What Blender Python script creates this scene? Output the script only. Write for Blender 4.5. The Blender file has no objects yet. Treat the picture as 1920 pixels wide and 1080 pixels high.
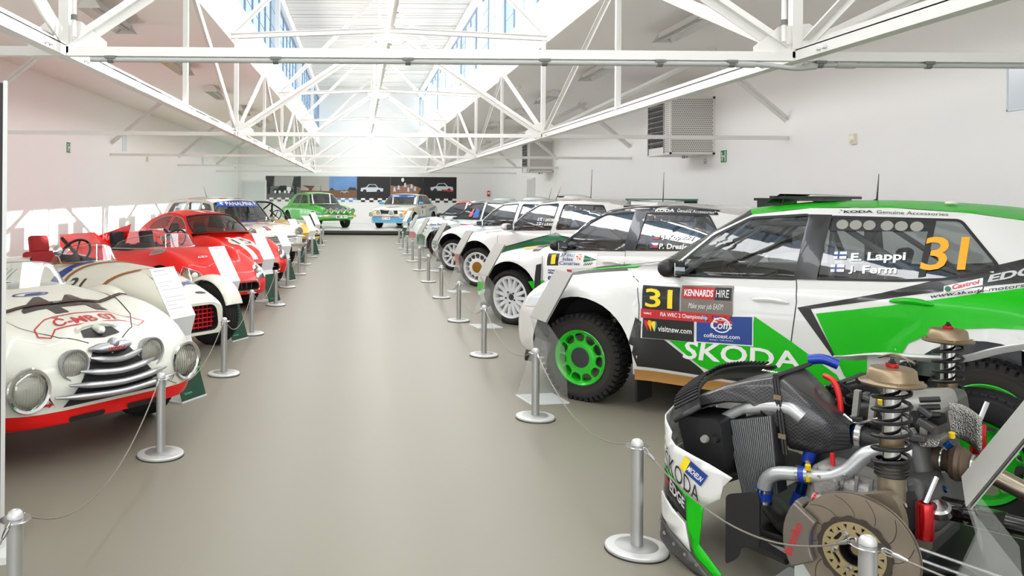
import bpy, bmesh, math, random
from math import sin, cos, pi, radians, sqrt, atan2
from mathutils import Vector, Matrix
from mathutils.bvhtree import BVHTree
from mathutils.geometry import tessellate_polygon
random.seed(7)
S = bpy.context.scene
COL = S.collection

# ------------------------------------------------------------------ camera
FPX = 1560.0; CAMH = 1.58; VPX, VPY = 675.0, 363.0
cam = bpy.data.cameras.new('camera')
cam.sensor_width = 36.0
cam.lens = 36.0 * FPX / 1920.0
cam.shift_x = (960.0 - VPX) / 1920.0
cam.shift_y = -(540.0 - VPY) / 1920.0
cam.clip_start = 0.05
cam.clip_end = 300
camo = bpy.data.objects.new('camera', cam)
COL.objects.link(camo)
camo.matrix_world = Matrix.Translation((0, 0, CAMH)) @ Matrix.Rotation(radians(90), 4, 'X') @ Matrix.Rotation(0.0072, 4, 'Z')
S.camera = camo

# ------------------------------------------------------------------ world, sun, daylight
W = bpy.data.worlds.new('world'); S.world = W
W.use_nodes = True
bg = W.node_tree.nodes['Background']
bg.inputs[0].default_value = (0.78, 0.90, 1.0, 1)
bg.inputs[1].default_value = 1.4
sun = bpy.data.lights.new('sun', 'SUN')
sun.energy = 16.0
sun.angle = radians(0.6)
sun.color = (1.0, 0.95, 0.86)
so = bpy.data.objects.new('sun', sun); COL.objects.link(so)
so.rotation_euler = Vector((-1.0, -0.06, -0.56)).to_track_quat('-Z', 'Y').to_euler()

def area(name, loc, target, sx, sy, energy, color):
    l = bpy.data.lights.new(name, 'AREA')
    l.shape = 'RECTANGLE'; l.size = sx; l.size_y = sy
    l.energy = energy; l.color = color
    o = bpy.data.objects.new(name, l); COL.objects.link(o)
    o.location = loc
    d = (Vector(target) - Vector(loc)).normalized()
    z = -d
    x = Vector((0, 1, 0))
    y = z.cross(x).normalized()
    x = y.cross(z).normalized()
    m = Matrix((x, y, z)).transposed().to_4x4()
    m.translation = loc
    o.matrix_world = m
    o.visible_camera = False
    return o
# daylight coming in through the two long rows of clerestory windows
area('window_daylight', (2.55, 14.8, 4.75), (-3, 14.8, 2.4), 43, 0.8, 900, (1.0, 0.99, 0.985))
area('window_daylight', (-1.78, 14.8, 4.75), (3.5, 14.8, 2.4), 43, 0.8, 900, (1.0, 0.99, 0.985))

# added front fill from behind the camera, set as daylight through invented glazing
def area_y(name, loc, sx, sy, energy, color):
    o = area(name, loc, (loc[0]+1, loc[1], loc[2]), sx, sy, energy, color)
    o.matrix_world = Matrix.Translation(loc) @ Matrix.Rotation(radians(90), 4, 'X')
    return o
area_y('added_front_fill', (0.2, -7.6, 1.9), 9.5, 2.8, 330, (1.0, 0.98, 0.96))

S.view_settings.view_transform = 'Standard'
S.view_settings.look = 'None'
S.view_settings.gamma = 1.0
S.view_settings.use_curve_mapping = False
S.view_settings.exposure = -0.02
try:
    S.cycles.use_denoising = True
    S.cycles.max_bounces = 10
    S.cycles.diffuse_bounces = 8
    S.cycles.transparent_max_bounces = 24
    S.cycles.caustics_reflective = False
    S.cycles.caustics_refractive = False
    S.cycles.sample_clamp_indirect = 6.0
except Exception:
    pass

# ------------------------------------------------------------------ materials
MATS = {}
def srgb(r, g, b):
    def f(c):
        c /= 255.0
        return c / 12.92 if c <= 0.04045 else ((c + 0.055) / 1.055) ** 2.4
    return (f(r), f(g), f(b), 1.0)
def mat(name, rgb=None, rough=0.5, metal=0.0, coat=0.0, spec=0.5, var=0.0, vscale=6.0, bump=0.0, bscale=40.0, trans=0.0):
    """principled material; var = gentle procedural mottling of the colour, bump = fine relief"""
    if name in MATS: return MATS[name]
    m = bpy.data.materials.new(name); m.use_nodes = True
    nt = m.node_tree; p = nt.nodes['Principled BSDF']
    c = srgb(*rgb)
    p.inputs['Base Color'].default_value = c
    p.inputs['Roughness'].default_value = rough
    p.inputs['Metallic'].default_value = metal
    p.inputs['Coat Weight'].default_value = coat
    p.inputs['Coat Roughness'].default_value = 0.04
    p.inputs['Specular IOR Level'].default_value = spec
    if var > 0 or bump > 0:
        tc = nt.nodes.new('ShaderNodeTexCoord')
    if var > 0:
        n = nt.nodes.new('ShaderNodeTexNoise'); n.inputs['Scale'].default_value = vscale
        n.inputs['Detail'].default_value = 4.0
        nt.links.new(tc.outputs['Object'], n.inputs['Vector'])
        mx = nt.nodes.new('ShaderNodeMix'); mx.data_type = 'RGBA'
        mx.inputs[6].default_value = (c[0]*(1-var), c[1]*(1-var), c[2]*(1-var), 1)
        mx.inputs[7].default_value = (min(1, c[0]*(1+var)), min(1, c[1]*(1+var)), min(1, c[2]*(1+var)), 1)
        nt.links.new(n.outputs['Fac'], mx.inputs[0])
        nt.links.new(mx.outputs[2], p.inputs['Base Color'])
    if bump > 0:
        n2 = nt.nodes.new('ShaderNodeTexNoise'); n2.inputs['Scale'].default_value = bscale
        nt.links.new(tc.outputs['Object'], n2.inputs['Vector'])
        b = nt.nodes.new('ShaderNodeBump'); b.inputs['Strength'].default_value = bump
        b.inputs['Distance'].default_value = 0.01
        nt.links.new(n2.outputs['Fac'], b.inputs['Height'])
        nt.links.new(b.outputs['Normal'], p.inputs['Normal'])
    MATS[name] = m
    return m
def glassmat(name, tint, refl=0.12, rough=0.02, solid=0.0, solidcol=(200, 200, 200), ior=1.45):
    """thin sheet of glass: lets light through (tinted) and mirrors more at grazing angles"""
    if name in MATS: return MATS[name]
    m = bpy.data.materials.new(name); m.use_nodes = True
    nt = m.node_tree; nt.nodes.remove(nt.nodes['Principled BSDF'])
    out = nt.nodes['Material Output']
    t = nt.nodes.new('ShaderNodeBsdfTransparent'); t.inputs[0].default_value = (*tint, 1)
    g = nt.nodes.new('ShaderNodeBsdfGlossy'); g.inputs['Roughness'].default_value = rough
    f = nt.nodes.new('ShaderNodeFresnel'); f.inputs[0].default_value = ior
    ma = nt.nodes.new('ShaderNodeMath'); ma.operation = 'ADD'; ma.inputs[1].default_value = refl
    ma.use_clamp = True
    if ior > 1.0: nt.links.new(f.outputs[0], ma.inputs[0])
    else: ma.inputs[0].default_value = 0.0
    mx = nt.nodes.new('ShaderNodeMixShader')
    nt.links.new(ma.outputs[0], mx.inputs[0]); nt.links.new(t.outputs[0], mx.inputs[1]); nt.links.new(g.outputs[0], mx.inputs[2])
    last = mx
    if solid > 0:
        d = nt.nodes.new('ShaderNodeBsdfDiffuse'); d.inputs[0].default_value = srgb(*solidcol)
        m2 = nt.nodes.new('ShaderNodeMixShader'); m2.inputs[0].default_value = solid
        nt.links.new(mx.outputs[0], m2.inputs[1]); nt.links.new(d.outputs[0], m2.inputs[2])
        last = m2
    nt.links.new(last.outputs[0], out.inputs[0])
    MATS[name] = m
    return m

WHITE_WALL = mat('white_plaster', (248, 247, 246), 0.75, var=0.012, vscale=1.5, bump=0.05, bscale=60)
CEIL = mat('white_ceiling_paint', (246, 243, 239), 0.8, var=0.012, vscale=1.2)
STEEL_W = mat('white_painted_steel', (222, 221, 217), 0.4, var=0.02, vscale=8)
PLANK_W = mat('white_ceiling_board', (226, 223, 218), 0.5, var=0.04, vscale=2.5)
ALU = mat('brushed_aluminium', (186, 187, 186), 0.38, metal=0.75, var=0.03, vscale=20)
ALU_DISC = mat('aluminium_disc', (205, 206, 204), 0.42, metal=0.35, var=0.03, vscale=10)
ALU_DARK = mat('aluminium_inner_disc', (165, 166, 164), 0.42, metal=0.5, var=0.03, vscale=10)
CHROME = mat('chrome', (225, 226, 228), 0.08, metal=1.0)
STEEL = mat('polished_steel', (190, 190, 192), 0.2, metal=1.0)
GREYMETAL = mat('grey_metal', (150, 150, 150), 0.4, metal=0.6)
BLACK = mat('black_plastic', (22, 22, 23), 0.45)
RUBBER = mat('tyre_rubber', (26, 26, 26), 0.75, var=0.2, vscale=12, bump=0.1, bscale=90)
RUBBER_WORN = mat('dusty_tyre_sidewall', (46, 41, 37), 0.7, var=0.2, vscale=9)
BLACKSEAL = mat('black_rubber_seal', (18, 18, 20), 0.5)
DARK = mat('dark_interior', (30, 30, 32), 0.8, var=0.1)
CONDUIT = mat('grey_plastic_conduit', (172, 174, 172), 0.45)
CLAMP = mat('grey_clamp', (105, 108, 104), 0.5)
CABLE = mat('steel_wire_rope', (150, 144, 136), 0.4, metal=0.6, var=0.25, vscale=220)
FLOORM = mat('epoxy_floor', (132, 128, 115), 0.38, var=0.03, vscale=0.9, spec=0.3)

# ------------------------------------------------------------------ mesh building
class MB:
    def __init__(s): s.v = []; s.f = []; s.mi = []; s.cur = 0
    def add(s, vs, fs, mi=None):
        b = len(s.v); s.v.extend([tuple(p) for p in vs])
        for f in fs:
            s.f.append([i + b for i in f]); s.mi.append(s.cur if mi is None else mi)
        return s
    def box(s, c, d, rot=None, mi=None):
        x, y, z = d[0] / 2, d[1] / 2, d[2] / 2
        vs = [Vector((i * x, j * y, k * z)) for i in (-1, 1) for j in (-1, 1) for k in (-1, 1)]
        if rot is not None: vs = [rot @ v for v in vs]
        c = Vector(c)
        return s.add([v + c for v in vs], [(0, 1, 3, 2), (4, 6, 7, 5), (0, 4, 5, 1), (2, 3, 7, 6), (0, 2, 6, 4), (1, 5, 7, 3)], mi)
    def box2(s, a, b, mi=None):
        return s.box([(a[i] + b[i]) / 2 for i in range(3)], [abs(b[i] - a[i]) for i in range(3)], None, mi)
    def prof(s, pr, p, q, up=(0, 0, 1), mi=None, cap=True):
        """sweep a closed 2D profile straight from p to q"""
        p = Vector(p); q = Vector(q); d = (q - p).normalized(); up = Vector(up)
        x = d.cross(up)
        if x.length < 1e-4: x = d.cross(Vector((1, 0, 0)))
        x.normalize(); y = x.cross(d).normalized()
        n = len(pr)
        vs = [p + x * a + y * b for a, b in pr] + [q + x * a + y * b for a, b in pr]
        fs = [(i, (i + 1) % n, n + (i + 1) % n, n + i) for i in range(n)]
        if cap: fs += [tuple(range(n))[::-1], tuple(range(n, 2 * n))]
        return s.add(vs, fs, mi)
    def bar(s, p, q, w, h, up=(0, 0, 1), mi=None):
        return s.prof([(-w/2, -h/2), (w/2, -h/2), (w/2, h/2), (-w/2, h/2)], p, q, up, mi)
    def angle(s, p, q, a, t=0.007, up=(0, 0, 1), flip=1, mi=None):
        pr = [(0, 0), (a*flip, 0), (a*flip, t), (t*flip, t), (t*flip, a), (0, a)]
        if flip < 0: pr = pr[::-1]
        return s.prof(pr, p, q, up, mi)
    def tube(s, pts, r, n=8, mi=None, cap=True, closed=False):
        pts = [Vector(p) for p in pts]
        m = len(pts)
        rr = r if isinstance(r, (list, tuple)) else [r] * m
        tang = []
        for i in range(m):
            if closed: t = pts[(i + 1) % m] - pts[i - 1]
            else: t = pts[min(i + 1, m - 1)] - pts[max(i - 1, 0)]
            tang.append(t.normalized())
        up = Vector((0, 0, 1))
        if abs(tang[0].dot(up)) > 0.95: up = Vector((1, 0, 0))
        x = tang[0].cross(up).normalized()
        vs = []
        for i in range(m):
            x = (x - tang[i] * x.dot(tang[i])).normalized()
            y = tang[i].cross(x)
            for k in range(n):
                a = 2 * pi * k / n
                vs.append(pts[i] + (x * cos(a) + y * sin(a)) * rr[i])
        fs = []
        for i in range(m if closed else m - 1):
            j = (i + 1) % m
            for k in range(n):
                k2 = (k + 1) % n
                fs.append((i*n+k, i*n+k2, j*n+k2, j*n+k))
        if cap and not closed:
            fs.append(tuple(range(n))[::-1]); fs.append(tuple((m-1)*n + k for k in range(n)))
        return s.add(vs, fs, mi)
    def lathe(s, prof, n=24, mat4=None, mi=None, arc=2*pi, close=False):
        """prof = [(r, h)] turned around local z; mat4 places it"""
        M = mat4 or Matrix()
        full = abs(arc - 2*pi) < 1e-6
        cols = n if full else n + 1
        vs = []
        for k in range(cols):
            a = arc * k / n
            for r, h in prof: vs.append(M @ Vector((r * cos(a), r * sin(a), h)))
        m = len(prof); fs = []
        for k in range(n):
            k2 = (k + 1) % cols
            for i in range(m - 1 + (1 if close else 0)):
                i2 = (i + 1) % m
                a, b, c, d = k*m+i, k2*m+i, k2*m+i2, k*m+i2
                if prof[i][0] < 1e-6 and prof[i2][0] < 1e-6: continue
                fs.append((a, b, c, d))
        b0 = len(s.v)
        s.add(vs, fs, mi)
        return s
    def sphere(s, c, r, n=12, m=8, sc=(1, 1, 1), rot=None, mi=None, hemi=False):
        pr = []
        t0 = 0 if hemi else -pi/2
        for i in range(m + 1):
            t = t0 + (pi/2 - t0) * i / m
            pr.append((max(0, r * cos(t)), r * sin(t)))
        M = Matrix.Translation(c)
        if rot is not None: M = M @ rot.to_4x4()
        M = M @ Matrix.Diagonal((*sc, 1))
        return s.lathe(pr, n, M, mi)
    def poly(s, pts, mi=None):
        return s.add(pts, [tuple(range(len(pts)))], mi)
    def extrude(s, pts2, h, M=None, mi=None, holes=()):
        """flat outline (x,y) with holes, thickness h along z, placed by M"""
        M = M or Matrix()
        rings = [[Vector((a, b, 0)) for a, b in pts2]] + [[Vector((a, b, 0)) for a, b in ho] for ho in holes]
        tris = tessellate_polygon(rings)
        flat = [p for r in rings for p in r]
        n = len(flat)
        vs = [M @ p for p in flat] + [M @ (p + Vector((0, 0, h))) for p in flat]
        fs = []
        for a, b, c in tris:
            nn = (flat[b] - flat[a]).cross(flat[c] - flat[a]).z
            if nn < 0: a, c = c, a
            fs.append((c, b, a)); fs.append((a + n, b + n, c + n))
        o = 0
        for ri, r in enumerate(rings):
            k = len(r)
            ar = sum(r[i].x * r[(i+1) % k].y - r[(i+1) % k].x * r[i].y for i in range(k))
            for i in range(k):
                j = (i + 1) % k
                q = (o+i, o+j, o+j+n, o+i+n)
                if (ar < 0) != (ri > 0): q = q[::-1]
                fs.append(q)
            o += k
        return s.add(vs, fs, mi)
    def torus(s, R, r, n=32, m=8, M=None, mi=None):
        pr = [(R + r*cos(2*pi*i/m), r*sin(2*pi*i/m)) for i in range(m)]
        return s.lathe(pr, n, M, mi, close=True)
    def mesh(s, name, mats, smooth=True, ang=38, fix=True):
        me = bpy.data.meshes.new(name)
        me.from_pydata(s.v, [], s.f)
        for m in (mats if isinstance(mats, (list, tuple)) else [mats]): me.materials.append(m)
        if any(s.mi): me.polygons.foreach_set('material_index', s.mi)
        finish(me, smooth, ang, fix)
        return me
    def build(s, name, mats, parent=None, smooth=True, ang=38, loc=None, rot=None, fix=True):
        return link(name, s.mesh(name, mats, smooth, ang, fix), parent, loc, rot)

def finish(me, smooth=True, ang=38, fix=True, weld=True):
    bm = bmesh.new(); bm.from_mesh(me)
    if weld: bmesh.ops.remove_doubles(bm, verts=bm.verts, dist=1e-5)
    bmesh.ops.dissolve_degenerate(bm, dist=1e-6, edges=bm.edges)
    if fix: bmesh.ops.recalc_face_normals(bm, faces=bm.faces)
    if smooth:
        a = radians(ang)
        for f in bm.faces: f.smooth = True
        for e in bm.edges:
            if len(e.link_faces) == 2: e.smooth = e.calc_face_angle(0) < a
            else: e.smooth = True
    bm.to_mesh(me); bm.free(); me.update()

def link(name, data, parent=None, loc=None, rot=None):
    o = bpy.data.objects.new(name, data); COL.objects.link(o)
    if loc is not None: o.location = loc
    if rot is not None: o.rotation_euler = rot
    if parent is not None: o.parent = parent
    return o
def tag(o, label=None, cat=None, group=None, kind=None):
    if label: o['label'] = label
    if cat: o['category'] = cat
    if group: o['group'] = group
    if kind: o['kind'] = kind
    return o
def thing(name, label, cat, loc=(0, 0, 0), rz=0.0, group=None):
    o = link(name, None, None, loc, (0, 0, rz))
    o.empty_display_size = 0.1
    return tag(o, label, cat, group)
def copy_tree(o, parent=None):
    c = o.copy(); COL.objects.link(c); c.parent = parent
    for ch in list(o.children): copy_tree(ch, c)
    return c
def rotz(a): return Matrix.Rotation(a, 4, 'Z')
def T(x, y, z): return Matrix.Translation((x, y, z))
def R(a, ax): return Matrix.Rotation(radians(a), 4, ax)
def catmull(pts, n=6, closed=False):
    """smooth curve through points of any dimension"""
    P = [Vector(p) for p in pts]; m = len(P); out = []
    for i in range(m if closed else m - 1):
        p0 = P[i-1] if (closed or i > 0) else P[0] * 2 - P[1]
        p1 = P[i]; p2 = P[(i+1) % m]
        p3 = P[(i+2) % m] if (closed or i + 2 < m) else P[-1] * 2 - P[-2]
        for k in range(n):
            t = k / n
            out.append(0.5 * ((2*p1) + (p2-p0)*t + (2*p0-5*p1+4*p2-p3)*t*t + (3*p1-p0-3*p2+p3)*t**3))
    if not closed: out.append(P[-1])
    return out
# ------------------------------------------------------------------ room shell
XL, XR = -5.65, 6.12          # inner faces of the side walls
YE, YB = 38.5, -8.0           # end wall and the wall behind the camera
OXL, OXR = -1.86, 2.66        # edges of the roof-light opening
ZC, ZO, ZS, ZM = 3.66, 3.76, 4.48, 6.22   # ceiling at wall, at opening, window sill, roof-light ceiling
NL, NR, NX = -1.78, 2.61, 0.415           # girder nodes and centre
ZCH = 2.42
TY = [5.0 + 6.9 * k for k in range(5)]
def struct(name, mb, m, **k):
    o = mb.build(name, m, smooth=False, **k); o['kind'] = 'structure'; return o
struct('floor', MB().box2((XL-.2, YB-.2, -.2), (XR+.2, YE+.2, 0)), FLOORM)
struct('wall_left', MB().box2((XL-.2, YB-.2, 0), (XL, YE+.2, 4.0)), WHITE_WALL)
struct('wall_right', MB().box2((XR, YB-.2, 0), (XR+.2, YE+.2, 4.0)), WHITE_WALL)
struct('wall_end', MB().box2((XL, YE, 0), (XR, YE+.2, 6.5)), WHITE_WALL)
bw = MB(); bw.box2((XL, YB-.2, 0), (XR, YB, .4)); bw.box2((XL, YB-.2, 3.3), (XR, YB, 6.5)); bw.box2((XL, YB-.2, .4), (-4.6, YB, 3.3)); bw.box2((5.0, YB-.2, .4), (XR, YB, 3.3))
struct('wall_back', bw, WHITE_WALL)
def slope(x0, z0, x1, z1, t=.25):
    m = MB()
    m.prof([(x0, z0), (x1, z1), (x1, z1+t), (x0, z0+t)], (0, YB, 0), (0, YE, 0))
    return m
struct('ceiling_left', slope(XL, ZC, OXL-.002, ZO), CEIL)
struct('ceiling_right', slope(OXR+.002, ZO, XR, ZC), CEIL)
# upstand below the roof-light windows
struct('trim_1', MB().box2((OXL-.16, YB, ZO+.002), (OXL, YE, ZS)), WHITE_WALL)
struct('trim_2', MB().box2((OXR, YB, ZO+.002), (OXR+.16, YE, ZS)), WHITE_WALL)
# wide beam above the windows
struct('trim_3', MB().box2((OXL-.16, YB, ZM-.24), (OXL+.02, YE, ZM+.05)), WHITE_WALL)
struct('trim_4', MB().box2((OXR-.02, YB, ZM-.24), (OXR+.16, YE, ZM+.05)), WHITE_WALL)
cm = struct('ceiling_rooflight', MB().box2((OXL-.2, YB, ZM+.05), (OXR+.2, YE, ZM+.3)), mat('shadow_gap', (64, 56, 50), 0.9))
# ceiling boards, each one its own piece
PW = 0.272
pm = [MB().box2((OXL+.03, 0.016, -.012), (OXR-.03, PW-.018, .012)).mesh('plank', PLANK_W, False)]
y = 16.5; i = 0
while y < YE - PW * .5:
    o = link('plank', pm[0], cm)
    o.location = (0, y, ZM + .02 + random.uniform(-.011, .008))
    o.rotation_euler = (radians(random.uniform(-1.6, 1.6)), radians(random.uniform(-.12, .12)), radians(random.uniform(-.12, .12)))
    y += PW; i += 1
o = MB().box2((OXL+.03, YB, -.012), (OXR-.03, 16.4, .012)).build('board_field', PLANK_W, cm, smooth=False); o.location = (0, 0, ZM+.02)

# ---- roof-light windows: seven to a bay, frame and pane each
FRAME_B = mat('blue_grey_window_frame', (128, 146, 168), 0.5)
FRAME_W = mat('white_window_post', (236, 233, 228), 0.5)
PANE = glassmat('window_pane', (0.88, 0.94, 1.0), 0.03, ior=1.0)
BLIND = mat('white_blind', (226, 228, 230), 0.8)
BP = 6.9 / 7
def winmesh():
    f = MB(); z0, z1 = ZS, ZM - .24; w = BP
    for a, b in ((0.004, .04), (w-.04, w-.004)): f.box2((-.018, a, z0), (.012, b, z1))
    f.box2((-.018, .04, z0), (.012, w-.04, z0+.05)); f.box2((-.018, .04, z1-.06), (.012, w-.04, z1))
    for k in range(3):     # thin glazing bars
        zz = z0 + (z1 - z0) * (k + 1) / 4
        f.box2((-.005, .04, zz-.004), (.005, w-.04, zz+.004))
    p = MB(); p.box2((-.004, .05, z0+.05), (.004, w-.05, z1-.06))
    b = MB(); b.box2((-.02, .0, z0+.02), (-.014, .62, z0 + (z1-z0)*.8))
    return f.mesh('window_frame', FRAME_B, False), p.mesh('pane', PANE, False), b.mesh('blind', BLIND, False)
fm_, pm_, bm_ = winmesh()
wn = 1
for side, X in ((-1, OXL-.08), (1, OXR+.08)):
    for bay in range(-1, 6):
        for k in range(7):
            yy = 5.0 + 6.9 * (bay - 1) + BP * k
            if yy < YB or yy + BP > YE + .3: continue
            w = link('window_%d' % wn, fm_, None, (X, yy, 0)); w['kind'] = 'structure'; wn += 1
            link('pane', pm_, w)
            if k in (1, 2, 4, 5) and side > 0:
                link('blind', bm_, w, (-.03, .2 if k in (1, 4) else .05, 0))
for k in range(8):      # invented glazing behind the camera, added to carry the front fill
    x0 = -4.6+1.2*k; f = MB(); f.box2((x0, YB-.14, .4), (x0+.06, YB-.06, 3.3)); f.box2((x0+1.14, YB-.14, .4), (x0+1.2, YB-.06, 3.3)); f.box2((x0, YB-.14, .4), (x0+1.2, YB-.06, .46)); f.box2((x0, YB-.14, 3.24), (x0+1.2, YB-.06, 3.3))
    w = f.build('window_%d' % wn, FRAME_W, smooth=False); w['kind'] = 'structure'; wn += 1
    MB().box2((x0+.06, YB-.104, .46), (x0+1.14, YB-.096, 3.24)).build('pane', PANE, w, False)
pmesh = MB().box2((-.09, -.09, ZS-.002), (.09, .09, ZM-.2)).mesh('window_post', FRAME_W, False)
tn = 5
for X in (OXL-.07, OXR+.07):
    for yy in TY[1:] + [-1.9]:
        o = link('trim_%d' % tn, pmesh, None, (X, yy, 0)); o['kind'] = 'structure'; tn += 1

# doors in the end wall and far right wall
def door(n, M, w, h, col):
    d = MB(); d.box2((-w/2, 0, 0), (w/2, .05, h)); 
    o = d.build('door_%d' % n, mat('door_paint', col, 0.5), smooth=False); o.matrix_world = M; o['kind'] = 'structure'
    fr = MB()
    for x in (-w/2-.04, w/2+.04): fr.box2((x-.04, -.02, 0), (x+.04, .06, h+.08))
    fr.box2((-w/2, -.02, h), (w/2, .06, h+.08))
    fr.build('door_frame', FRAME_W, o, smooth=False)
    hd = MB(); hd.box2((w/2-.14, -.03, 1.0), (w/2-.1, 0, 1.14)); hd.tube([(w/2-.12, -.03, 1.06), (w/2-.12, -.06, 1.06), (w/2-.24, -.06, 1.06)], .009)
    hd.build('handle', ALU, o)
door(1, T(-4.93, YE-.06, 0), 1.05, 2.1, (214, 218, 216))
door(2, T(XR-.06, 29.6, 0) @ rotz(-pi/2), .95, 2.1, (232, 230, 226))

# ------------------------------------------------------------------ steelwork
def beam(mb, p, q, a=.06, up=(0, 0, 1)):
    """pair of angles back to back (a T section)"""
    t = .008
    mb.prof([(-a, a/2), (-a, a/2-t), (-t/2, a/2-t), (-t/2, -a/2), (t/2, -a/2), (t/2, a/2-t), (a, a/2-t), (a, a/2)], p, q, up)
def ubeam(mb, p, q, w, h, up=(0, 0, 1)):
    """channel-like box with a lower lip"""
    t = .008
    mb.prof([(-w/2, -h/2), (w/2, -h/2), (w/2, -h/2+t), (t/2, -h/2+t), (t/2, h/2-t), (w/2, h/2-t), (w/2, h/2), (-w/2, h/2), (-w/2, h/2-t), (-t/2, h/2-t), (-t/2, -h/2+t), (-w/2, -h/2+t)], p, q, up)
TL = ['white steel roof truss nearest the camera, grey conduit clipped beneath it', 'second white roof truss from the camera, crossing in front of the near wall heater',
      'third white roof truss, middle one of the five', 'fourth white roof truss, before the farthest one', 'farthest white roof truss, right before the end wall posters']
for k, y in enumerate(TY):
    t = thing('roof_truss', TL[k], 'truss', (0, y, 0), group='roof trusses')
    b = MB(); b.box((((XL+XR)/2), 0, ZCH), (XR-XL-.01, .055, .055)); b.build('bottom_chord', STEEL_W, t, False)
    b = MB(); ubeam(b, (OXL+.0, 0, ZO+.06), (NX, 0, ZO+.16), .07, .075, (0, 0, 1)); b.build('top_chord', STEEL_W, t, False)
    b = MB(); ubeam(b, (NX, 0, ZO+.16), (OXR, 0, ZO+.06), .07, .075, (0, 0, 1)); b.build('top_chord', STEEL_W, t, False)
    for x, x2 in ((NL, OXL), (NR, OXR)):
        b = MB(); b.box((x, 0, (ZCH+ZO)/2+.02), (.06, .055, ZO-ZCH+.06)); b.build('post', STEEL_W, t, False)
        s = 1 if x > NX else -1
        b = MB(); beam(b, (NX + s*.1, 0, ZO+.08), (x - s*.06, 0, ZCH+.06), .05, (0, 1, 0)); b.build('diagonal', STEEL_W, t, False)
        b = MB(); beam(b, (x2 - s*.05, 0, ZO+.12), (NX + s*.05, 0, ZM-.15), .045, (0, 1, 0)); b.build('brace', STEEL_W, t, False)
        b = MB(); beam(b, (x + s*.05, 0, ZCH+.05), (x + s*2.5, 0, ZO-.1), .038, (0, 1, 0)); b.build('brace', STEEL_W, t, False)
        wx = XL if s < 0 else XR
        b = MB(); beam(b, (wx - s*.01, 0, ZCH+.26), (wx - s*1.2, 0, ZC+.0), .05, (0, 1, 0)); b.build('knee_brace', STEEL_W, t, False)
        g = MB(); g.extrude([(-.22, -.03), (.25, -.03), (.25, .06), (.1, .18), (-.08, .2), (-.22, .1)], .012, T(x, .006, ZCH) @ R(90, 'X') @ Matrix.Diagonal((-s, 1, 1, 1)))
        g.build('gusset_plate', STEEL_W, t, False)
        for (bx_, bz_) in ((-.12, .02), (-.05, .02), (.06, .08)):
            h = MB(); h.lathe([(0, .018), (.012, .018), (.014, 0), (.014, -.002)], 6, T(x - s*bx_, -.012, ZCH+bz_) @ R(90, 'X')); h.build('bolt', STEEL_W, t)
    g = MB(); g.extrude([(-.3, .14), (-.18, -.02), (.18, -.02), (.3, .14), (.12, .24), (-.12, .24)], .012, T(NX, .006, ZO) @ R(90, 'X')); g.build('gusset_plate', STEEL_W, t, False)
    b = MB(); b.box((NX, 0, (ZO+.2+ZM)/2), (.06, .05, ZM-ZO-.22)); b.build('post', STEEL_W, t, False)
    if k == 0:
        c = thing('conduit_pipe', 'grey plastic conduit running under the nearest truss chord', 'conduit', (0, y, 0))
        zc = ZCH - .047
        c1 = MB(); c1.tube([(-1.62, -.012, zc), (2.34, -.012, zc)], .0165, 12)
        c1.tube(catmull([(2.34, -.012, zc), (2.42, -.02, zc-.006), (2.55, -.03, zc-.022), (2.62, -.03, zc-.026), (2.72, -.02, zc-.016), (2.95, -.012, zc-.002), (XR-.01, -.012, zc)], 4), .0155, 12)
        c1.build('pipe', CONDUIT, c)
        for xx in (2.3, 2.9):
            j = MB(); j.tube([(xx-.05, -.012, zc - (0 if xx < 2.5 else .002)), (xx+.06, -.012, zc - (.002 if xx < 2.5 else .002))], .021, 12); j.build('coupling', CONDUIT, c)
        for xx in (-1.5, -.51, .282, 1.1, 1.79, 2.22, 2.75, 3.4, 4.3, 5.2):
            j = MB(); j.box((xx, -.012, ZCH-.034), (.062, .05, .016)); j.tube([(xx-.016, -.012, zc), (xx+.016, -.012, zc)], .022, 10)
            j.build('clamp', CLAMP, c)
        # vertical drops beside the posts
        for xx in (NL + .075, NR - .1):
            d = thing('drop_conduit', 'white conduit dropping beside the near truss post at %s' % ('left' if xx < 0 else 'right'), 'conduit', (xx, y-.06, 0))
            q = MB(); q.tube([(0, 0, ZCH+.08), (0, 0, ZO)], .014, 10); q.build('pipe', STEEL_W, d)
            for zz in (2.6, 2.9): q = MB(); q.tube([(0, 0, zz), (0, 0, zz+.03)], .02, 10); q.build('clip', CLAMP, d)
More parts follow.
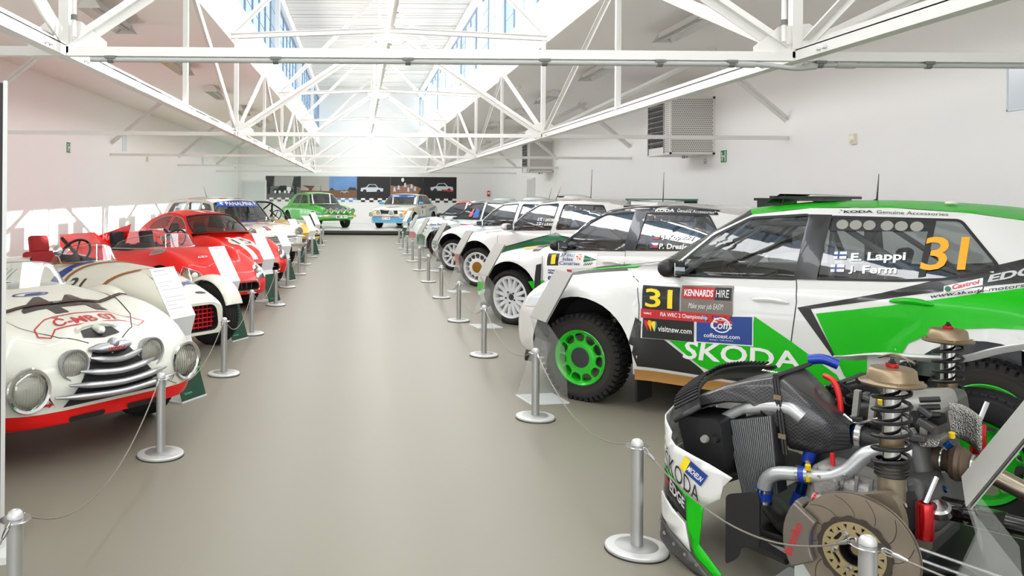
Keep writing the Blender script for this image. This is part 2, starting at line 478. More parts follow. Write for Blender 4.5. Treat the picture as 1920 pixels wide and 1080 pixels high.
# long girders between the trusses on both sides of the opening
ends = [-1.9] + TY + [YE]
gn = ['nearest', 'second', 'third', 'fourth', 'fifth', 'farthest']
for x, s, nm in ((NL, -1, 'left'), (NR, 1, 'right')):
    for k in range(len(ends)-1):
        a, b_ = ends[k], ends[k+1]
        if k == 5: continue
        t = thing('roof_girder', 'white lattice girder along the %s edge of the roof light, %s bay' % (nm, gn[k]), 'girder', (x, (a+b_)/2, 0), group='lattice girders along the roof light')
        h = (b_ - a) / 2
        m = MB(); m.angle((-.02*s, -h+.04, ZCH-.028), (-.02*s, h-.04, ZCH-.028), .075, .008, flip=s); m.angle((.03*s, -h+.04, ZCH+.03), (.03*s, h-.04, ZCH+.03), .05, .007, flip=-s)
        m.build('bottom_chord', STEEL_W, t, False)
        ztop = ZO + .02
        for sg in (-1, 1):
            m = MB(); beam(m, (0, sg*(h-.12), ZCH+.08), (0, sg*.06, ztop), .048, (1, 0, 0)); m.build('diagonal', STEEL_W, t, False)
        m = MB(); m.box((0, 0, (ZCH+ztop)/2+.02), (.05, .05, ztop-ZCH)); m.build('hanger', STEEL_W, t, False)
        for (yy, zz) in ((-h+.3, ZCH+.0), (-h+.36, ZCH), (h-.3, ZCH), (h-.36, ZCH)):
            m = MB(); m.lathe([(0, .02), (.013, .02), (.015, 0)], 6, T(-.022*s, yy, zz) @ R(-90*s, 'Y')); m.build('bolt', STEEL_W, t)
# ridge light track hung from the apexes
LT = mat('milky_diffuser', (240, 238, 232), 0.3)
LIT = mat('lit_fluorescent_tube', (250, 248, 240), 0.3); LIT.node_tree.nodes['Principled BSDF'].inputs['Emission Color'].default_value = (1, .98, .94, 1); LIT.node_tree.nodes['Principled BSDF'].inputs['Emission Strength'].default_value = 2.0
for k in range(1, 5):
    a, b_ = TY[k-1] if k > 1 else 6.0, TY[k]
    if k == 4: b_ = YE - 1.8
    t = thing('light_track', 'suspended white light track along the ridge, %s length' % gn[k-1], 'light', (NX, (a+b_)/2, ZO+.2), group='ridge light tracks')
    h = (b_-a)/2 - .026
    m = MB(); m.box((0, 0, 0), (.09, 2*h, .05)); m.build('housing', STEEL_W, t, False)
    m = MB(); m.tube([(-.035, -h, -.045), (-.035, h, -.045)], .018, 10); m.build('tube', LIT, t)
    o = area('tube_light', (NX-.035, (a+b_)/2, ZO+.13), (NX-.035, (a+b_)/2, 0), .06, .06, 55*h/3.4, (1.0, .97, .93)); o.data.size = .05; o.data.size_y = 2*h; o.matrix_world = T(NX-.035, (a+b_)/2, ZO+.13)
    yy = -h + .2
    while yy < h:
        m = MB(); m.box((.05, yy, -.02), (.03, .09, .05)); m.build('socket', ALU_DISC, t, False); yy += .9

# ------------------------------------------------------------------ fittings on ceiling and walls
def ceil_z(x): 
    return ZC + (ZO-ZC) * (x-XL)/(OXL-XL) if x < 0 else ZO + (ZC-ZO)*(x-OXR)/(XR-OXR)
TUBE_G = mat('unlit_tube', (225, 225, 222), 0.25)
REFL = mat('aluminium_reflector', (205, 200, 195), 0.2, metal=0.7)
ordn = ['nearest', 'second', 'third', 'fourth', 'fifth', 'sixth', 'seventh', 'eighth']
def ceiling_light(x, y, label):
    t = thing('ceiling_light', label, 'light', (x, y, ceil_z(x)), group='fluorescent ceiling lights')
    L = 1.5
    m = MB(); m.box((0, 0, -.035), (.1, L, .066)); m.build('housing', STEEL_W, t, False)
    for s in (-1, 1):
        m = MB(); m.prof([(0, 0), (.004, 0), (.004, .1), (0, .1)], (s*.05, -L/2, -.07), (s*.05, L/2, -.07), (s*.8, 0, -.6)); m.build('reflector', REFL, t, False)
        m = MB(); m.tube([(s*.028, -L/2+.03, -.088), (s*.028, L/2-.03, -.088)], .013, 8); m.build('tube', TUBE_G, t)
    for s in (-1, 1):
        m = MB(); m.extrude([(-.05, -.004), (.05, -.004), (.13, -.13), (-.13, -.13)], .01, T(0, s*L/2, 0) @ R(90, 'X')); m.build('end_cap', STEEL_W, t, False)
for k in range(7):
    ceiling_light(-3.0, 9.9 + 3.75*k, 'fluorescent ceiling light on the left side, %s from the camera' % ordn[k])
    ceiling_light(3.96, 10.2 + 3.75*k, 'fluorescent ceiling light on the right side, %s from the camera' % ordn[k])
# perforated fan heaters on the right wall
def perf_mat():
    m = bpy.data.materials.new('perforated_sheet'); m.use_nodes = True
    nt = m.node_tree; p = nt.nodes['Principled BSDF']
    tc = nt.nodes.new('ShaderNodeTexCoord'); mp = nt.nodes.new('ShaderNodeMapping'); mp.inputs['Scale'].default_value = (28, 28, 28)
    nt.links.new(tc.outputs['Object'], mp.inputs[0])
    sx = nt.nodes.new('ShaderNodeSeparateXYZ'); nt.links.new(mp.outputs[0], sx.inputs[0])
    def mth(op, a, b=None):
        n = nt.nodes.new('ShaderNodeMath'); n.operation = op
        for i, q in enumerate((a, b)):
            if q is None: continue
            if isinstance(q, (int, float)): n.inputs[i].default_value = q
            else: nt.links.new(q, n.inputs[i])
        return n.outputs[0]
    u = mth('ADD', sx.outputs[0], sx.outputs[1])
    row = mth('FLOOR', sx.outputs[2]); odd = mth('MULTIPLY', mth('MODULO', row, 2.0), .5)
    fu = mth('SUBTRACT', mth('FRACT', mth('ADD', u, odd)), .5); fv = mth('SUBTRACT', mth('FRACT', sx.outputs[2]), .5)
    r = mth('SQRT', mth('ADD', mth('MULTIPLY', fu, fu), mth('MULTIPLY', fv, fv)))
    hole = mth('LESS_THAN', r, .33)
    mx = nt.nodes.new('ShaderNodeMix'); mx.data_type = 'RGBA'
    mx.inputs[6].default_value = srgb(214, 212, 206); mx.inputs[7].default_value = srgb(120, 118, 114)
    nt.links.new(hole, mx.inputs[0]); nt.links.new(mx.outputs[2], p.inputs['Base Color']); p.inputs['Roughness'].default_value = .5
    MATS['perf'] = m
    return m
PERF = perf_mat()
LOUV = mat('grey_louvre', (170, 172, 172), 0.35, metal=0.4)
def heater(y, label):
    t = thing('fan_heater', label, 'heater', (XR, y, 2.3), group='wall heaters')
    w, d, h = .78, 1.15, 1.0
    c = MB(); 
    c.box2((-w, .002, 0), (-.002, .03, .035)); c.box2((-w, .002, h-.035), (-.002, .03, h)); c.box2((-w, .002, 0), (-w+.03, .03, h)); c.box2((-.04, .002, 0), (-.002, .03, h))
    c.box2((-w, .03, 0), (-.002, d, .02)); c.box2((-w, .03, h-.02), (-.002, d, h)); c.box2((-w, d-.02, .02), (-.002, d, h-.02))
    c.build('casing', STEEL_W, t, False)
    c = MB(); c.box2((-w+.03, .012, .035), (-.04, .02, h-.035)); c.build('perforated_panel', PERF, t, False)
    c = MB(); c.box2((-w+.004, .03, .02), (-w+.012, .28, h-.02)); c.build('perforated_panel', PERF, t, False)
    c = MB(); c.box2((-w+.2, .3, .02), (-.05, d-.03, h-.03)); c.build('interior', DARK, t, False)
    n = 8
    for k in range(n):
        z = .2 + k * (h-.26)/n
        c = MB(); c.box((-w+.05, .7, z), (.14, .8, .012), Matrix.Rotation(radians(28), 3, 'Y')); c.build('louvre', LOUV, t, False)
    for yy in (.3, 1.1):
        c = MB(); c.box2((-w-.005, yy-.015, .02), (-w+.03, yy+.015, h-.02)); c.build('frame_bar', GREYMETAL, t, False)
    c = MB(); c.box2((-w+.01, .32, .02), (-w+.04, 1.08, .14)); c.build('control_box', STEEL_W, t, False)
    c = MB(); c.tube([(-.35, .5, 0), (-.35, .5, -.05)], .03, 10); c.tube([(-.25, .6, 0), (-.25, .6, -.04)], .015, 8); c.build('pipe_stub', GREYMETAL, t)
heater(14.35, 'perforated white fan heater on the right wall, nearer of the two')
heater(26.3, 'perforated white fan heater on the right wall, farther of the two')
# green exit signs
GREEN_S = mat('sign_green', (30, 130, 75), 0.4); WH = mat('print_white', (245, 245, 243), 0.5)
def exit_sign(M, label, flip):
    t = thing('exit_sign', label, 'sign'); t.matrix_world = M
    m = MB(); m.box((0, -.006, 0), (.2, .01, .2)); m.build('plate', GREEN_S, t, False)
    s = -1 if flip else 1
    d = MB(); y0 = -.0125
    def pl(pts): d.poly([(s*a, y0, b) for a, b in pts])
    pl([(.055, -.085), (.085, -.085), (.085, .085), (.055, .085)])                     # doorway
    pl([(-.01, -.012), (.02, -.012), (.02, -.03), (.045, 0), (.02, .03), (.02, .012), (-.01, .012)])   # arrow
    pl([(-.06+.02*cos(a*pi/5), .055+.02*sin(a*pi/5)) for a in range(10)])              # running figure
    pl([(-.075, .03), (-.05, .035), (-.04, -.01), (-.06, -.02)])
    pl([(-.05, .03), (-.02, .012), (-.022, 0), (-.055, .018)])
    pl([(-.06, -.015), (-.042, -.012), (-.015, -.04), (-.02, -.08), (-.033, -.08), (-.03, -.045)])
    pl([(-.06, -.02), (-.05, -.02), (-.06, -.06), (-.09, -.065), (-.09, -.052), (-.07, -.05)])
    d.build('pictogram', WH, t, False)
exit_sign(T(XR, 14.0, 2.25) @ rotz(-pi/2), 'green running man exit sign below the near heater on the right wall', False)
exit_sign(T(XL, 16.1, 2.43) @ rotz(pi/2), 'green exit sign with arrow on the sunlit left wall', False)
CREAM = mat('cream_plastic', (228, 222, 204), 0.5)
def motion(x, y, z, s, label):
    t = thing('motion_detector', label, 'detector', (x, y, z))
    m = MB(); m.box((s*.02, 0, 0), (.038, .1, .13)); m.build('housing', CREAM, t, False)
    m = MB(); m.sphere((s*.035, 0, 0), .05, 14, 8, (.6, .9, 1.1)); m.build('lens', mat('cream_lens', (238, 232, 214), 0.3), t)
motion(XR, 10.3, 2.3, -1, 'cream motion detector on the right wall')
motion(XL, 22.0, 2.45, 1, 'small cream detector on the left wall')
motion(XL, 37.5, 2.7, 1, 'tiny cream detector beside the end wall corner')
def smoke(x, y, z, label):
    t = thing('smoke_detector', label, 'detector', (x, y, z))
    m = MB(); m.lathe([(0, 0), (.055, 0), (.055, -.02), (.045, -.02)], 20); m.build('base', CREAM, t)
    m = MB(); m.lathe([(.045, -.02), (.042, -.045), (.025, -.062), (0, -.064)], 20); m.build('cap', CREAM, t)
smoke(3.62, 9.0, ceil_z(3.62), 'round cream smoke detector on the right ceiling near the camera')
smoke(3.15, 16.6, ceil_z(3.15), 'round cream smoke detector on the right ceiling beside the girder')
smoke(-2.6, 19.5, ceil_z(-2.6), 'round cream smoke detector on the left ceiling')
smoke(.05, 20.5, ZM-.005, 'round cream smoke detector under the boarded roof light')
# framed glossy sheets on the side walls
PAPER = mat('printed_paper', (238, 240, 242), 0.4)
def sheet(M, w, h, label):
    t = thing('wall_frame', label, 'frame'); t.matrix_world = M
    f = MB()
    for a in ((-w/2, -h/2, w/2, -h/2+.015), (-w/2, h/2-.015, w/2, h/2), (-w/2, -h/2, -w/2+.015, h/2), (w/2-.015, -h/2, w/2, h/2)): f.box2((a[0], -.014, a[1]), (a[2], -.002, a[3]))
    f.build('frame', mat('pale_blue_frame', (214, 222, 232), 0.4), t, False)
    p = MB(); p.box2((-w/2+.015, -.008, -h/2+.015), (w/2-.015, -.003, h/2-.015)); p.build('sheet', mat('pale_blue_sheet', (216, 224, 232), 0.15), t, False)
sheet(T(XR, 7.72, 2.62) @ rotz(-pi/2), .3, .44, 'pale framed sheet on the right wall at the picture edge')
sheet(T(XL, 19.9, 2.75) @ rotz(pi/2), .3, .4, 'pale framed sheet on the left wall below a knee brace')
sheet(T(XL, 29.8, 2.72) @ rotz(pi/2), .3, .4, 'small pale framed sheet far along the left wall')
t = thing('paper_notice', 'small paper notice with three lines below the near heater', 'notice', (XR, 14.75, 2.2)); t.rotation_euler = (0, 0, -pi/2)
m = MB(); m.box2((-.09, -.004, -.07), (.09, -.001, .07)); m.build('sheet', PAPER, t, False)
for k, w in enumerate((.05, .13, .1)):
    m = MB(); m.box2((-w/2, -.0055, .02-.03*k), (w/2, -.0045, .03-.03*k)); m.build('printed_line', BLACK, t, False)
t = thing('fire_alarm', 'small red fire alarm call point on the end wall', 'alarm', (5.95, YE, 1.62))
m = MB(); m.box2((-.06, -.05, -.13), (.06, -.001, .13)); m.build('body', mat('alarm_red', (190, 35, 30), 0.4), t, False)
m = MB(); m.box2((-.035, -.056, -.02), (.035, -.051, .07)); m.build('face', WH, t, False)
m = MB(); m.box2((-.07, -.02, -.15), (.07, -.0008, -.131)); m.build('back_plate', WH, t, False)

# ------------------------------------------------------------------ barrier posts and wire ropes
def post_meshes():
    a = MB(); a.lathe([(0, .004), (.135, .004), (.137, .008), (.137, .016), (.132, .021), (.09, .0245), (.0, .0245)], 40); base = a.mesh('base', ALU_DISC)
    a = MB(); a.lathe([(0, 0), (.139, 0), (.139, .0045), (0, .0045)], 40); foot = a.mesh('rubber_foot', BLACK)
    a = MB(); a.lathe([(0, .0246), (.093, .0246), (.09, .027), (0, .0285)], 36); inner = a.mesh('inner_disc', ALU_DARK)
    a = MB(); a.lathe([(.0275, .0282), (.0275, .462), (0, .462)], 24); tube = a.mesh('tube', ALU)
    a = MB(); a.lathe([(0, .4625), (.047, .4625), (.052, .464), (.05, .4665), (0, .4685)], 32); plate = a.mesh('hook_plate', STEEL)
    a = MB(); a.lathe([(.026, .468), (.0265, .478), (.022, .49), (.012, .4965), (.008, .496), (.006, .493), (0, .493)], 20); dome = a.mesh('dome', ALU_DISC)
    return [('base', base), ('rubber_foot', foot), ('inner_disc', inner), ('tube', tube), ('hook_plate', plate), ('dome', dome)]
PM = post_meshes()
def barrier_post(x, y, label):
    t = thing('barrier_post', label, 'barrier post', (x, y, 0), group='aluminium barrier posts')
    for n, me in PM: link(n, me, t)
    return (x, y)
pord = ['nearest', 'second', 'third', 'fourth', 'fifth', 'sixth', 'seventh', 'eighth', 'ninth', 'tenth', 'eleventh', 'twelfth']
LP = [(-1.165, 2.83)] + [(-1.19 + (.015 if k % 2 else -.012), 5.0 + 2.235*k) for k in range(0, 11)]
LP[1] = (-1.185, 4.99); LP[2] = (-1.17, 7.22); LP[3] = (-1.2, 9.3)
RP = [(1.635, 2.665), (1.243, 3.705), (1.25, 5.88), (1.225, 8.15), (1.24, 10.36), (1.25, 12.68)] + [(1.24, 14.95 + 2.25*k) for k in range(0, 6)]
for k, (x, y) in enumerate(LP): barrier_post(x, y, 'aluminium barrier post on the left row, %s from the camera' % pord[k])
for k, (x, y) in enumerate(RP): barrier_post(x, y, 'aluminium barrier post on the right row, %s from the camera' % pord[k])
def rope(a, b, sag, label, mid=None):
    t = thing('wire_rope', label, 'rope', ((a[0]+b[0])/2, (a[1]+b[1])/2, 0), group='wire ropes between posts')
    o = t.location
    d = Vector((b[0]-a[0], b[1]-a[1], 0)); L = d.length; d.normalize()
    p0 = Vector((a[0], a[1], .466)) + d*.045; p1 = Vector((b[0], b[1], .466)) - d*.045
    pts = []
    for i in range(25):
        u = i/24
        p = p0.lerp(p1, u); p.z -= sag * 4*u*(1-u) * (1 + .25*(.5-u))
        pts.append(p - o)
    m = MB(); m.tube(pts, .0035, 6); m.build('rope', CABLE, t)
    for i, j in ((0, 2), (24, 22)):
        e = (pts[j] - pts[i]).normalized()
        m = MB(); m.tube([pts[i] + e*.03, pts[i] + e*.045, pts[i] + e*.075], [.008, .009, .005], 8); m.build('ferrule', STEEL, t)
        x = e.cross(Vector((0, 0, 1))).normalized()
        ring = [pts[i] + e*(.016 + .02*cos(2*pi*k/14)) + Vector((0, 0, 1))*.01*sin(2*pi*k/14) for k in range(14)]
        m = MB(); m.tube(ring, .0025, 6, closed=True); m.build('snap_hook', CHROME, t)
for k in range(len(LP)-1): rope(LP[k], LP[k+1], .2 if k else .25, 'sagging wire rope on the left row, %s span from the camera' % pord[k])
for k in range(len(RP)-1): rope(RP[k], RP[k+1], .17 if k else .15, 'sagging wire rope on the right row, %s span from the camera' % pord[k])
rope((-1.05, .95), LP[0], .16, 'wire rope leaving the picture at the lower left corner')
rope(RP[0], (2.1, 1.9), .02, 'wire rope leaving the picture at the lower right corner')
# ------------------------------------------------------------------ car building kit
def curve1(pts):
    """monotone cubic through (x, v) points"""
    pts = sorted(pts); xs = [p[0] for p in pts]; ys = [p[1] for p in pts]; n = len(xs)
    if n == 1: return lambda x: ys[0]
    d = [(ys[i+1]-ys[i])/(xs[i+1]-xs[i]) for i in range(n-1)]
    m = [d[0]] + [0 if d[i-1]*d[i] <= 0 else 2*d[i-1]*d[i]/(d[i-1]+d[i]) for i in range(1, n-1)] + [d[-1]]
    def f(x):
        if x <= xs[0]: return ys[0]
        if x >= xs[-1]: return ys[-1]
        i = 0
        while x > xs[i+1]: i += 1
        h = xs[i+1]-xs[i]; t = (x-xs[i])/h
        return (2*t**3-3*t*t+1)*ys[i] + (t**3-2*t*t+t)*h*m[i] + (-2*t**3+3*t*t)*ys[i+1] + (t**3-t*t)*h*m[i+1]
    return f
def fn(v): return curve1(v) if isinstance(v, list) else (lambda x: v)
def rounded(pts, r, n=4):
    """round the corners of a closed outline"""
    out = []; k = len(pts)
    for i in range(k):
        p = Vector(pts[i]); a = Vector(pts[i-1]); b = Vector(pts[(i+1) % k])
        da = (a-p); db = (b-p)
        ra = min(r, da.length*.45); rb = min(r, db.length*.45)
        q0 = p + da.normalized()*ra; q1 = p + db.normalized()*rb
        for j in range(n+1):
            t = j/n
            out.append(tuple(q0*(1-t)**2 + p*2*t*(1-t) + q1*t*t))
    return out
def offset_poly(pts, d):
    """grow (d>0) or shrink a closed outline"""
    k = len(pts); P = [Vector(p) for p in pts]
    ar = sum(P[i].x*P[(i+1) % k].y - P[(i+1) % k].x*P[i].y for i in range(k))
    s = 1 if ar > 0 else -1
    out = []
    for i in range(k):
        e0 = P[i]-P[i-1]; e1 = P[(i+1) % k]-P[i]
        if e0.length < 1e-7 or e1.length < 1e-7: out.append(tuple(P[i])); continue
        n0 = Vector((e0.y, -e0.x)).normalized()*s; n1 = Vector((e1.y, -e1.x)).normalized()*s
        b = n0+n1; b = b.normalized() if b.length > 1e-6 else n0
        c = max(.5, b.dot(n0))
        out.append(tuple(P[i] + b*d/c))
    return out
def flat_mesh(outer, holes=(), step=.08, stepv=None):
    """triangulated flat area cut on a grid so that it can be bent over a surface: (verts2d, faces)"""
    rings = [[Vector((a, b, 0)) for a, b in outer]] + [[Vector((a, b, 0)) for a, b in h] for h in holes]
    tris = tessellate_polygon(rings)
    flat = [p for r in rings for p in r]
    return grid_cut([(p.x, p.y) for p in flat], tris, step, stepv)
def grid_cut(vs, fs, step, stepv=None):
    stepv = stepv or step
    bm = bmesh.new()
    bv = [bm.verts.new((a, b, 0)) for a, b in vs]
    for f in fs:
        try: bm.faces.new([bv[i] for i in f])
        except ValueError: pass
    xs = [p[0] for p in vs]; ys = [p[1] for p in vs]
    def cuts(lo, hi, st):
        n = int(math.floor((hi-lo)/st - 1e-6)); 
        return [lo + (hi-lo)*(i+1)/(n+1) for i in range(n)]
    for c in cuts(min(xs), max(xs), step):
        bmesh.ops.bisect_plane(bm, geom=bm.verts[:]+bm.edges[:]+bm.faces[:], plane_co=(c, 0, 0), plane_no=(1, 0, 0), dist=1e-5)
    for c in cuts(min(ys), max(ys), stepv):
        bmesh.ops.bisect_plane(bm, geom=bm.verts[:]+bm.edges[:]+bm.faces[:], plane_co=(0, c, 0), plane_no=(0, 1, 0), dist=1e-5)
    bm.verts.index_update()
    out = [(v.co.x, v.co.y) for v in bm.verts], [[v.index for v in f.verts] for f in bm.faces]
    bm.free(); return out
TEXTC = {}
TMP = bpy.data.scenes.new('workbench')
def baked(o, *others):
    """mesh of an object after its modifiers, evaluated apart from the big scene"""
    for q in (o,) + others: TMP.collection.objects.link(q)
    vl = TMP.view_layers[0]; vl.update(); dg = vl.depsgraph
    me = bpy.data.meshes.new_from_object(o.evaluated_get(dg))
    return me
def text_flat(s, bold=0.0, shear=0.0, space=1.0):
    """lettering as a flat mesh scaled to the unit box"""
    key = (s, bold, shear, space)
    if key in TEXTC: return TEXTC[key]
    cu = bpy.data.curves.new('lettering', 'FONT'); cu.body = s; cu.size = 1.0; cu.offset = bold; cu.shear = shear
    cu.space_character = space; cu.resolution_u = 3; cu.fill_mode = 'FRONT'
    o = bpy.data.objects.new('lettering_tmp', cu); me = baked(o)
    vs = [(v.co.x, v.co.y) for v in me.vertices]; fs = [list(p.vertices) for p in me.polygons]
    bpy.data.objects.remove(o); bpy.data.curves.remove(cu); bpy.data.meshes.remove(me)
    x0 = min(v[0] for v in vs); x1 = max(v[0] for v in vs); y0 = min(v[1] for v in vs); y1 = max(v[1] for v in vs)
    vs = [((a-x0)/(x1-x0), (b-y0)/(y1-y0)) for a, b in vs]
    TEXTC[key] = (vs, fs, (x1-x0)/(y1-y0))
    return TEXTC[key]
def text_obj(name, s, m, parent, M, w, h=None, bold=0.0, shear=0.0, space=1.0, thick=0.0):
    """flat lettering in the local xz plane of M, facing -y, centred"""
    vs, fs, asp = text_flat(s, bold, shear, space)
    h = h or w/asp
    b = MB(); b.add([M @ Vector(((u-.5)*w, 0, (v-.5)*h)) for u, v in vs], fs)
    return b.build(name, m, parent, False, fix=False)

class Car:
    def __init__(s, name, label, cat, loc, ang, group=None):
        s.root = thing(name, label, cat, (loc[0], loc[1], loc[2] if len(loc) > 2 else 0), radians(ang), group)
        s.sk = []; s.bvh = None
    def skin(s, vs, fs):
        s.sk.append((vs, fs)); s.bvh = None
    def tree(s):
        if s.bvh is None:
            V = []; Fc = []
            for vs, fs in s.sk:
                b = len(V); V.extend(vs); Fc.extend([[i+b for i in f] for f in fs])
            s.bvh = BVHTree.FromPolygons([tuple(v) for v in V], Fc, epsilon=0.0)
        return s.bvh
    # -------------------------------------------------------------- body
    def body(s, sp, paint, name='body', wells=(), cabin=None, N=64, well_mat=None, extra_cut=None, ang=40):
        zb, zt, w, zw = fn(sp['zb']), fn(sp['zt']), fn(sp['w']), fn(sp['zw'])
        nt_, nl, wb = fn(sp.get('n', 3.0)), fn(sp.get('nl', 3.0)), fn(sp.get('wb', .92))
        x0, x1 = sp['x']
        xs = []
        for i in range(N+1):
            t = i/N; u = .5-.5*cos(pi*t); xs.append(x0 + (x1-x0)*(.45*t+.55*u))
        ring = []
        nU, nL = sp.get('nU', 16), 9
        df = sp.get('deform')
        vs = []
        for x in xs:
            W, ZW, ZT, ZB, P, Q, WB = w(x), zw(x), zt(x), zb(x), nt_(x), nl(x), wb(x)
            ZW = min(max(ZW, ZB+.01), ZT-.01)
            half = []
            wl = W*WB
            half.append((0, ZB)); half.append((wl*.5, ZB))
            for i in range(nL):
                t = pi/2*(1 - i/nL)
                half.append((wl + (W-wl)*cos(t)**(2/Q), ZW-(ZW-ZB)*sin(t)**(2/Q)))
            for i in range(nU):
                t = pi/2*(i/nU)
                half.append((W*max(0, cos(t))**(2/P), ZW+(ZT-ZW)*sin(t)**(2/P)))
            half.append((0, ZT))
            full = [(y, z) for y, z in half] + [(-y, z) for y, z in half[-2:0:-1]]
            for y, z in full:
                p = (x, y, z)
                if df: p = df(*p)
                vs.append(p)
        K = len(full); fs = []
        for i in range(N):
            for k in range(K):
                k2 = (k+1) % K
                fs.append((i*K+k, i*K+k2, (i+1)*K+k2, (i+1)*K+k))
        fs.append(tuple(range(K))); fs.append(tuple(N*K+k for k in range(K))[::-1])
        m = MB(); m.add(vs, fs)
        cut = MB(); cut.cur = 1
        for wx, wz, wr, yin in wells:
            for sd in (-1, 1):
                cut.lathe([(0, 0), (wr, 0), (wr, 1.2), (0, 1.2)], 40, T(wx, sd*yin, wz) @ R(-90*sd, 'X'))
        if cabin:
            cut.extrude(cabin['plan'], cabin['top']-cabin['floor'], T(0, 0, cabin['floor']))
        if extra_cut: extra_cut(cut)
        pm = well_mat or DARK
        if cut.v:
            a = bpy.data.objects.new('tmp_a', m.mesh('tmp_a', [paint, pm])); b = bpy.data.objects.new('tmp_b', cut.mesh('tmp_b', [paint, pm]))
            md = a.modifiers.new('cut', 'BOOLEAN'); md.object = b; md.operation = 'DIFFERENCE'; md.solver = 'EXACT'; md.use_self = True
            me = baked(a, b)
            bpy.data.objects.remove(a); bpy.data.objects.remove(b)
            me.name = name
            finish(me, True, ang)
        else:
            me = m.mesh(name, [paint, pm], True, ang)
        o = link(name, me, s.root)
        s.skin([v.co.copy() for v in me.vertices], [list(p.vertices) for p in me.polygons if p.material_index == 0])
        s.bodyo = o
        return o
    # -------------------------------------------------------------- cabin
    def cabin(s, g, paint, glass, trim=None, trim_w=.016, frame_mat=None, name='cabin_shell'):
        zb, zr = g['zb'], g['zr']; yb, yr = fn(g['yb']), fn(g['yr']); pw = g.get('pow', 1.3)
        def yof(x, z):
            t = (z-zb)/(zr-zb)
            B, Rr = yb(x), yr(x)
            if t < 0: return B + (B-Rr)*(-t)*.5
            return B + (Rr-B)*(min(t, 1.15)**pw)
        s.yof = yof
        sh = MB()
        fm = frame_mat or paint
        wins = g.get('windows', [])
        rr = g.get('round', .03)
        wp = [rounded(w, rr) for w in wins]
        vs2, fs2 = flat_mesh(g['side'], wp, .12, .07)
        for sd in (1, -1):
            sh.add([(x, sd*yof(x, z), z) for x, z in vs2], fs2, 0)
            for i, w in enumerate(wp):
                v2, f2 = flat_mesh(w, (), .15, .07)
                gm = MB(); vv = [Vector((x, sd*(yof(x, z)-.004), z)) for x, z in v2]; gm.add(vv, f2)
                wo = gm.build('side_window', glass, s.root); s.skin(vv, f2)
                if trim:
                    v2, f2 = flat_mesh(offset_poly(w, trim_w), [w], .15, .1)
                    tm = MB(); tm.add([(x, sd*(yof(x, z)+.004), z) for x, z in v2], f2); tm.build('window_trim', trim, wo)
        ws, rw = g['ws'], g.get('rw')
        cr = g.get('crown', .04)
        def patch(e, sgn, nm, nu=12, nv=6):
            (xb, zbb), (xt, ztt) = e['base'], e['top']; bb, bt = e['bb'], e['bt']; lift = e.get('lift', 0); cv = e.get('curve', 0)
            us = [-1, -1+e.get('fu', .07)] + [(-1+e.get('fu', .07))*(1-2*i/nu) for i in range(1, nu)] + [1-e.get('fu', .07), 1]
            f0, f1 = e.get('fv', (.05, .06))
            v_ = [0, f0] + [f0+(1-f0-f1)*i/nv for i in range(1, nv)] + [1-f1, 1]
            P = []
            for v in v_:
                px, pz = xb+(xt-xb)*v, zbb+(ztt-zbb)*v
                px += sgn*cv*v*(1-v)*4
                py = yof(px, pz); b = bb+(bt-bb)*v; lz = lift+(cr-lift)*v
                P.append([(px+sgn*b*(1-u*u), py*u, pz+lz*(1-abs(u)**2.2)) for u in us])
            fr, gl = MB(), MB()
            nu_ = len(us); nv_ = len(v_)
            flat = [p for r in P for p in r]
            ff, fg = [], []
            for i in range(nv_-1):
                for j in range(nu_-1):
                    q = (i*nu_+j, i*nu_+j+1, (i+1)*nu_+j+1, (i+1)*nu_+j)
                    (ff if (i in (0, nv_-2) or j in (0, nu_-2)) else fg).append(q)
            sh.add(flat, ff, 1)
            gl.add(flat, fg); s.skin([Vector(p) for p in flat], fg)
            me = gl.mesh(nm, glass); link(nm, me, s.root)
            if e.get('seal'):
                ring = []
                i0, i1, j0, j1 = 1, nv_-2, 1, nu_-2
                ring += [flat[i0*nu_+j] for j in range(j0, j1)] + [flat[i*nu_+j1] for i in range(i0, i1)] + [flat[i1*nu_+j] for j in range(j1, j0, -1)] + [flat[i*nu_+j0] for i in range(i1, i0, -1)]
                tb = MB(); tb.tube(ring, e.get('seal_r', .011), 6, closed=True); tb.build('screen_seal', e['seal'], s.root)
            return P
        patch(ws, 1, 'windshield')
        if rw: patch(rw, -1, 'rear_window')
        # roof
        pts = catmull([ws['top']] + g.get('roof', []) + [rw['top'] if rw else g['roof_end']], 5)
        n = len(pts); us = [-1 + 2*i/14 for i in range(15)]
        rv = []; fs = []
        bt0 = ws['bt']; bt1 = -(rw['bt'] if rw else g.get('rear_bulge', 0))
        for i, p in enumerate(pts):
            t = i/(n-1); b = bt0*(1-t)**2 + bt1*t*t
            y = yof(p[0], p[1])
            for u in us: rv.append((p[0]+b*(1-u*u), y*u, p[1]+cr*(1-abs(u)**2.2)))
        for i in range(n-1):
            for j in range(14): fs.append((i*15+j, i*15+j+1, (i+1)*15+j+1, (i+1)*15+j))
        sh.add(rv, fs, 2 if g.get('roof_mat') else 0)
        me = sh.mesh(name, [paint, fm, g.get('roof_mat') or paint], True, g.get('ang', 42))
        o = link(name, me, s.root)
        s.skin([v.co.copy() for v in me.vertices], [list(p.vertices) for p in me.polygons])
        return o
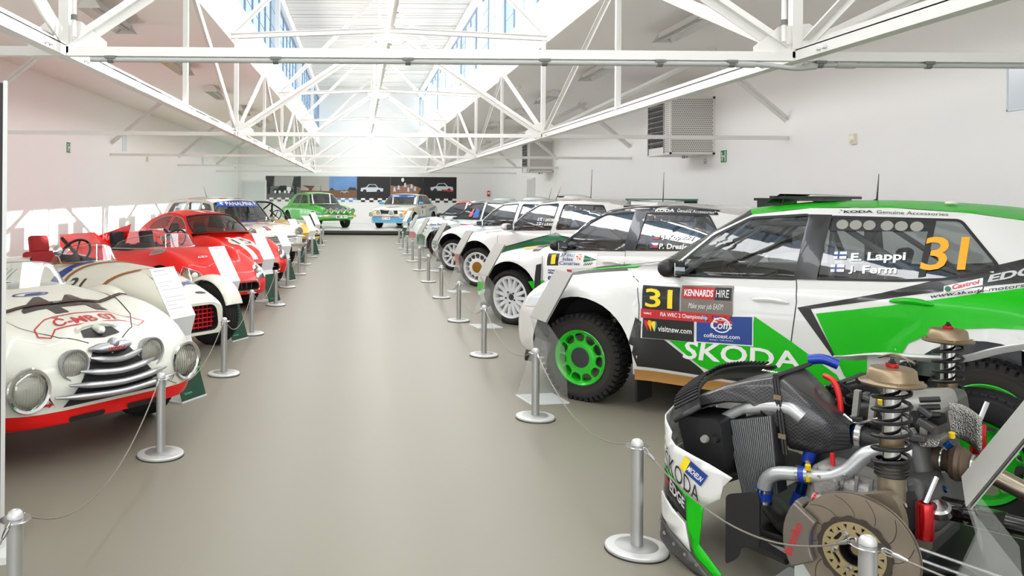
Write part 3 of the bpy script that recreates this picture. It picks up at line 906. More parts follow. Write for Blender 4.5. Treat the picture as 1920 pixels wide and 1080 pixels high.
    # -------------------------------------------------------------- decals lying on the skin
    def onto(s, pts, side, off):
        t = s.tree(); out = []
        for a, b in pts:
            if side == 'L': o, d = Vector((a, 2.5, b)), Vector((0, -1, 0))
            elif side == 'R': o, d = Vector((a, -2.5, b)), Vector((0, 1, 0))
            elif side == 'T': o, d = Vector((a, b, 4)), Vector((0, 0, -1))
            elif side == 'B': o, d = Vector((-6, a, b)), Vector((1, 0, 0))
            else: o, d = Vector((6, a, b)), Vector((-1, 0, 0))
            h = t.ray_cast(o, d)
            if h[0] is None:
                q = t.find_nearest(o + d*(2.5 - .85 if side in 'LR' else 3))
                out.append((None, q)); continue
            n = h[1]
            if n.dot(d) > 0: n = -n
            out.append((h[0] + n*off, None))
        # points that missed take the depth of the nearest hit
        good = [(p, o) for p, (o, _) in zip(pts, out) if o is not None]
        res = []
        for p, (o, q) in zip(pts, out):
            if o is None:
                if good:
                    gp, go = min(good, key=lambda e: (e[0][0]-p[0])**2 + (e[0][1]-p[1])**2); o = go.copy()
                    if side in 'LR': o.x, o.z = p
                    elif side == 'T': o.x, o.y = p
                    else: o.y, o.z = p
                else: o = Vector((p[0], 0, p[1]))
            res.append(o)
        return res
    def shape(s, name, m, side, outer, holes=(), layer=0, step=.045, parent=None):
        vs, fs = flat_mesh(outer, holes, step)
        b = MB(); b.add(s.onto(vs, side, .0021*(layer+1)), fs)
        return b.build(name, m, parent or s.root)
    def quad(s, vs, q):
        """unit box -> quad (bl, br, tr, tl)"""
        return [tuple(q[0][k]*(1-u)*(1-v) + q[1][k]*u*(1-v) + q[2][k]*u*v + q[3][k]*(1-u)*v for k in (0, 1)) for u, v in vs]
    def text(s, st, m, side, q, bold=.0, shear=0.0, layer=1, name='lettering', space=1.0, step=.05, parent=None):
        vs, fs, _ = text_flat(st, bold, shear, space)
        p2 = s.quad(vs, q)
        p2, fs = grid_cut(p2, fs, step)
        b = MB(); b.add(s.onto(p2, side, .0021*(layer+1)), fs)
        return b.build(name, m, parent or s.root)
    def strip(s, name, m, side, pts, w=.006, layer=1, closed=False):
        """thin line (panel gap, pin stripe) along a path"""
        P = [Vector(p) for p in pts]; out = []
        k = len(P)
        vs = []; fs = []
        dense = []
        for i in range(k-1):
            n = max(1, int((P[i+1]-P[i]).length/.05))
            for j in range(n): dense.append(P[i].lerp(P[i+1], j/n))
        dense.append(P[-1]); P = dense; k = len(P)
        for i in range(k):
            t = (P[min(i+1, k-1)]-P[max(i-1, 0)]).normalized(); n = Vector((-t.y, t.x))
            vs += [tuple(P[i]+n*w/2), tuple(P[i]-n*w/2)]
        for i in range(k-1): fs.append((2*i, 2*i+1, 2*i+3, 2*i+2))
        b = MB(); b.add(s.onto(vs, side, .0021*(layer+1)), fs)
        return b.build(name, m, s.root)
    def part(s, name, mb, m, parent=None, smooth=True, ang=38, fix=True):
        return mb.build(name, m, parent or s.root, smooth, ang, fix=fix)

# ------------------------------------------------------------------ wheels
WCACHE = {}
def tyre_mesh(r, w, rr, kind):
    k = ('t', r, w, rr, kind)
    if k in WCACHE: return WCACHE[k]
    b = MB(); h = w/2
    pr = [(rr-.012, -h*.7), (rr+.004, -h*.86), (rr+(r-rr)*.45, -h), (rr+(r-rr)*.8, -h*.97), (r-.012, -h*.86), (r-.002, -h*.7), (r, -h*.35), (r, 0)]
    pr = pr + [(a, -c) for a, c in pr[-2::-1]]
    M = R(-90, 'X')
    b.lathe(pr, 56, M, 0)
    if kind == 'gravel':
        n = 44
        for i in range(n):
            a = 2*pi*i/n
            for j, yo in enumerate((-.36, -.12, .12, .36)):
                aa = a + (pi/n if j in (1, 2) else 0)
                rot = Matrix.Rotation(-aa, 3, 'Y')
                c = rot @ Vector((r+.003, yo*w*1.02, 0))
                b.box(c, (.014, w*.2, 2*pi*r/n*.66), rot, 0)
            for sd in (-1, 1):
                rot = Matrix.Rotation(-a, 3, 'Y')
                b.box(rot @ Vector((r-.014, sd*h*.93, 0)), (.026, .012, 2*pi*r/n*.6), rot, 0)
    elif kind == 'road':
        for yo in (-.3, -.1, .1, .3):
            b.torus(r+.0005, .006, 56, 6, M @ T(0, 0, yo*w), 0)
        n = 60
        for i in range(n):
            rot = Matrix.Rotation(-2*pi*i/n, 3, 'Y')
            for sd in (-1, 1): b.box(rot @ Vector((r-.004, sd*h*.72, 0)), (.012, w*.14, 2*pi*r/n*.75), rot, 0)
    me = b.mesh('wheel', RUBBER, True, 34)
    WCACHE[k] = me; return me
def sidewall_mesh(r, w, rr):
    k = ('s', r, w, rr)
    if k in WCACHE: return WCACHE[k]
    b = MB(); h = w/2
    for q in (rr+.012, rr+(r-rr)*.55, rr+(r-rr)*.62, rr+(r-rr)*.69): b.torus(q, .0022, 56, 5, R(-90, 'X') @ T(0, 0, h*(.93 if q < rr+.02 else 1.0)))
    b.lathe([(rr+.004, h*.87), (rr+(r-rr)*.45, h*1.006), (rr+(r-rr)*.74, h*.99)], 56, R(-90, 'X'))
    me = b.mesh('sidewall', RUBBER_WORN); WCACHE[k] = me; return me
def rim_mesh(kind, rr, w, m, n=12):
    k = ('r', kind, rr, w, m.name, n)
    if k in WCACHE: return WCACHE[k]
    b = MB(); h = w/2; M = R(-90, 'X')
    lip = [(rr*.93, h*.45), (rr*.955, h*.78), (rr+.002, h*.83), (rr+.004, h*.88), (rr-.004, h*.9), (rr*.945, h*.84), (rr*.90, h*.72)]
    barrel = [(rr*.9, h*.72), (rr*.86, h*.3), (rr*.85, -h*.6), (rr*.95, -h*.85)]
    b.lathe([(rr+.004, h*.86), (rr*.985, h*.905), (rr*.93, h*.8)] + barrel, 48, M)
    if kind == 'holes':          # disc with a ring of rounded windows
        holes = []
        for i in range(n):
            a = 2*pi*i/n
            q = [(rr*.6, -.16), (rr*.62, .16), (rr*.86, .2), (rr*.9, 0), (rr*.86, -.2)]
            q = [(x, y*(pi*1.55/n)*.62/.2) for x, y in q]
            holes.append(rounded([(x*cos(a+y), x*sin(a+y)) for x, y in q], .02, 3))
        outer = [(rr*.94*cos(2*pi*i/48), rr*.94*sin(2*pi*i/48)) for i in range(48)]
        b.extrude(outer, h*.2, M @ T(0, 0, h*.5), None, holes)
        b.lathe([(rr*.55, h*.7), (rr*.5, h*.74), (rr*.42, h*.75), (0, h*.75)], 40, M)
    elif kind == 'spokes':
        for i in range(n):
            a = 2*pi*i/n
            rot = Matrix.Rotation(a, 4, 'Z')
            MM = M @ rot
            p0, p1 = (rr*.3, h*.72), (rr*.93, h*.82)
            ww0, ww1 = rr*.085, rr*.06
            vs = [MM @ Vector(v) for v in ((p0[0], -ww0, p0[1]), (p0[0], ww0, p0[1]), (p1[0], ww1, p1[1]), (p1[0], -ww1, p1[1]), (p0[0], -ww0*1.3, p0[1]-h*.4), (p0[0], ww0*1.3, p0[1]-h*.4), (p1[0], ww1*1.3, p1[1]-h*.4), (p1[0], -ww1*1.3, p1[1]-h*.4))]
            b.add(vs, [(0, 1, 2, 3), (4, 7, 6, 5), (0, 4, 5, 1), (1, 5, 6, 2), (2, 6, 7, 3), (3, 7, 4, 0)])
        b.lathe([(rr*.98, h*.85), (rr*.9, h*.84), (rr*.87, h*.7)], 48, M)
        b.lathe([(rr*.4, h*.3), (rr*.4, h*.66), (rr*.36, h*.74), (rr*.2, h*.72), (rr*.16, h*.55), (0, h*.55)], 32, M)
    elif kind == 'steel':
        b.lathe([(rr*.93, h*.6), (rr*.8, h*.35), (rr*.66, h*.3), (rr*.6, h*.5), (rr*.42, h*.62), (rr*.3, h*.55), (0, h*.55)], 40, M)
        for i in range(10):
            a = 2*pi*i/10; b.lathe([(0, .004), (rr*.05, .004), (rr*.055, 0)], 10, M @ T(rr*.72*cos(a), rr*.72*sin(a), h*.33))
    elif kind == 'wire':
        b.lathe([(rr*.16, h*.1), (rr*.16, h*.8), (rr*.1, h*.92), (0, h*.95)], 16, M)
        for i in range(36):
            a = 2*pi*i/36; a2 = a + (.35 if i % 2 else -.35)
            b.tube([M @ Vector((rr*.15*cos(a2), rr*.15*sin(a2), h*(.6 if i % 2 else .2))), M @ Vector((rr*.93*cos(a), rr*.93*sin(a), h*.4))], .0028, 5)
    me = b.mesh('rim', m, True, 35); WCACHE[k] = me; return me
def hub_mesh(kind, rr, w, m):
    k = ('h', kind, rr, w, m.name)
    if k in WCACHE: return WCACHE[k]
    b = MB(); h = w/2; M = R(-90, 'X')
    if kind == 'flat': b.lathe([(rr*.37, h*.75), (rr*.37, h*.765), (rr*.33, h*.775), (0, h*.775)], 36, M)
    elif kind == 'cap': b.lathe([(rr*.3, h*.55), (rr*.28, h*.72), (rr*.2, h*.84), (0, h*.9)], 28, M)
    elif kind == 'bolts':
        b.lathe([(rr*.15, h*.56), (rr*.13, h*.62), (0, h*.62)], 20, M)
        for i in range(5):
            a = 2*pi*i/5; b.lathe([(0, .016), (.009, .016), (.012, 0)], 6, M @ T(rr*.27*cos(a), rr*.27*sin(a), h*.72))
    me = b.mesh('hub', m); WCACHE[k] = me; return me
BRAKE = mat('brake_steel', (120, 116, 110), 0.4, metal=0.8)
def wheel(car, x, y, r, w, rr, rim, rimmat, hub=None, hubmat=None, kind='road', n=12, steer=0, sidewall=False, spin=.2):
    sd = 1 if y > 0 else -1
    o = link('wheel', tyre_mesh(r, w, rr, kind), car.root, (x, y, r+.004), (0, spin*1.0, (0 if sd > 0 else pi) + radians(steer)))
    o.rotation_mode = 'ZXY' if False else 'XYZ'
    o.rotation_euler = (0, spin, (0 if sd > 0 else pi) + radians(steer))
    link('rim', rim_mesh(rim, rr, w, rimmat, n), o)
    if hub: link('hub', hub_mesh(hub, rr, w, hubmat), o)
    if sidewall: link('sidewall', sidewall_mesh(r, w, rr), o)
    k = ('b', rr)
    if k not in WCACHE:
        b = MB(); b.lathe([(rr*.35, .0), (rr*.8, .0), (rr*.8, .02), (rr*.35, .02)], 36, R(-90, 'X') @ T(0, 0, -.02), close=True); WCACHE[k] = b.mesh('brake_disc', BRAKE)
    link('brake_disc', WCACHE[k], o)
    return o

# ------------------------------------------------------------------ recurring car parts
GLASS = glassmat('car_glass', (0.62, 0.66, 0.66), 0.06)
GLASS_D = glassmat('dark_car_glass', (0.36, 0.40, 0.42), 0.1)
GLASS_C = glassmat('clear_screen', (0.9, 0.92, 0.92), 0.05)
LENS = glassmat('lamp_lens', (0.92, 0.92, 0.9), 0.1, 0.05)
REFLECT = mat('lamp_reflector', (215, 212, 200), 0.12, metal=0.9)
SEATF = mat('black_seat_fabric', (26, 26, 30), 0.85, var=0.15)
SEATR = mat('red_seat_fabric', (150, 20, 24), 0.8)
LEATHER = mat('brown_leather', (150, 92, 40), 0.5, var=0.15, vscale=30)
CAGE = mat('grey_cage_tube', (150, 152, 155), 0.4)
def seat(car, x, y, z, m=None, back=.62, w=.46, tilt=14):
    b = MB()
    b.box((x+.05, y, z+.09), (.48, w*.8, .1)); 
    for sd in (-1, 1): b.box((x+.06, y+sd*w*.44, z+.14), (.44, .07, .14))
    rot = Matrix.Rotation(radians(-tilt), 3, 'Y')
    b.box(Vector((x-.2, y, z+.1)) + rot @ Vector((0, 0, back/2)), (.09, w*.86, back), rot)
    for sd in (-1, 1): b.box(Vector((x-.16, y+sd*w*.44, z+.1)) + rot @ Vector((0, 0, back*.42)), (.15, .07, back*.7), rot)
    b.box(Vector((x-.2, y, z+.1)) + rot @ Vector((0, 0, back+.08)), (.08, w*.5, .2), rot)
    o = car.part('seat', b, m or SEATF); bv = o.modifiers.new('soft', 'BEVEL'); bv.width = .03; bv.segments = 2
    return o
def steering(car, x, y, z, r=.18, tilt=25, m=None):
    b = MB(); M = T(x, y, z) @ R(-90+tilt, 'Y')
    b.torus(r, .014, 28, 8, M)
    for a in (0, 2.1, 4.2): b.tube([M @ Vector((0, 0, -.01)), M @ Vector((r*cos(a), r*sin(a), 0))], .01, 6)
    b.tube([M @ Vector((0, 0, -.01)), M @ Vector((0, 0, .3))], .02, 8)
    return car.part('steering_wheel', b, m or BLACK)
def cage(car, pts_list, m=None, r=.02):
    for p in pts_list:
        b = MB(); b.tube(p, r, 8); car.part('roll_bar', b, m or CAGE)
def mirror(car, x, y, z, m, sd, s=1.0, gm=None):
    b = MB()
    pr = [(-.06, 0), (-.055, .045), (-.03, .062), (.02, .058), (.055, .035), (.068, 0)]
    ring = []
    secs = [(-.10, .55), (-.08, .85), (-.02, 1.0), (.05, .95), (.09, .7), (.1, .35)]
    vs = []; n = 14
    for yy, k in secs:
        for i in range(n):
            a = 2*pi*i/n
            vs.append((x + s*(.055*cos(a)*k + (.01 if cos(a) > 0 else 0)), y + sd*s*yy, z + s*.062*sin(a)*k))
    fs = [(i*n+j, i*n+(j+1) % n, (i+1)*n+(j+1) % n, (i+1)*n+j) for i in range(len(secs)-1) for j in range(n)]
    fs += [tuple(range(n)), tuple((len(secs)-1)*n+j for j in range(n))]
    b.add(vs, fs)
    b.bar((x+.01, y-sd*.17*s, z-.05*s), (x, y-sd*.06*s, z-.03*s), .05*s, .03*s)
    o = car.part('mirror', b, m, ang=50)
    g = MB(); g.box((x-.062*s, y, z), (.006, .15*s, .085*s)); car.part('mirror_glass', g, gm or mat('mirror_glass', (200, 205, 208), 0.03, metal=1.0), o, False)
    return o
def lamp(car, p, r, d=(1, 0, 0), rim=None, depth=.06, lens_bulge=.18, name='headlight', ringw=.14, bodymat=None, bowl=None):
    """round lamp: chrome ring, reflector bowl, fluted lens"""
    dv = Vector(d).normalized(); M = T(*p) @ dv.to_track_quat('Z', 'Y').to_matrix().to_4x4()
    b = MB(); b.lathe([(r*.6, -depth), (r*.95, -depth*.4), (r*(1+ringw*.3), 0), (r*(1+ringw*.5), .008), (r*(1+ringw*.2), .02), (r*(1-ringw*.6), .016), (r*(1-ringw), .006)], 32, M)
    o = car.part(name, b, rim or CHROME)
    b = MB(); b.lathe([(r*(1-ringw), .004), (r*.7, -depth*.45), (r*.3, -depth*.8), (0, -depth*.85)], 28, M); car.part('reflector', b, bowl or REFLECT, o)
    b = MB(); b.sphere((0, 0, 0), r*.14, 10, 6); 
    b2 = MB(); b2.add([M @ (Vector(v)+Vector((0, 0, -depth*.4))) for v in b.v], b.f); car.part('bulb', b2, LT, o)
    q = 1-ringw
    b = MB(); b.lathe([(r*q, .006), (r*q*.85, .006+r*lens_bulge*.4), (r*q*.5, .006+r*lens_bulge*.8), (0, .006+r*lens_bulge)], 28, M); car.part('lens', b, LENS, o)
    fl = MB()
    for i in range(-5, 6):
        u = i/6*q*r; hh = sqrt(max(0, (q*r)**2-u*u))*.92
        fl.tube([M @ Vector((u, t*hh, .008 + r*lens_bulge*(1-(u*u+t*t*hh*hh)/(q*r)**2))) for t in (-1, -.5, 0, .5, 1)], r*.009, 4)
    car.part('lens_flutes', fl, mat('flute_glass', (232, 228, 214), 0.1, spec=.8), o)
    return o
def seam(car, side, pts, w=.006): return car.strip('panel_gap', BLACKSEAL, side, pts, w, 0)
def flag(car, side, q, kind, layer=1):
    """small national flag from a quad bl, br, tr, tl"""
    def sub(u0, v0, u1, v1): return car.quad([(u0, v0), (u1, v0), (u1, v1), (u0, v1)], q)
    o = car.shape('flag_decal', PW_, side, sub(0, 0, 1, 1), (), layer)
    if kind == 'fi':
        car.shape('flag_cross', PBLUE, side, sub(.3, 0, .45, 1), (), layer+1, parent=o); car.shape('flag_cross', PBLUE, side, sub(0, .38, 1, .62), (), layer+1.3, parent=o)
    else:
        car.shape('flag_stripe', PRED, side, sub(0, 0, 1, .5), (), layer+1, parent=o); car.shape('flag_wedge', PBLUE, side, car.quad([(0, 0), (.5, .5), (0, 1)], q), (), layer+2, parent=o)
    return o
PW_ = mat('print_white_vinyl', (240, 240, 238), 0.35, coat=.3)
PK = mat('print_black_vinyl', (20, 21, 23), 0.3, coat=.4)
PBLUE = mat('print_blue_vinyl', (22, 62, 140), 0.35, coat=.3)
PRED = mat('print_red_vinyl', (196, 30, 42), 0.35, coat=.3)
PGREEN = mat('print_green_vinyl', (14, 182, 8), 0.4, coat=.15, spec=.3)
PYEL = mat('print_yellow_vinyl', (250, 220, 30), 0.35, coat=.3)
PORANGE = mat('print_orange_vinyl', (255, 170, 10), 0.4)
PGREY = mat('print_grey_vinyl', (120, 112, 106), 0.35, coat=.3)
PDGREEN = mat('print_dark_green_vinyl', (12, 104, 66), 0.3, coat=.5)
PSILVER = mat('print_silver_vinyl', (200, 202, 204), 0.4)
def rect(x0, z0, x1, z1): return [(x0, z0), (x1, z0), (x1, z1), (x0, z1)]
def flares(centres, Rr, a=.035, sg=.1, ymin=.55):
    def f(x, y, z):
        if abs(y) < ymin or z < .12: return (x, y, z)
        for cx, cz in centres:
            r = sqrt((x-cx)**2 + (z-cz)**2)
            if r < Rr + 3*sg:
                k = exp_(-max(0, r-Rr)**2/(sg*sg))
                y += (1 if y > 0 else -1)*a*k*min(1, (abs(y)-ymin)/.2)
        return (x, y, z)
    return f
def exp_(v): return math.exp(v)
# ------------------------------------------------------------------ white and green rally hatchback no. 31
PAINT_W = mat('white_car_paint', (222, 222, 220), 0.3, coat=0.9)
RIM_GREEN = mat('green_rim_paint', (34, 196, 36), 0.32, coat=.5)
HUBGREY = mat('dark_grey_hub', (66, 66, 70), 0.45, metal=.3)
SKID = mat('tan_skid_board', (176, 128, 66), 0.6, var=.1, vscale=20)
VENT = mat('grey_mesh_disc', (152, 150, 144), 0.7)
def hatch(label, loc, ang, paint, roofm, dz=0.0, rim=('holes', None, 11), hub=('flat', None), tyre='gravel', frame=None, glass=None, steer=0, wr=.325, sidewall=False, arch=.44, group='modern rally cars on the right', tex=True, nose=0.0, seats=None):
    """five-door rally hatchback; dz lowers the body on its wheels"""
    c = Car('rally_car', label, 'car', loc, ang, group)
    fx, rx = 1.25, -1.27
    def dzl(pts, k=1.0): return [(x, z+dz*k) for x, z in pts]
    sp = dict(x=(-1.96, 2.08+nose),
        zb=dzl([(-1.96, .42), (-1.7, .3), (-1.2, .27), (1.5, .26), (1.9, .27), (2.08+nose, .36)]),
        zt=dzl([(-1.96, .9), (-1.9, 1.06), (-1.6, 1.12), (-1, 1.09), (.4, 1.06), (.9, 1.045), (1.3, 1.0), (1.6, .94), (1.85, .85), (2.0, .73), (2.08+nose, .58)]),
        w=[(-1.96, .62), (-1.85, .76), (-1.6, .85), (-1.27, .885), (-.7, .875), (.5, .87), (1.25, .885), (1.5, .87), (1.75, .8), (1.95, .66), (2.08+nose, .42)],
        zw=dzl([(-1.96, .7), (-1.2, .78), (0, .72), (1.2, .66), (1.8, .55), (2.08, .48)]),
        n=[(-1.96, 3), (-1.2, 5), (.6, 5.5), (1.1, 4.2), (1.7, 3.2), (2.08, 2.4)], nl=3.2, wb=[(-1.96, .8), (-1, .93), (1, .93), (2.08, .75)],
        deform=flares([(fx, .34), (rx, .34)], arch-.01, .035, .09))
    c.body(sp, paint, wells=[(fx, .36+dz*.5, arch, .48), (rx, .36+dz*.5, arch-.015, .48)], cabin=dict(plan=[(.66, -.76), (.66, .76), (-1.5, .74), (-1.5, -.74)], floor=.36, top=1.3), N=72)
    side = dzl([(.72, .93), (.62, 1.02), (.3, 1.325), (.06, 1.455), (-.3, 1.505), (-.75, 1.515), (-1.15, 1.49), (-1.42, 1.45), (-1.72, 1.1), (-1.75, 1.0), (-1.2, 1.02), (-.4, .98)])
    g = dict(zb=1.0+dz, zr=1.5+dz, yb=[(-1.75, .74), (-1.2, .82), (0, .835), (.7, .80)], yr=[(-1.5, .56), (-1.1, .62), (-.2, .645), (.4, .62)], pow=1.35,
        side=side, windows=[dzl([(.56, 1.02), (.5, 1.09), (.29, 1.295), (.06, 1.425), (-.3, 1.455), (-.27, 1.055)]),
                            dzl([(-.42, 1.445), (-1.11, 1.44), (-1.30, 1.19), (-1.05, 1.112), (-.85, 1.09), (-.38, 1.065)])], round=.025,
        ws=dict(base=(.62, 1.02+dz), top=(.06, 1.455+dz), bb=.32, bt=.16, lift=.03, fu=.07, fv=(.03, .05)),
        rw=dict(base=(-1.72, 1.1+dz), top=(-1.42, 1.45+dz), bb=.06, bt=.1, lift=.02, fu=.12, fv=(.05, .05)),
        roof=dzl([(-.3, 1.505), (-.75, 1.515), (-1.15, 1.49)]), crown=.045, roof_mat=roofm)
    c.cabin(g, paint, glass or GLASS, BLACKSEAL, .016, frame or BLACKSEAL)
    for (x, y) in ((fx, .80), (rx, .80), (fx, -.80), (rx, -.80)):
        wheel(c, x, y, wr, .2, wr-.115 if tyre == 'gravel' else wr-.07, rim[0], rim[1], hub[0], hub[1], tyre, rim[2], steer if x > 0 else 0, sidewall)
    seat(c, -.25, .36, .34+dz, seats, .62); seat(c, -.25, -.36, .34+dz, seats, .62); steering(c, .28, .36, .94+dz, .165, 22)
    b = MB(); b.box((.5, 0, .9+dz), (.3, 1.4, .16)); c.part('dashboard', b, DARK)
    z_ = dz
    cage(c, [[(-.45, sd*.66, .4+z_), (-.42, sd*.64, 1.2+z_), (-.42, sd*.56, 1.44+z_)] for sd in (-1, 1)] + [[(-.42, -.56, 1.44+z_), (-.42, .56, 1.44+z_)], [(-.42, .6, 1.4+z_), (.1, .57, 1.4+z_), (.56, .7, .98+z_)], [(-.42, -.6, 1.4+z_), (.1, -.57, 1.4+z_), (.56, -.7, .98+z_)],
             [(-.42, .62, 1.38+z_), (-.42, -.62, .5+z_)], [(-.42, -.62, 1.38+z_), (-.42, .62, .5+z_)], [(-.42, .55, 1.42+z_), (-1.3, .5, .8+z_)], [(-.42, -.55, 1.42+z_), (-1.3, -.5, .8+z_)]])
    b = MB(); b.extrude([(2.1+nose, .3), (2.13+nose, 0), (2.1+nose, -.3), (1.85, -.72), (1.75, -.72), (1.95, -.3), (1.97, 0), (1.95, .3), (1.75, .72), (1.85, .72)], .05, T(0, 0, .2+dz)); c.part('splitter', b, BLACK)
    hg = mat('headlight_glass', (205, 212, 216), 0.08, coat=1)
    for S_ in ('L', 'R'): c.shape('headlight', hg, S_, dzl([(1.83, .66), (1.64, .68), (1.52, .79), (1.62, .81), (1.80, .73)]), (), 1.5)
    for sd in (1, -1):
        b = MB(); b.tube([(1.12, sd*.6, .4), (1.1, sd*.6, .85+dz)], .03, 10); o = c.part('damper', b, mat('bronze_damper', (150, 132, 104), .35, metal=.7))
        b = MB(); b.tube([(1.11+.055*cos(a*.55), sd*.6+.055*sin(a*.55), .5+(.3+dz)*a/60) for a in range(61)], .008, 6); c.part('spring', b, BLACK, o)
    return c
def wing(c, z, m, w=.72, x=-1.72):
    b = MB()
    for sd in (-1, 1): b.box((x, sd*w, z-.01), (.36, .02, .1))
    b.extrude([(x+.22, -w+.01), (x-.2, -w+.01), (x-.2, w-.01), (x+.22, w-.01)], .025, T(0, 0, z+.02)); c.part('rear_wing', b, m, None, False)
def car31():
    c = hatch('white and green rally hatchback numbered 31 with green wheels', (3.21, 6.16), 135.65, PAINT_W, PGREEN, 0, ('holes', RIM_GREEN, 11), ('flat', HUBGREY), 'gravel', sidewall=True)
    c.shape('pillar_cover', PK, 'L', [(-.30, 1.462), (-.435, 1.462), (-.39, 1.05), (-.255, 1.045)], (), 3)
    c.shape('mirror_panel', BLACKSEAL, 'L', [(.66, 1.0), (.5, 1.12), (.47, 1.02), (.5, .995)], (), 2.5)
    # livery on the left side (x, z)
    L = 'L'
    c.shape('livery_patch', PK, L, [(.8, .69), (.72, .64), (.60, .56), (.33, .385), (.28, .335), (.78, .335), (.84, .5)], (), 0)
    c.shape('livery_patch', PGREEN, L, [(.552, .553), (-.0, .60), (-.03, .785), (-.25, .652), (-.52, .475), (-.56, .40), (.28, .385), (.33, .40)], (), 1)
    c.shape('livery_patch', PK, L, [(.34, .335), (-.56, .335), (-.60, .392), (.27, .378)], (), 1.5)
    c.shape('livery_patch', PK, L, [(-.29, .87), (-.75, 1.0), (-1.27, 1.19), (-1.5, 1.27), (-1.7, 1.24), (-1.7, 1.16), (-1.3, 1.09), (-.9, 1.0), (-.37, .868), (-.565, .49)], (), 0)
    c.shape('livery_patch', PGREEN, L, [(-.40, .843), (-.9, .955), (-1.43, 1.085), (-1.75, 1.12), (-1.85, .8), (-1.78, .7), (-1.72, .82), (-1.55, .87), (-1.3, .86), (-1.05, .82), (-.9, .72), (-.82, .55), (-.8, .4), (-.62, .4), (-.56, .48)], (), 2, .035)
    c.shape('skid_board', SKID, L, [(.8, .235), (.8, .315), (-.8, .325), (-.8, .255)], (), 4)
    c.text('ŠKODA', PW_, L, [(.455, .435), (-.325, .475), (-.31, .62), (.42, .60)], .02, 0, 3, space=1.0)
    d = c.shape('number_decal', PK, L, [(.75, .755), (.475, .757), (.475, .93), (.75, .925)], (), 3)
    c.text('31', PYEL, L, [(.725, .775), (.525, .777), (.525, .91), (.725, .905)], .012, 0, 5, parent=d, space=.82)
    d = c.shape('sponsor_decal', PGREY, L, [(.465, .757), (.112, .772), (.112, .972), (.465, .945)], (), 3)
    c.shape('sponsor_panel', PRED, L, [(.452, .86), (.232, .869), (.232, .948), (.452, .935)], (), 5, parent=d)
    c.shape('sponsor_panel', PK, L, [(.230, .869), (.122, .874), (.122, .954), (.230, .948)], (), 5, parent=d)
    c.text('KENNARDS', PW_, L, [(.44, .878), (.24, .887), (.24, .932), (.44, .922)], .03, 0, 6.5, parent=d)
    c.text('HIRE', PW_, L, [(.222, .888), (.135, .892), (.135, .938), (.222, .934)], 0, 0, 6.5, parent=d)
    c.text('Make your job EASY!', PW_, L, [(.41, .785), (.17, .795), (.17, .845), (.41, .835)], -.003, .3, 5, parent=d)
    d = c.shape('sponsor_decal', PRED, L, [(.757, .692), (.112, .714), (.112, .776), (.757, .758)], (), 4)
    c.text('FIA WRC 2 Championship', PW_, L, [(.61, .708), (.275, .722), (.275, .758), (.61, .747)], .012, 0, 6, parent=d)
    c.text('WRC', PW_, L, [(.735, .72), (.675, .722), (.675, .737), (.735, .735)], .03, 0, 6, parent=d)
    c.text('WRC.com', PW_, L, [(.235, .731), (.145, .735), (.145, .753), (.235, .75)], .02, 0, 6, parent=d)
    d = c.shape('sponsor_decal', PW_, L, [(.755, .545), (.365, .562), (.365, .712), (.752, .7)], (), 2.5)
    d = c.shape('sponsor_decal', PK, L, [(.745, .548), (.37, .563), (.37, .709), (.742, .697)], (), 3.5)
    c.text('visitnsw.com', PW_, L, [(.628, .608), (.385, .617), (.385, .652), (.628, .647)], .012, 0, 5, parent=d)
    for k, (a, m_) in enumerate(((0, PRED), (1, PORANGE), (2, PYEL))):
        c.shape('fan_mark', m_, L, [(.69+.012-.024*k, .60), (.735-.028*k, .66-.002*k), (.728-.03*k, .682-.006*abs(1-k)), (.705-.03*k, .676)], (), 5+.2*k, parent=d)
    c.shape('fan_mark', mat('print_teal', (40, 150, 170), .4), L, [(.652, .6), (.648, .66), (.635, .678), (.638, .64)], (), 5.8, parent=d)
    d = c.shape('sponsor_decal', PW_, L, [(.362, .562), (-.025, .585), (-.025, .788), (.362, .755)], (), 3)
    d = c.shape('sponsor_decal', PBLUE, L, [(.352, .57), (-.018, .593), (-.018, .78), (.352, .748)], (), 4)
    c.text('coffscoast.com', PW_, L, [(.30, .608), (.06, .622), (.06, .65), (.30, .637)], .01, 0, 5.5, parent=d)
    c.text('Bellingen · Coffs Harbour', PW_, L, [(.26, .59), (.10, .6), (.10, .61), (.26, .6)], 0, 0, 5.5, parent=d)
    c.text('Coffs', PW_, L, [(.255, .672), (.11, .682), (.11, .735), (.255, .725)], .01, .15, 5.5, parent=d)
    c.shape('swirl_mark', PW_, L, [(.183+.062*cos(2*pi*i/28), .703+.052*sin(2*pi*i/28)) for i in range(28)], [[(.183+.054*cos(2*pi*i/28), .703+.044*sin(2*pi*i/28)) for i in range(28)]], 5.5, parent=d)
    # names, flags and number on the rear window
    flag(c, L, [(-.475, 1.185), (-.545, 1.19), (-.545, 1.235), (-.475, 1.23)], 'fi', 3); flag(c, L, [(-.465, 1.105), (-.54, 1.11), (-.54, 1.155), (-.465, 1.15)], 'fi', 3)
    c.text('E.', PW_, L, [(-.57, 1.178), (-.63, 1.183), (-.63, 1.232), (-.57, 1.227)], .03, 0, 3); c.text('Lappi', PW_, L, [(-.66, 1.172), (-.86, 1.185), (-.86, 1.25), (-.66, 1.237)], .03, 0, 3)
    c.text('J.', PW_, L, [(-.565, 1.10), (-.605, 1.103), (-.605, 1.152), (-.565, 1.149)], .03, 0, 3); c.text('Ferm', PW_, L, [(-.64, 1.106), (-.82, 1.12), (-.82, 1.168), (-.64, 1.155)], .03, 0, 3)
    c.text('31', PORANGE, L, [(-.935, 1.145), (-1.155, 1.16), (-1.165, 1.35), (-.955, 1.34)], .012, 0, 5, space=.82)
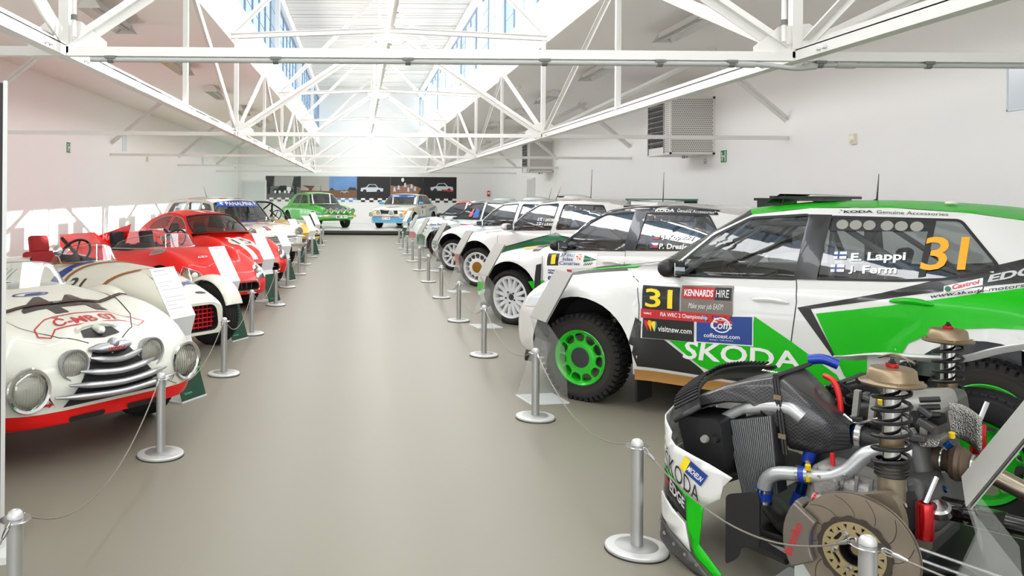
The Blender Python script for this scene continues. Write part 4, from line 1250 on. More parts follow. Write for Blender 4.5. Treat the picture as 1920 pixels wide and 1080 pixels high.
    d = c.shape('vent_band', PK, L, [(-.44, 1.36), (-.965, 1.375), (-.965, 1.438), (-.44, 1.44)], (), 2)
    for k, x in enumerate((-.50, -.575, -.65, -.745, -.82, -.90)):
        c.shape('vent_disc', VENT, L, [(x+.034*cos(2*pi*i/20), 1.401+.03*sin(2*pi*i/20)) for i in range(20)], (), 3.5, parent=d)
    c.shape('window_divider', BLACKSEAL, L, [(-.965, 1.44), (-.995, 1.44), (-.965, 1.115), (-.93, 1.105)], (), 3)
    c.text('ŠKODA', PK, L, [(-.47, 1.474), (-.66, 1.48), (-.66, 1.50), (-.47, 1.495)], .03, 0, 2); c.text('Genuine Accessories', PK, L, [(-.68, 1.476), (-1.05, 1.47), (-1.05, 1.488), (-.68, 1.497)], 0, 0, 2)
    c.shape('sponsor_decal', PW_, L, [(-1.06, 1.025), (-1.24, 1.085), (-1.24, 1.125), (-1.06, 1.065)], (), 3)
    c.text('Castrol', PRED, L, [(-1.10, 1.048), (-1.225, 1.09), (-1.225, 1.115), (-1.10, 1.075)], .03, .1, 5); c.shape('sponsor_mark', PDGREEN, L, [(-1.08+.015*cos(2*pi*i/14), 1.05+.016*sin(2*pi*i/14)) for i in range(14)], (), 5)
    c.text('EDGE', PSILVER, L, [(-1.26, 1.10), (-1.52, 1.175), (-1.52, 1.225), (-1.26, 1.14)], .04, .15, 3)
    c.text('www.skoda-motorsport.com', PK, L, [(-1.0, .985), (-1.62, 1.125), (-1.62, 1.155), (-1.0, 1.01)], .008, .1, 2)
    # panel gaps, handles
    seam(c, L, [(.86, .98), (.80, .95), (.775, .78), (.775, .6)]); seam(c, L, [(-.27, 1.05), (-.285, .9), (-.25, .6), (-.25, .34)])
    seam(c, L, [(-1.27, 1.19), (-1.24, 1.06), (-1.1, .92), (-.95, .82)])
    for x0, zz, m_ in ((.0, .895, PAINT_W), (-.78, .955, PGREEN)):
        b = MB(); p = c.onto([(x0-.02-.22*i/8, zz+.012*sin(pi*i/8)) for i in range(9)], L, .016); b.tube(p, [.006, .014, .017, .018, .018, .018, .017, .014, .006], 8); c.part('door_handle', b, m_)
    mirror(c, .5, .97, 1.075, BLACK, 1, 1.05)
    # front: lamps, splitter, hood graphics
    c.shape('hood_graphic', PK, 'T', [(1.75, .5), (1.0, .62), (.95, .7), (1.4, .66)], (), 1); c.shape('hood_graphic', PGREEN, 'T', [(1.5, .52), (.92, .52), (.92, .62), (1.2, .6)], (), 2)
    c.shape('hood_vent', BLACK, 'T', [(1.45, .25), (1.1, .3), (1.1, .5), (1.4, .45)], (), 1.5)
    # mud flap behind the front wheel
    b = MB(); b.box((.79, .76, .28), (.015, .24, .42)); c.part('mud_flap', b, BLACK, None, False)
    b = MB(); b.box((-1.74, .76, .26), (.015, .24, .36)); c.part('mud_flap', b, BLACK, None, False)
    # roof scoop, aerials, wing
    b = MB(); b.extrude([(.06, .33), (-.3, .36), (-.36, -.36), (.0, -.33)], .02, T(0, 0, 1.565)); b.add([(.1, -.3, 1.53), (.1, .3, 1.53), (-.02, .36, 1.60), (-.02, -.36, 1.60), (-.36, .36, 1.59), (-.36, -.36, 1.59)], [(0, 1, 2, 3), (3, 2, 4, 5)]); c.part('roof_scoop', b, BLACK, None, False)
    b = MB(); b.tube([(-.55, .1, 1.55), (-.56, .1, 1.57), (-.57, .1, 1.74)], [.02, .006, .002], 8); c.part('aerial', b, BLACK)
    b = MB(); b.tube([(.0, .25, 1.53), (-.02, .25, 1.60)], [.012, .003], 8); c.part('aerial', b, BLACK)
    b = MB(); b.lathe([(.035, 0), (.032, .014), (0, .018)], 16, T(-1.02, .35, 1.545)); c.part('roof_cap', b, CREAM)
    wing(c, 1.5, PAINT_W)
    # foil-lined rear bulkhead
    b = MB(); b.box((-.95, 0, .75), (.9, 1.3, .5)); c.part('rear_bulkhead', b, mat('foil_lining', (190, 196, 204), .22, metal=.8, bump=.6, bscale=7))
    return c
car31()
# ------------------------------------------------------------------ remaining cars of the right-hand row
RIM_W = mat('white_rim_paint', (228, 230, 232), 0.35, coat=.4)
GLASS_B = glassmat('blue_tinted_glass', (0.40, 0.46, 0.55), 0.12)
PAINT_BLUEW = mat('cool_white_car_paint', (222, 232, 232), 0.3, coat=0.9)
GOLDR = mat('gold_hub', (176, 130, 50), .35, metal=.8)
NAVY = mat('navy_roof_vinyl', (20, 26, 40), .25, coat=.6)
PPINK = mat('print_pink_vinyl', (232, 30, 130), .4)
def car1():
    dz = -.065
    c = hatch('white rally hatchback with number 1 door plate, black roof band and white multispoke wheels', (3.325, 9.785), 131.5, PAINT_W, PAINT_W, dz, ('spokes', RIM_W, 15), ('bolts', HUBGREY), 'road', NAVY, GLASS_B, 0, .325)
    L = 'L'
    # black band around the windows
    c.shape('window_band', NAVY, L, [(.64, .955), (.3, 1.27), (.06, 1.405), (-.3, 1.455), (-.75, 1.468), (-1.15, 1.435), (-1.2, 1.425), (-1.2, 1.385), (-.44, 1.395), (-.3, 1.405), (.04, 1.37), (.27, 1.24), (.5, 1.02), (.56, .955)], (), 3)
    c.shape('pillar_cover', NAVY, L, [(-.29, 1.40), (-.435, 1.39), (-.39, .985), (-.255, .98)], (), 3)
    c.shape('mirror_panel', BLACKSEAL, L, [(.66, .94), (.5, 1.05), (.47, .955), (.5, .93)], (), 2.5)
    c.text('ŠKODA', PW_, L, [(-.49, 1.40), (-.74, 1.404), (-.74, 1.446), (-.49, 1.436)], .03, 0, 4); c.text('Genuine Accessories*', PW_, L, [(-.77, 1.404), (-1.18, 1.394), (-1.18, 1.424), (-.77, 1.442)], 0, 0, 4)
    d = c.shape('door_plate', PW_, L, [(.745, .565), (.37, .60), (.37, .74), (.06, .77), (.06, .93), (.745, .905)], (), 1)
    n = c.shape('number_decal', PK, L, [(.715, .755), (.56, .765), (.56, .90), (.715, .893)], (), 2.5)
    c.text('1', PYEL, L, [(.66, .775), (.60, .78), (.60, .885), (.66, .878)], .03, 0, 4, parent=n)
    c.text('37', PBLUE, L, [(.54, .865), (.47, .87), (.47, .905), (.54, .9)], .02, .2, 3, parent=d); c.text('RALLY', mat('print_sky', (40, 140, 210), .4), L, [(.455, .872), (.34, .88), (.34, .908), (.455, .9)], 0, .2, 3, parent=d)
    c.text('Islas', PBLUE, L, [(.50, .822), (.365, .83), (.365, .866), (.50, .858)], .01, 0, 3, parent=d); c.text('Canarias', PBLUE, L, [(.545, .775), (.27, .787), (.27, .823), (.545, .815)], .01, 0, 3, parent=d)
    for i in range(6):
        a = i*pi/3; x, z = .29, .88
        c.shape('petal_mark', PORANGE if i % 2 else PRED, L, [(x+.008*cos(a), z+.008*sin(a)), (x+.03*cos(a-.3), z+.03*sin(a-.3)), (x+.042*cos(a), z+.042*sin(a)), (x+.03*cos(a+.3), z+.03*sin(a+.3))], (), 3, parent=d)
    f = c.shape('flag_decal', PDGREEN, L, [(.225, .825), (.055, .862), (.225, .9)], (), 3)
    c.text('El Corte Inglés', PW_, L, [(.215, .85), (.11, .857), (.11, .872), (.215, .868)], 0, .2, 4, parent=f)
    for i in range(8):
        for j in range(2):
            if (i+j) % 2 == 0: c.shape('check_mark', PK, L, rect(.22-.014*i, .79+.012*j+.004*i*.5, .206-.014*i, .802+.012*j+.002*i), (), 3, parent=f)
    for (x0, z0, x1, z1, m_, tx) in ((.70, .655, .59, .70, PBLUE, 'BITEMA'), (.56, .665, .46, .69, PW_, 'DISA'), (.44, .635, .375, .72, PRED, ''), (.55, .585, .475, .635, PK, '')):
        q = c.shape('sponsor_decal', m_, L, rect(x1, z0+.01, x0, z1+.01), (), 2.5)
        if tx: c.text(tx, PW_ if m_ is PBLUE else PBLUE, L, [(x0-.005, z0+.02), (x1+.005, z0+.022), (x1+.005, z1), (x0-.005, z1)], .02, 0, 4, parent=q)
    c.shape('sponsor_mark', PBLUE, L, [(.675+.025*cos(i*pi/8), .61+.025*sin(i*pi/8)) for i in range(16)], (), 2.5); c.shape('sponsor_mark', PORANGE, L, [(.67+.008*cos(i*pi/5), .612+.008*sin(i*pi/5)) for i in range(10)], (), 4)
    c.shape('livery_patch', PGREEN, L, [(.96, .55), (.73, .58), (.1, .62), (.1, .38), (.8, .4), (.86, .42)], (), 0)
    c.shape('livery_patch', PK, L, [(.8, .38), (-.8, .38), (-.8, .3), (.8, .27)], (), 1)
    c.shape('fender_vent', BLACK, L, [(.866, .43), (.79, .435), (.79, .772), (.86, .75)], (), 4)
    c.shape('livery_patch', PGREEN, L, [(2.02, .34), (1.85, .34), (1.66, .40), (1.68, .48), (1.88, .46), (2.02, .42)], (), 2, .04)
    c.shape('livery_patch', PW_, L, [(2.02, .29), (1.85, .29), (1.68, .34), (1.66, .39), (1.85, .335), (2.02, .335)], (), 2.2, .04)
    flag(c, L, [(-.555, 1.115), (-.645, 1.12), (-.645, 1.165), (-.555, 1.16)], 'cz', 3); flag(c, L, [(-.55, 1.025), (-.64, 1.03), (-.64, 1.08), (-.55, 1.075)], 'cz', 3)
    c.text('J. Kopecky', PW_, L, [(-.67, 1.11), (-1.02, 1.12), (-1.02, 1.18), (-.67, 1.165)], .03, 0, 3); c.text('P. Dresler', PW_, L, [(-.655, 1.02), (-1.0, 1.03), (-1.0, 1.085), (-.655, 1.075)], .03, 0, 3)
    d = c.shape('vent_band', PK, L, [(-.44, 1.30), (-.965, 1.31), (-.965, 1.37), (-.44, 1.375)], (), 2)
    for k, x in enumerate((-.50, -.575, -.65, -.745, -.82, -.90)): c.shape('vent_disc', HUBGREY, L, [(x+.034*cos(2*pi*i/18), 1.338+.028*sin(2*pi*i/18)) for i in range(18)], (), 3.5, parent=d)
    seam(c, L, [(.80, .9), (.775, .7), (.775, .5)]); seam(c, L, [(-.27, .99), (-.285, .85), (-.25, .55), (-.25, .34)])
    b = MB(); p = c.onto([(-.02-.22*i/8, .84+.012*sin(pi*i/8)) for i in range(9)], L, .016); b.tube(p, [.006, .014, .017, .018, .018, .018, .017, .014, .006], 8); c.part('door_handle', b, PAINT_W)
    mirror(c, .5, .97, 1.0, BLACK, 1)
    c.shape('hood_graphic', mat('print_gold', (206, 160, 70), .4), 'T', [(1.3, .55), (.95, .5), (.9, .75), (1.15, .72)], (), 1); c.shape('hood_graphic', PK, 'T', [(1.1, .1), (.9, .1), (.88, .8), (.98, .8)], (), 2)
    b = MB(); b.add([(.1, -.3, 1.46), (.1, .3, 1.46), (-.02, .33, 1.53), (-.02, -.33, 1.53), (-.36, .33, 1.52), (-.36, -.33, 1.52)], [(0, 1, 2, 3), (3, 2, 4, 5)]); b.box((-.19, 0, 1.495), (.33, .6, .04)); c.part('roof_scoop', b, PAINT_W, None, False)
    b = MB(); b.tube([(-.3, .1, 1.5), (-.31, .1, 1.52), (-.32, .1, 1.85)], [.02, .006, .002], 8); c.part('aerial', b, BLACK)
    wing(c, 1.52, BLACK, .7, -1.8)
car1()
def car_wrc():
    c = hatch('white rally hatchback with dark green side wedge, red lower bumper and white disc wheels', (3.479, 13.897), 130, PAINT_W, PAINT_W, -.02, ('holes', RIM_W, 14), ('flat', GOLDR), 'road', None, GLASS_B, 14, .325, seats=mat('blue_seat_fabric', (30, 70, 150), .8))
    L = 'L'
    c.shape('livery_patch', PK, L, [(.93, .575), (.68, .705), (-.38, .99), (-.5, .95), (-.9, .9), (-.9, .55), (.74, .555)], (), 0)
    c.shape('livery_patch', PDGREEN, L, [(.92, .585), (.68, .69), (-.38, .972), (-.48, .93), (-.88, .86), (-.88, .62), (.74, .575)], (), 1)
    c.shape('livery_patch', PRED, L, [(.83, .45), (.83, .55), (.72, .57), (-.9, .6), (-.9, .45)], (), 1)
    c.shape('livery_patch', PDGREEN, L, [(2.02, .5), (1.86, .5), (1.7, .56), (1.7, .64), (1.88, .6), (2.02, .58)], (), 2, .04)
    c.shape('livery_patch', PRED, L, [(2.02, .28), (1.85, .28), (1.68, .33), (1.68, .54), (1.85, .49), (2.02, .49)], (), 2.2, .04)
    c.shape('livery_patch', mat('print_gold', (206, 160, 70), .4), L, [(.8, .42), (.5, .5), (.3, .5), (.6, .42)], (), 2)
    flag(c, L, [(.02, 1.16), (-.07, 1.165), (-.07, 1.21), (.02, 1.205)], 'fi', 3); flag(c, L, [(.02, 1.09), (-.07, 1.095), (-.07, 1.14), (.02, 1.135)], 'fi', 3)
    c.text('T. GARDEMEISTER', PW_, L, [(-.09, 1.155), (-.40, 1.16), (-.40, 1.205), (-.09, 1.2)], .02, 0, 3); c.text('P. LUKANDER', PW_, L, [(-.09, 1.085), (-.36, 1.09), (-.36, 1.135), (-.09, 1.13)], .02, 0, 3)
    d = c.shape('vent_band', PK, L, [(-.44, 1.33), (-.965, 1.345), (-.965, 1.415), (-.44, 1.415)], (), 2)
    for x in (-.50, -.59, -.68, -.77, -.86, -.93): c.shape('vent_disc', HUBGREY, L, [(x+.036*cos(2*pi*i/18), 1.378+.03*sin(2*pi*i/18)) for i in range(18)], (), 3.5, parent=d)
    c.text('www.skoda-motorsport.com', PBLUE, L, [(.6, 1.035), (.06, 1.42), (.045, 1.44), (.585, 1.06)], .01, 0, 4)
    c.text('skoda-motorsport', PK, L, [(1.1, .91), (.75, .96), (.75, .985), (1.1, .935)], .01, .2, 2)
    seam(c, L, [(.80, .95), (.775, .75), (.775, .55)]); seam(c, L, [(-.27, 1.03), (-.285, .9), (-.25, .6), (-.25, .36)])
    mirror(c, .5, .97, 1.05, PAINT_W, 1); c.shape('mirror_panel', PAINT_W, L, [(.66, .98), (.5, 1.10), (.47, 1.0), (.5, .975)], (), 2.5)
    b = MB(); b.sphere((-.1, 0, 1.53), .28, 16, 8, (1.1, .9, .22)); c.part('roof_scoop', b, PAINT_W)
    b = MB(); b.tube([(-.5, .1, 1.53), (-.51, .1, 1.55), (-.53, .1, 2.0)], [.02, .006, .003], 8); c.part('aerial', b, BLACK)
    b = MB(); b.tube([(.1, .2, 1.5), (.0, .2, 1.72)], [.006, .002], 6); c.part('aerial', b, BLACK)
    b = MB(); b.box((-.02, .0, 1.555), (.12, .5, .02)); c.part('roof_vent_lid', b, BLACK, None, False)
    wing(c, 1.49, PDGREEN, .68)
car_wrc()
def setpose(fxx, fyy, ang, fx=1.25, yt=.87):
    a = radians(ang); return (fxx - fx*cos(a) + yt*sin(a), fyy - fx*sin(a) - yt*cos(a))
def car_oct():
    c = hatch('cool white rally car with pink hood sticker and black ribbed lamp covers', setpose(1.93, 17.3, 131), 131, PAINT_BLUEW, PAINT_BLUEW, -.06, ('spokes', RIM_W, 10), ('bolts', HUBGREY), 'road', None, GLASS_B, 12, .315, nose=.08, seats=mat('blue_seat_fabric', (30, 70, 150), .8))
    L = 'L'
    c.shape('livery_patch', PDGREEN, L, [(2.05, .42), (1.85, .42), (1.66, .5), (1.66, .62), (1.85, .56), (2.05, .54)], (), 2, .04)
    c.shape('livery_patch', PW_, L, [(2.05, .36), (1.85, .36), (1.66, .44), (1.66, .49), (1.85, .41), (2.05, .41)], (), 2.2, .04)
    c.shape('livery_patch', PRED, L, [(2.05, .28), (1.85, .28), (1.66, .36), (1.66, .42), (1.85, .35), (2.05, .35)], (), 2.2, .04)
    c.shape('sponsor_decal', PORANGE, L, [(1.78, .62), (1.68, .64), (1.6, .76), (1.68, .77)], (), 2.2, .04)
    c.shape('hood_sticker', PPINK, 'T', [(1.35, .32), (.95, .32), (.95, .72), (1.35, .66)], (), 1)
    c.text('Vodafone', PW_, 'T', [(1.2, .36), (1.2, .64), (1.1, .64), (1.1, .36)], .02, 0, 2)
    for k, y in enumerate((.62, .26)):
        b = MB(); n = 9
        b.tube([(1.95-.09*k-.42*i/n, y+.02*i/n, .70+.12*i/n) for i in range(n+1)], [.10, .112] + [.115+.004*(i % 2) for i in range(n-2)] + [.06], 20)
        b.tube([(1.97-.09*k, y, .695), (1.99-.09*k, y, .69)], .112, 20); c.part('lamp_cover', b, BLACK)
    mirror(c, .5, .97, 1.0, PAINT_BLUEW, 1); c.shape('mirror_panel', PAINT_BLUEW, L, [(.66, .94), (.5, 1.06), (.47, .96), (.5, .935)], (), 2.5)
    seam(c, L, [(.86, .92), (.80, .9), (.775, .7), (.775, .5)]); seam(c, L, [(-.27, .99), (-.285, .85), (-.25, .55), (-.25, .34)])
    b = MB(); b.sphere((-.2, 0, 1.49), .26, 16, 8, (1.1, .9, .2)); c.part('roof_scoop', b, PAINT_BLUEW)
    b = MB(); b.tube([(-.6, .1, 1.48), (-.66, .1, 1.72)], [.006, .002], 6); c.part('aerial', b, BLACK)
car_oct()
def boxy(name, label, loc, ang, paint, glass, group, wheels, dz=0.0, doors=4, notch=True, frame=None, trim=None, roofm=None, rim_r=.165, hoodz=.86, roofz=1.36, zbase=0):
    """square-cut saloon or hatchback of the seventies and eighties"""
    c = Car(name, label, 'car', (loc[0], loc[1], zbase), ang, group)
    fx, rx = 1.2, -1.2
    sp = dict(x=(-2.05, 1.98),
        zb=[(-2.05, .36), (-1.7, .26), (1.6, .22), (1.98, .24)],
        zt=[(-2.05, .78 if notch else .8), (-1.95, .9 if notch else .95), (-1.3, .95), (0, .95), (.75, .94), (1.2, hoodz+.04), (1.7, hoodz-.03), (1.93, hoodz-.08), (1.98, hoodz-.13)],
        w=[(-2.05, .7), (-1.95, .76), (-1.4, .81), (0, .815), (1.2, .81), (1.7, .785), (1.93, .75), (1.98, .70)],
        zw=[(-2.05, .62), (0, .64), (1.98, .58)], n=[(-2.05, 5), (0, 6.5), (1.98, 6)], nl=5, wb=.93,
        deform=flares([(fx, .3), (rx, .3)], .34, .03, .07))
    c.body(sp, paint, wells=[(fx, .31, .36, .45), (rx, .31, .35, .45)], cabin=dict(plan=[(.68, -.68), (.68, .68), (-1.15, .66), (-1.15, -.66)], floor=.3, top=1.2), N=64)
    R_ = roofz
    if notch:
        side = [(.74, .86), (.68, .93), (.16, R_-.03), (-.3, R_), (-.9, R_-.02), (-1.0, R_-.04), (-1.36, .95), (-1.4, .88)]
        w2 = [(-.30, R_-.055), (-.88, R_-.075), (-1.16, .985), (-.26, .985)]
        rwd = dict(base=(-1.36, .95), top=(-1.0, R_-.04), bb=.1, bt=.06, lift=.02, fu=.1, fv=(.05, .06), seal=BLACKSEAL, seal_r=.014)
    else:
        side = [(.74, .86), (.68, .93), (.16, R_-.03), (-.3, R_), (-1.2, R_-.01), (-1.5, R_-.06), (-1.92, .95), (-1.95, .86)]
        w2 = [(-.30, R_-.055), (-1.35, R_-.075), (-1.62, .985), (-.26, .985)]
        rwd = dict(base=(-1.92, .95), top=(-1.5, R_-.06), bb=.03, bt=.05, lift=.02, fu=.1, fv=(.05, .06), seal=BLACKSEAL, seal_r=.014)
    g = dict(zb=.93, zr=R_, yb=[(-1.9, .70), (-1.2, .745), (0, .765), (.7, .74)], yr=[(-1.5, .54), (0, .6), (.3, .585)], pow=1.25, side=side,
        windows=[[(.62, .985), (.17, R_-.085), (-.2, R_-.055), (-.17, .985)], w2], round=.03,
        ws=dict(base=(.68, .93), top=(.16, R_-.03), bb=.16, bt=.08, lift=.02, fu=.05, fv=(.03, .06), seal=BLACKSEAL, seal_r=.014), rw=rwd,
        roof=[(-.3, R_)], crown=.04, roof_mat=roofm)
    c.cabin(g, paint, glass, trim or BLACKSEAL, .018, frame or paint)
    for (x, y) in ((fx, .71), (rx, .71), (fx, -.71), (rx, -.71)): wheel(c, x, y, .295, .18, .18, wheels[0], wheels[1], wheels[2], wheels[3], 'road', wheels[4], 0)
    seat(c, -.15, .34, .28, None, .55); seat(c, -.15, -.34, .28, None, .55); steering(c, .36, .34, .86, .18, 25)
    b = MB(); b.box((.6, 0, .82), (.2, 1.25, .14)); c.part('dashboard', b, DARK)
    cage(c, [[(-.4, sd*.6, .4), (-.4, sd*.55, 1.15), (-.4, sd*.48, R_-.08)] for sd in (-1, 1)] + [[(-.4, -.48, R_-.08), (-.4, .48, R_-.08)], [(-.4, .5, R_-.12), (-1.2, .5, .8)], [(-.4, -.5, R_-.12), (-1.2, -.5, .8)]])
    for S_ in ('L', 'R'): seam(c, S_, [(.76, .9), (.74, .6), (.76, .3)]); seam(c, S_, [(-.24, .93), (-.24, .3)])
    for sd in (1, -1):
        b = MB(); b.box((-.1, sd*.825, .85), (.14, .02, .03)); c.part('door_handle', b, BLACK, None, False)
    return c
def car_fel():
    c = boxy('rally_car', 'cool white rally hatchback with black roof edge and crew names on the fender', setpose(1.93, 20.9, 131, 1.2, .8), 131, PAINT_BLUEW, GLASS_B, 'modern rally cars on the right', ('spokes', RIM_W, 'bolts', HUBGREY, 8), notch=False, frame=NAVY, roofz=1.42, hoodz=.9)
    L = 'L'
    c.shape('roof_edge_band', NAVY, L, [(.68, .95), (.16, 1.375), (-.3, 1.42), (-1.2, 1.41), (-1.2, 1.38), (-.3, 1.385), (.15, 1.345), (.64, .95)], (), 3)
    c.shape('livery_patch', PDGREEN, L, [(1.96, .28), (1.62, .28), (1.6, .5), (1.72, .56), (1.96, .54)], (), 2, .05)
    c.shape('livery_patch', PDGREEN, L, [(.4, .84), (.1, .84), (.1, .86), (.4, .86)], (), 2)
    c.text('Sibera Pavel 0+', PBLUE, L, [(1.45, .78), (.85, .81), (.85, .87), (1.45, .84)], .01, .2, 2); c.text('Gross Petr A-', PBLUE, L, [(1.35, .69), (.9, .72), (.9, .77), (1.35, .74)], .01, .2, 2)
    flag(c, L, [(1.58, .78), (1.5, .785), (1.5, .82), (1.58, .815)], 'cz', 2); flag(c, L, [(1.6, .7), (1.52, .705), (1.52, .74), (1.6, .735)], 'cz', 2)
    c.text('MOTUL', PBLUE, L, [(1.85, .6), (1.64, .62), (1.64, .68), (1.85, .66)], .03, 0, 2)
    mirror(c, .55, .9, .98, PAINT_BLUEW, 1)
    b = MB(); b.sphere((-.3, 0, 1.46), .25, 16, 8, (1.2, .9, .2)); c.part('roof_scoop', b, PAINT_BLUEW)
    c.shape('window_graphic', mat('print_window_blue', (60, 110, 190), .5), L, [(.05, 1.02), (-.12, 1.02), (-.12, 1.2), (.0, 1.25)], (), 2); c.shape('window_graphic', mat('print_window_pink', (240, 110, 130), .5), L, [(.2, 1.05), (.1, 1.04), (.05, 1.22), (.08, 1.24)], (), 2.4)
car_fel()
def car_fav():
    c = boxy('rally_car', 'far white rally hatchback with red and blue roof edge at the row end', setpose(1.93, 24.3, 131, 1.2, .8), 131, PAINT_BLUEW, GLASS_B, 'modern rally cars on the right', ('spokes', RIM_W, 'bolts', HUBGREY, 8), notch=False, roofz=1.39, hoodz=.88)
    L = 'L'
    c.shape('roof_edge_band', mat('print_scarlet', (232, 70, 50), .4), L, [(.2, 1.33), (.1, 1.36), (-.4, 1.395), (-.4, 1.36), (.12, 1.325)], (), 3)
    c.shape('windshield_band', mat('print_window_blue', (60, 110, 190), .5), 'F', [(-.52, 1.29), (.52, 1.29), (.5, 1.36), (-.5, 1.36)], (), 2)
    mirror(c, .55, .9, .98, BLACK, 1)
    c.shape('livery_patch', PRED, L, [(1.96, .28), (1.62, .28), (1.6, .42), (1.72, .46), (1.96, .46)], (), 2, .05)
car_fav()
# ------------------------------------------------------------------ historic cars of the left-hand row
IVORY = mat('ivory_car_paint', (226, 228, 216), 0.35, coat=0.6)
IVORY2 = mat('pale_cream_car_paint', (222, 222, 208), 0.35, coat=0.6)
RED = mat('red_car_paint', (228, 10, 8), 0.42, coat=0.25, spec=0.3)
RED2 = mat('scarlet_car_paint', (232, 20, 8), 0.42, coat=0.25, spec=0.3)
SILV = mat('cast_aluminium_trim', (176, 178, 180), 0.35, metal=0.8)
STRAPD = mat('dark_leather', (70, 48, 38), 0.55, var=.2, vscale=40)
RIM_S = mat('silver_rim', (170, 172, 172), .35, metal=.6)
RIM_D = mat('dark_rim', (60, 58, 56), .5, metal=.3)
def bump(x, y, cx, cy, sx, sy): return exp_(-((x-cx)/sx)**2 - ((abs(y)-cy)/sy)**2)
def sweep_bar(c, pts, ry, rz, name, m, taper=True):
    """flattened bar along a path: ry depth, rz height"""
    b = MB(); P = [Vector(p) for p in pts]; n = len(P); vs = []; k = 10
    for i, p in enumerate(P):
        t = (P[min(i+1, n-1)]-P[max(i-1, 0)]).normalized(); a = Vector((0, 0, 1)); d = t.cross(a).normalized()
        f = min(1, .35 + 2.2*min(i, n-1-i)/(n-1)*1.6) if taper else 1
        for j in range(k):
            q = 2*pi*j/k; vs.append(p + d*cos(q)*ry*f + a*sin(q)*rz*f)
    fs = [(i*k+j, i*k+(j+1) % k, (i+1)*k+(j+1) % k, (i+1)*k+j) for i in range(n-1) for j in range(k)] + [tuple(range(k)), tuple((n-1)*k+j for j in range(k))]
    b.add(vs, fs); return c.part(name, b, m)
def aeroscreen(c, xc, yc, rx, ry, z0, z1, a0=-75, a1=75, lean=.5, rim=None, m=None):
    """curved perspex screen standing on the scuttle"""
    n = 20; b = MB(); vs = []; rows = 5
    top = []; bot = []
    for j in range(rows):
        v = j/(rows-1)
        for i in range(n+1):
            a = radians(a0+(a1-a0)*i/n); h = (z1-z0)*v*(cos(a)**.6 if abs(cos(a)) > 1e-3 and cos(a) > 0 else .05)
            p = Vector((xc + rx*cos(a) - h*lean*cos(a), yc + ry*sin(a)*(1-.12*v), z0 + h)); vs.append(p)
            if j == rows-1: top.append(p)
            if j == 0: bot.append(p)
    fs = [(j*(n+1)+i, j*(n+1)+i+1, (j+1)*(n+1)+i+1, (j+1)*(n+1)+i) for j in range(rows-1) for i in range(n)]
    b.add(vs, fs); o = c.part('windscreen', b, m or GLASS_C)
    b = MB(); b.tube(bot, .01, 6); c.part('screen_base', b, rim or CHROME, o); b = MB(); b.tube(top, .004, 6); c.part('screen_edge', b, GLASS_C if rim is None else rim, o)
    return o
def ell(cx, cy, rx, ry, n=28): return [(cx+rx*cos(2*pi*i/n), cy+ry*sin(2*pi*i/n)) for i in range(n)]
def strap(c, side, pts, w, m, buckle=True):
    o = c.strip('hood_strap', m, side, pts, w, 3); so_ = o.modifiers.new('thick', 'SOLIDIFY'); so_.thickness = .008; so_.offset = 0
    if buckle:
        p = c.onto([pts[len(pts)//2]], side, .012)[0]; b = MB(); b.box(p, (.035, .04, .01)); c.part('buckle', b, SILV, o, False)
    return o
GR = 'historic cars on the left'
def two_tone(c, z, m):
    """body painted another colour below height z"""
    me = c.bodyo.data; me.materials.append(m); k = len(me.materials)-1
    bm = bmesh.new(); bm.from_mesh(me)
    bmesh.ops.bisect_plane(bm, geom=bm.verts[:]+bm.edges[:]+bm.faces[:], plane_co=(0, 0, z), plane_no=(0, 0, 1), dist=1e-5)
    for f in bm.faces:
        if f.material_index == 0 and f.calc_center_median().z < z: f.material_index = k
    bm.to_mesh(me); bm.free()
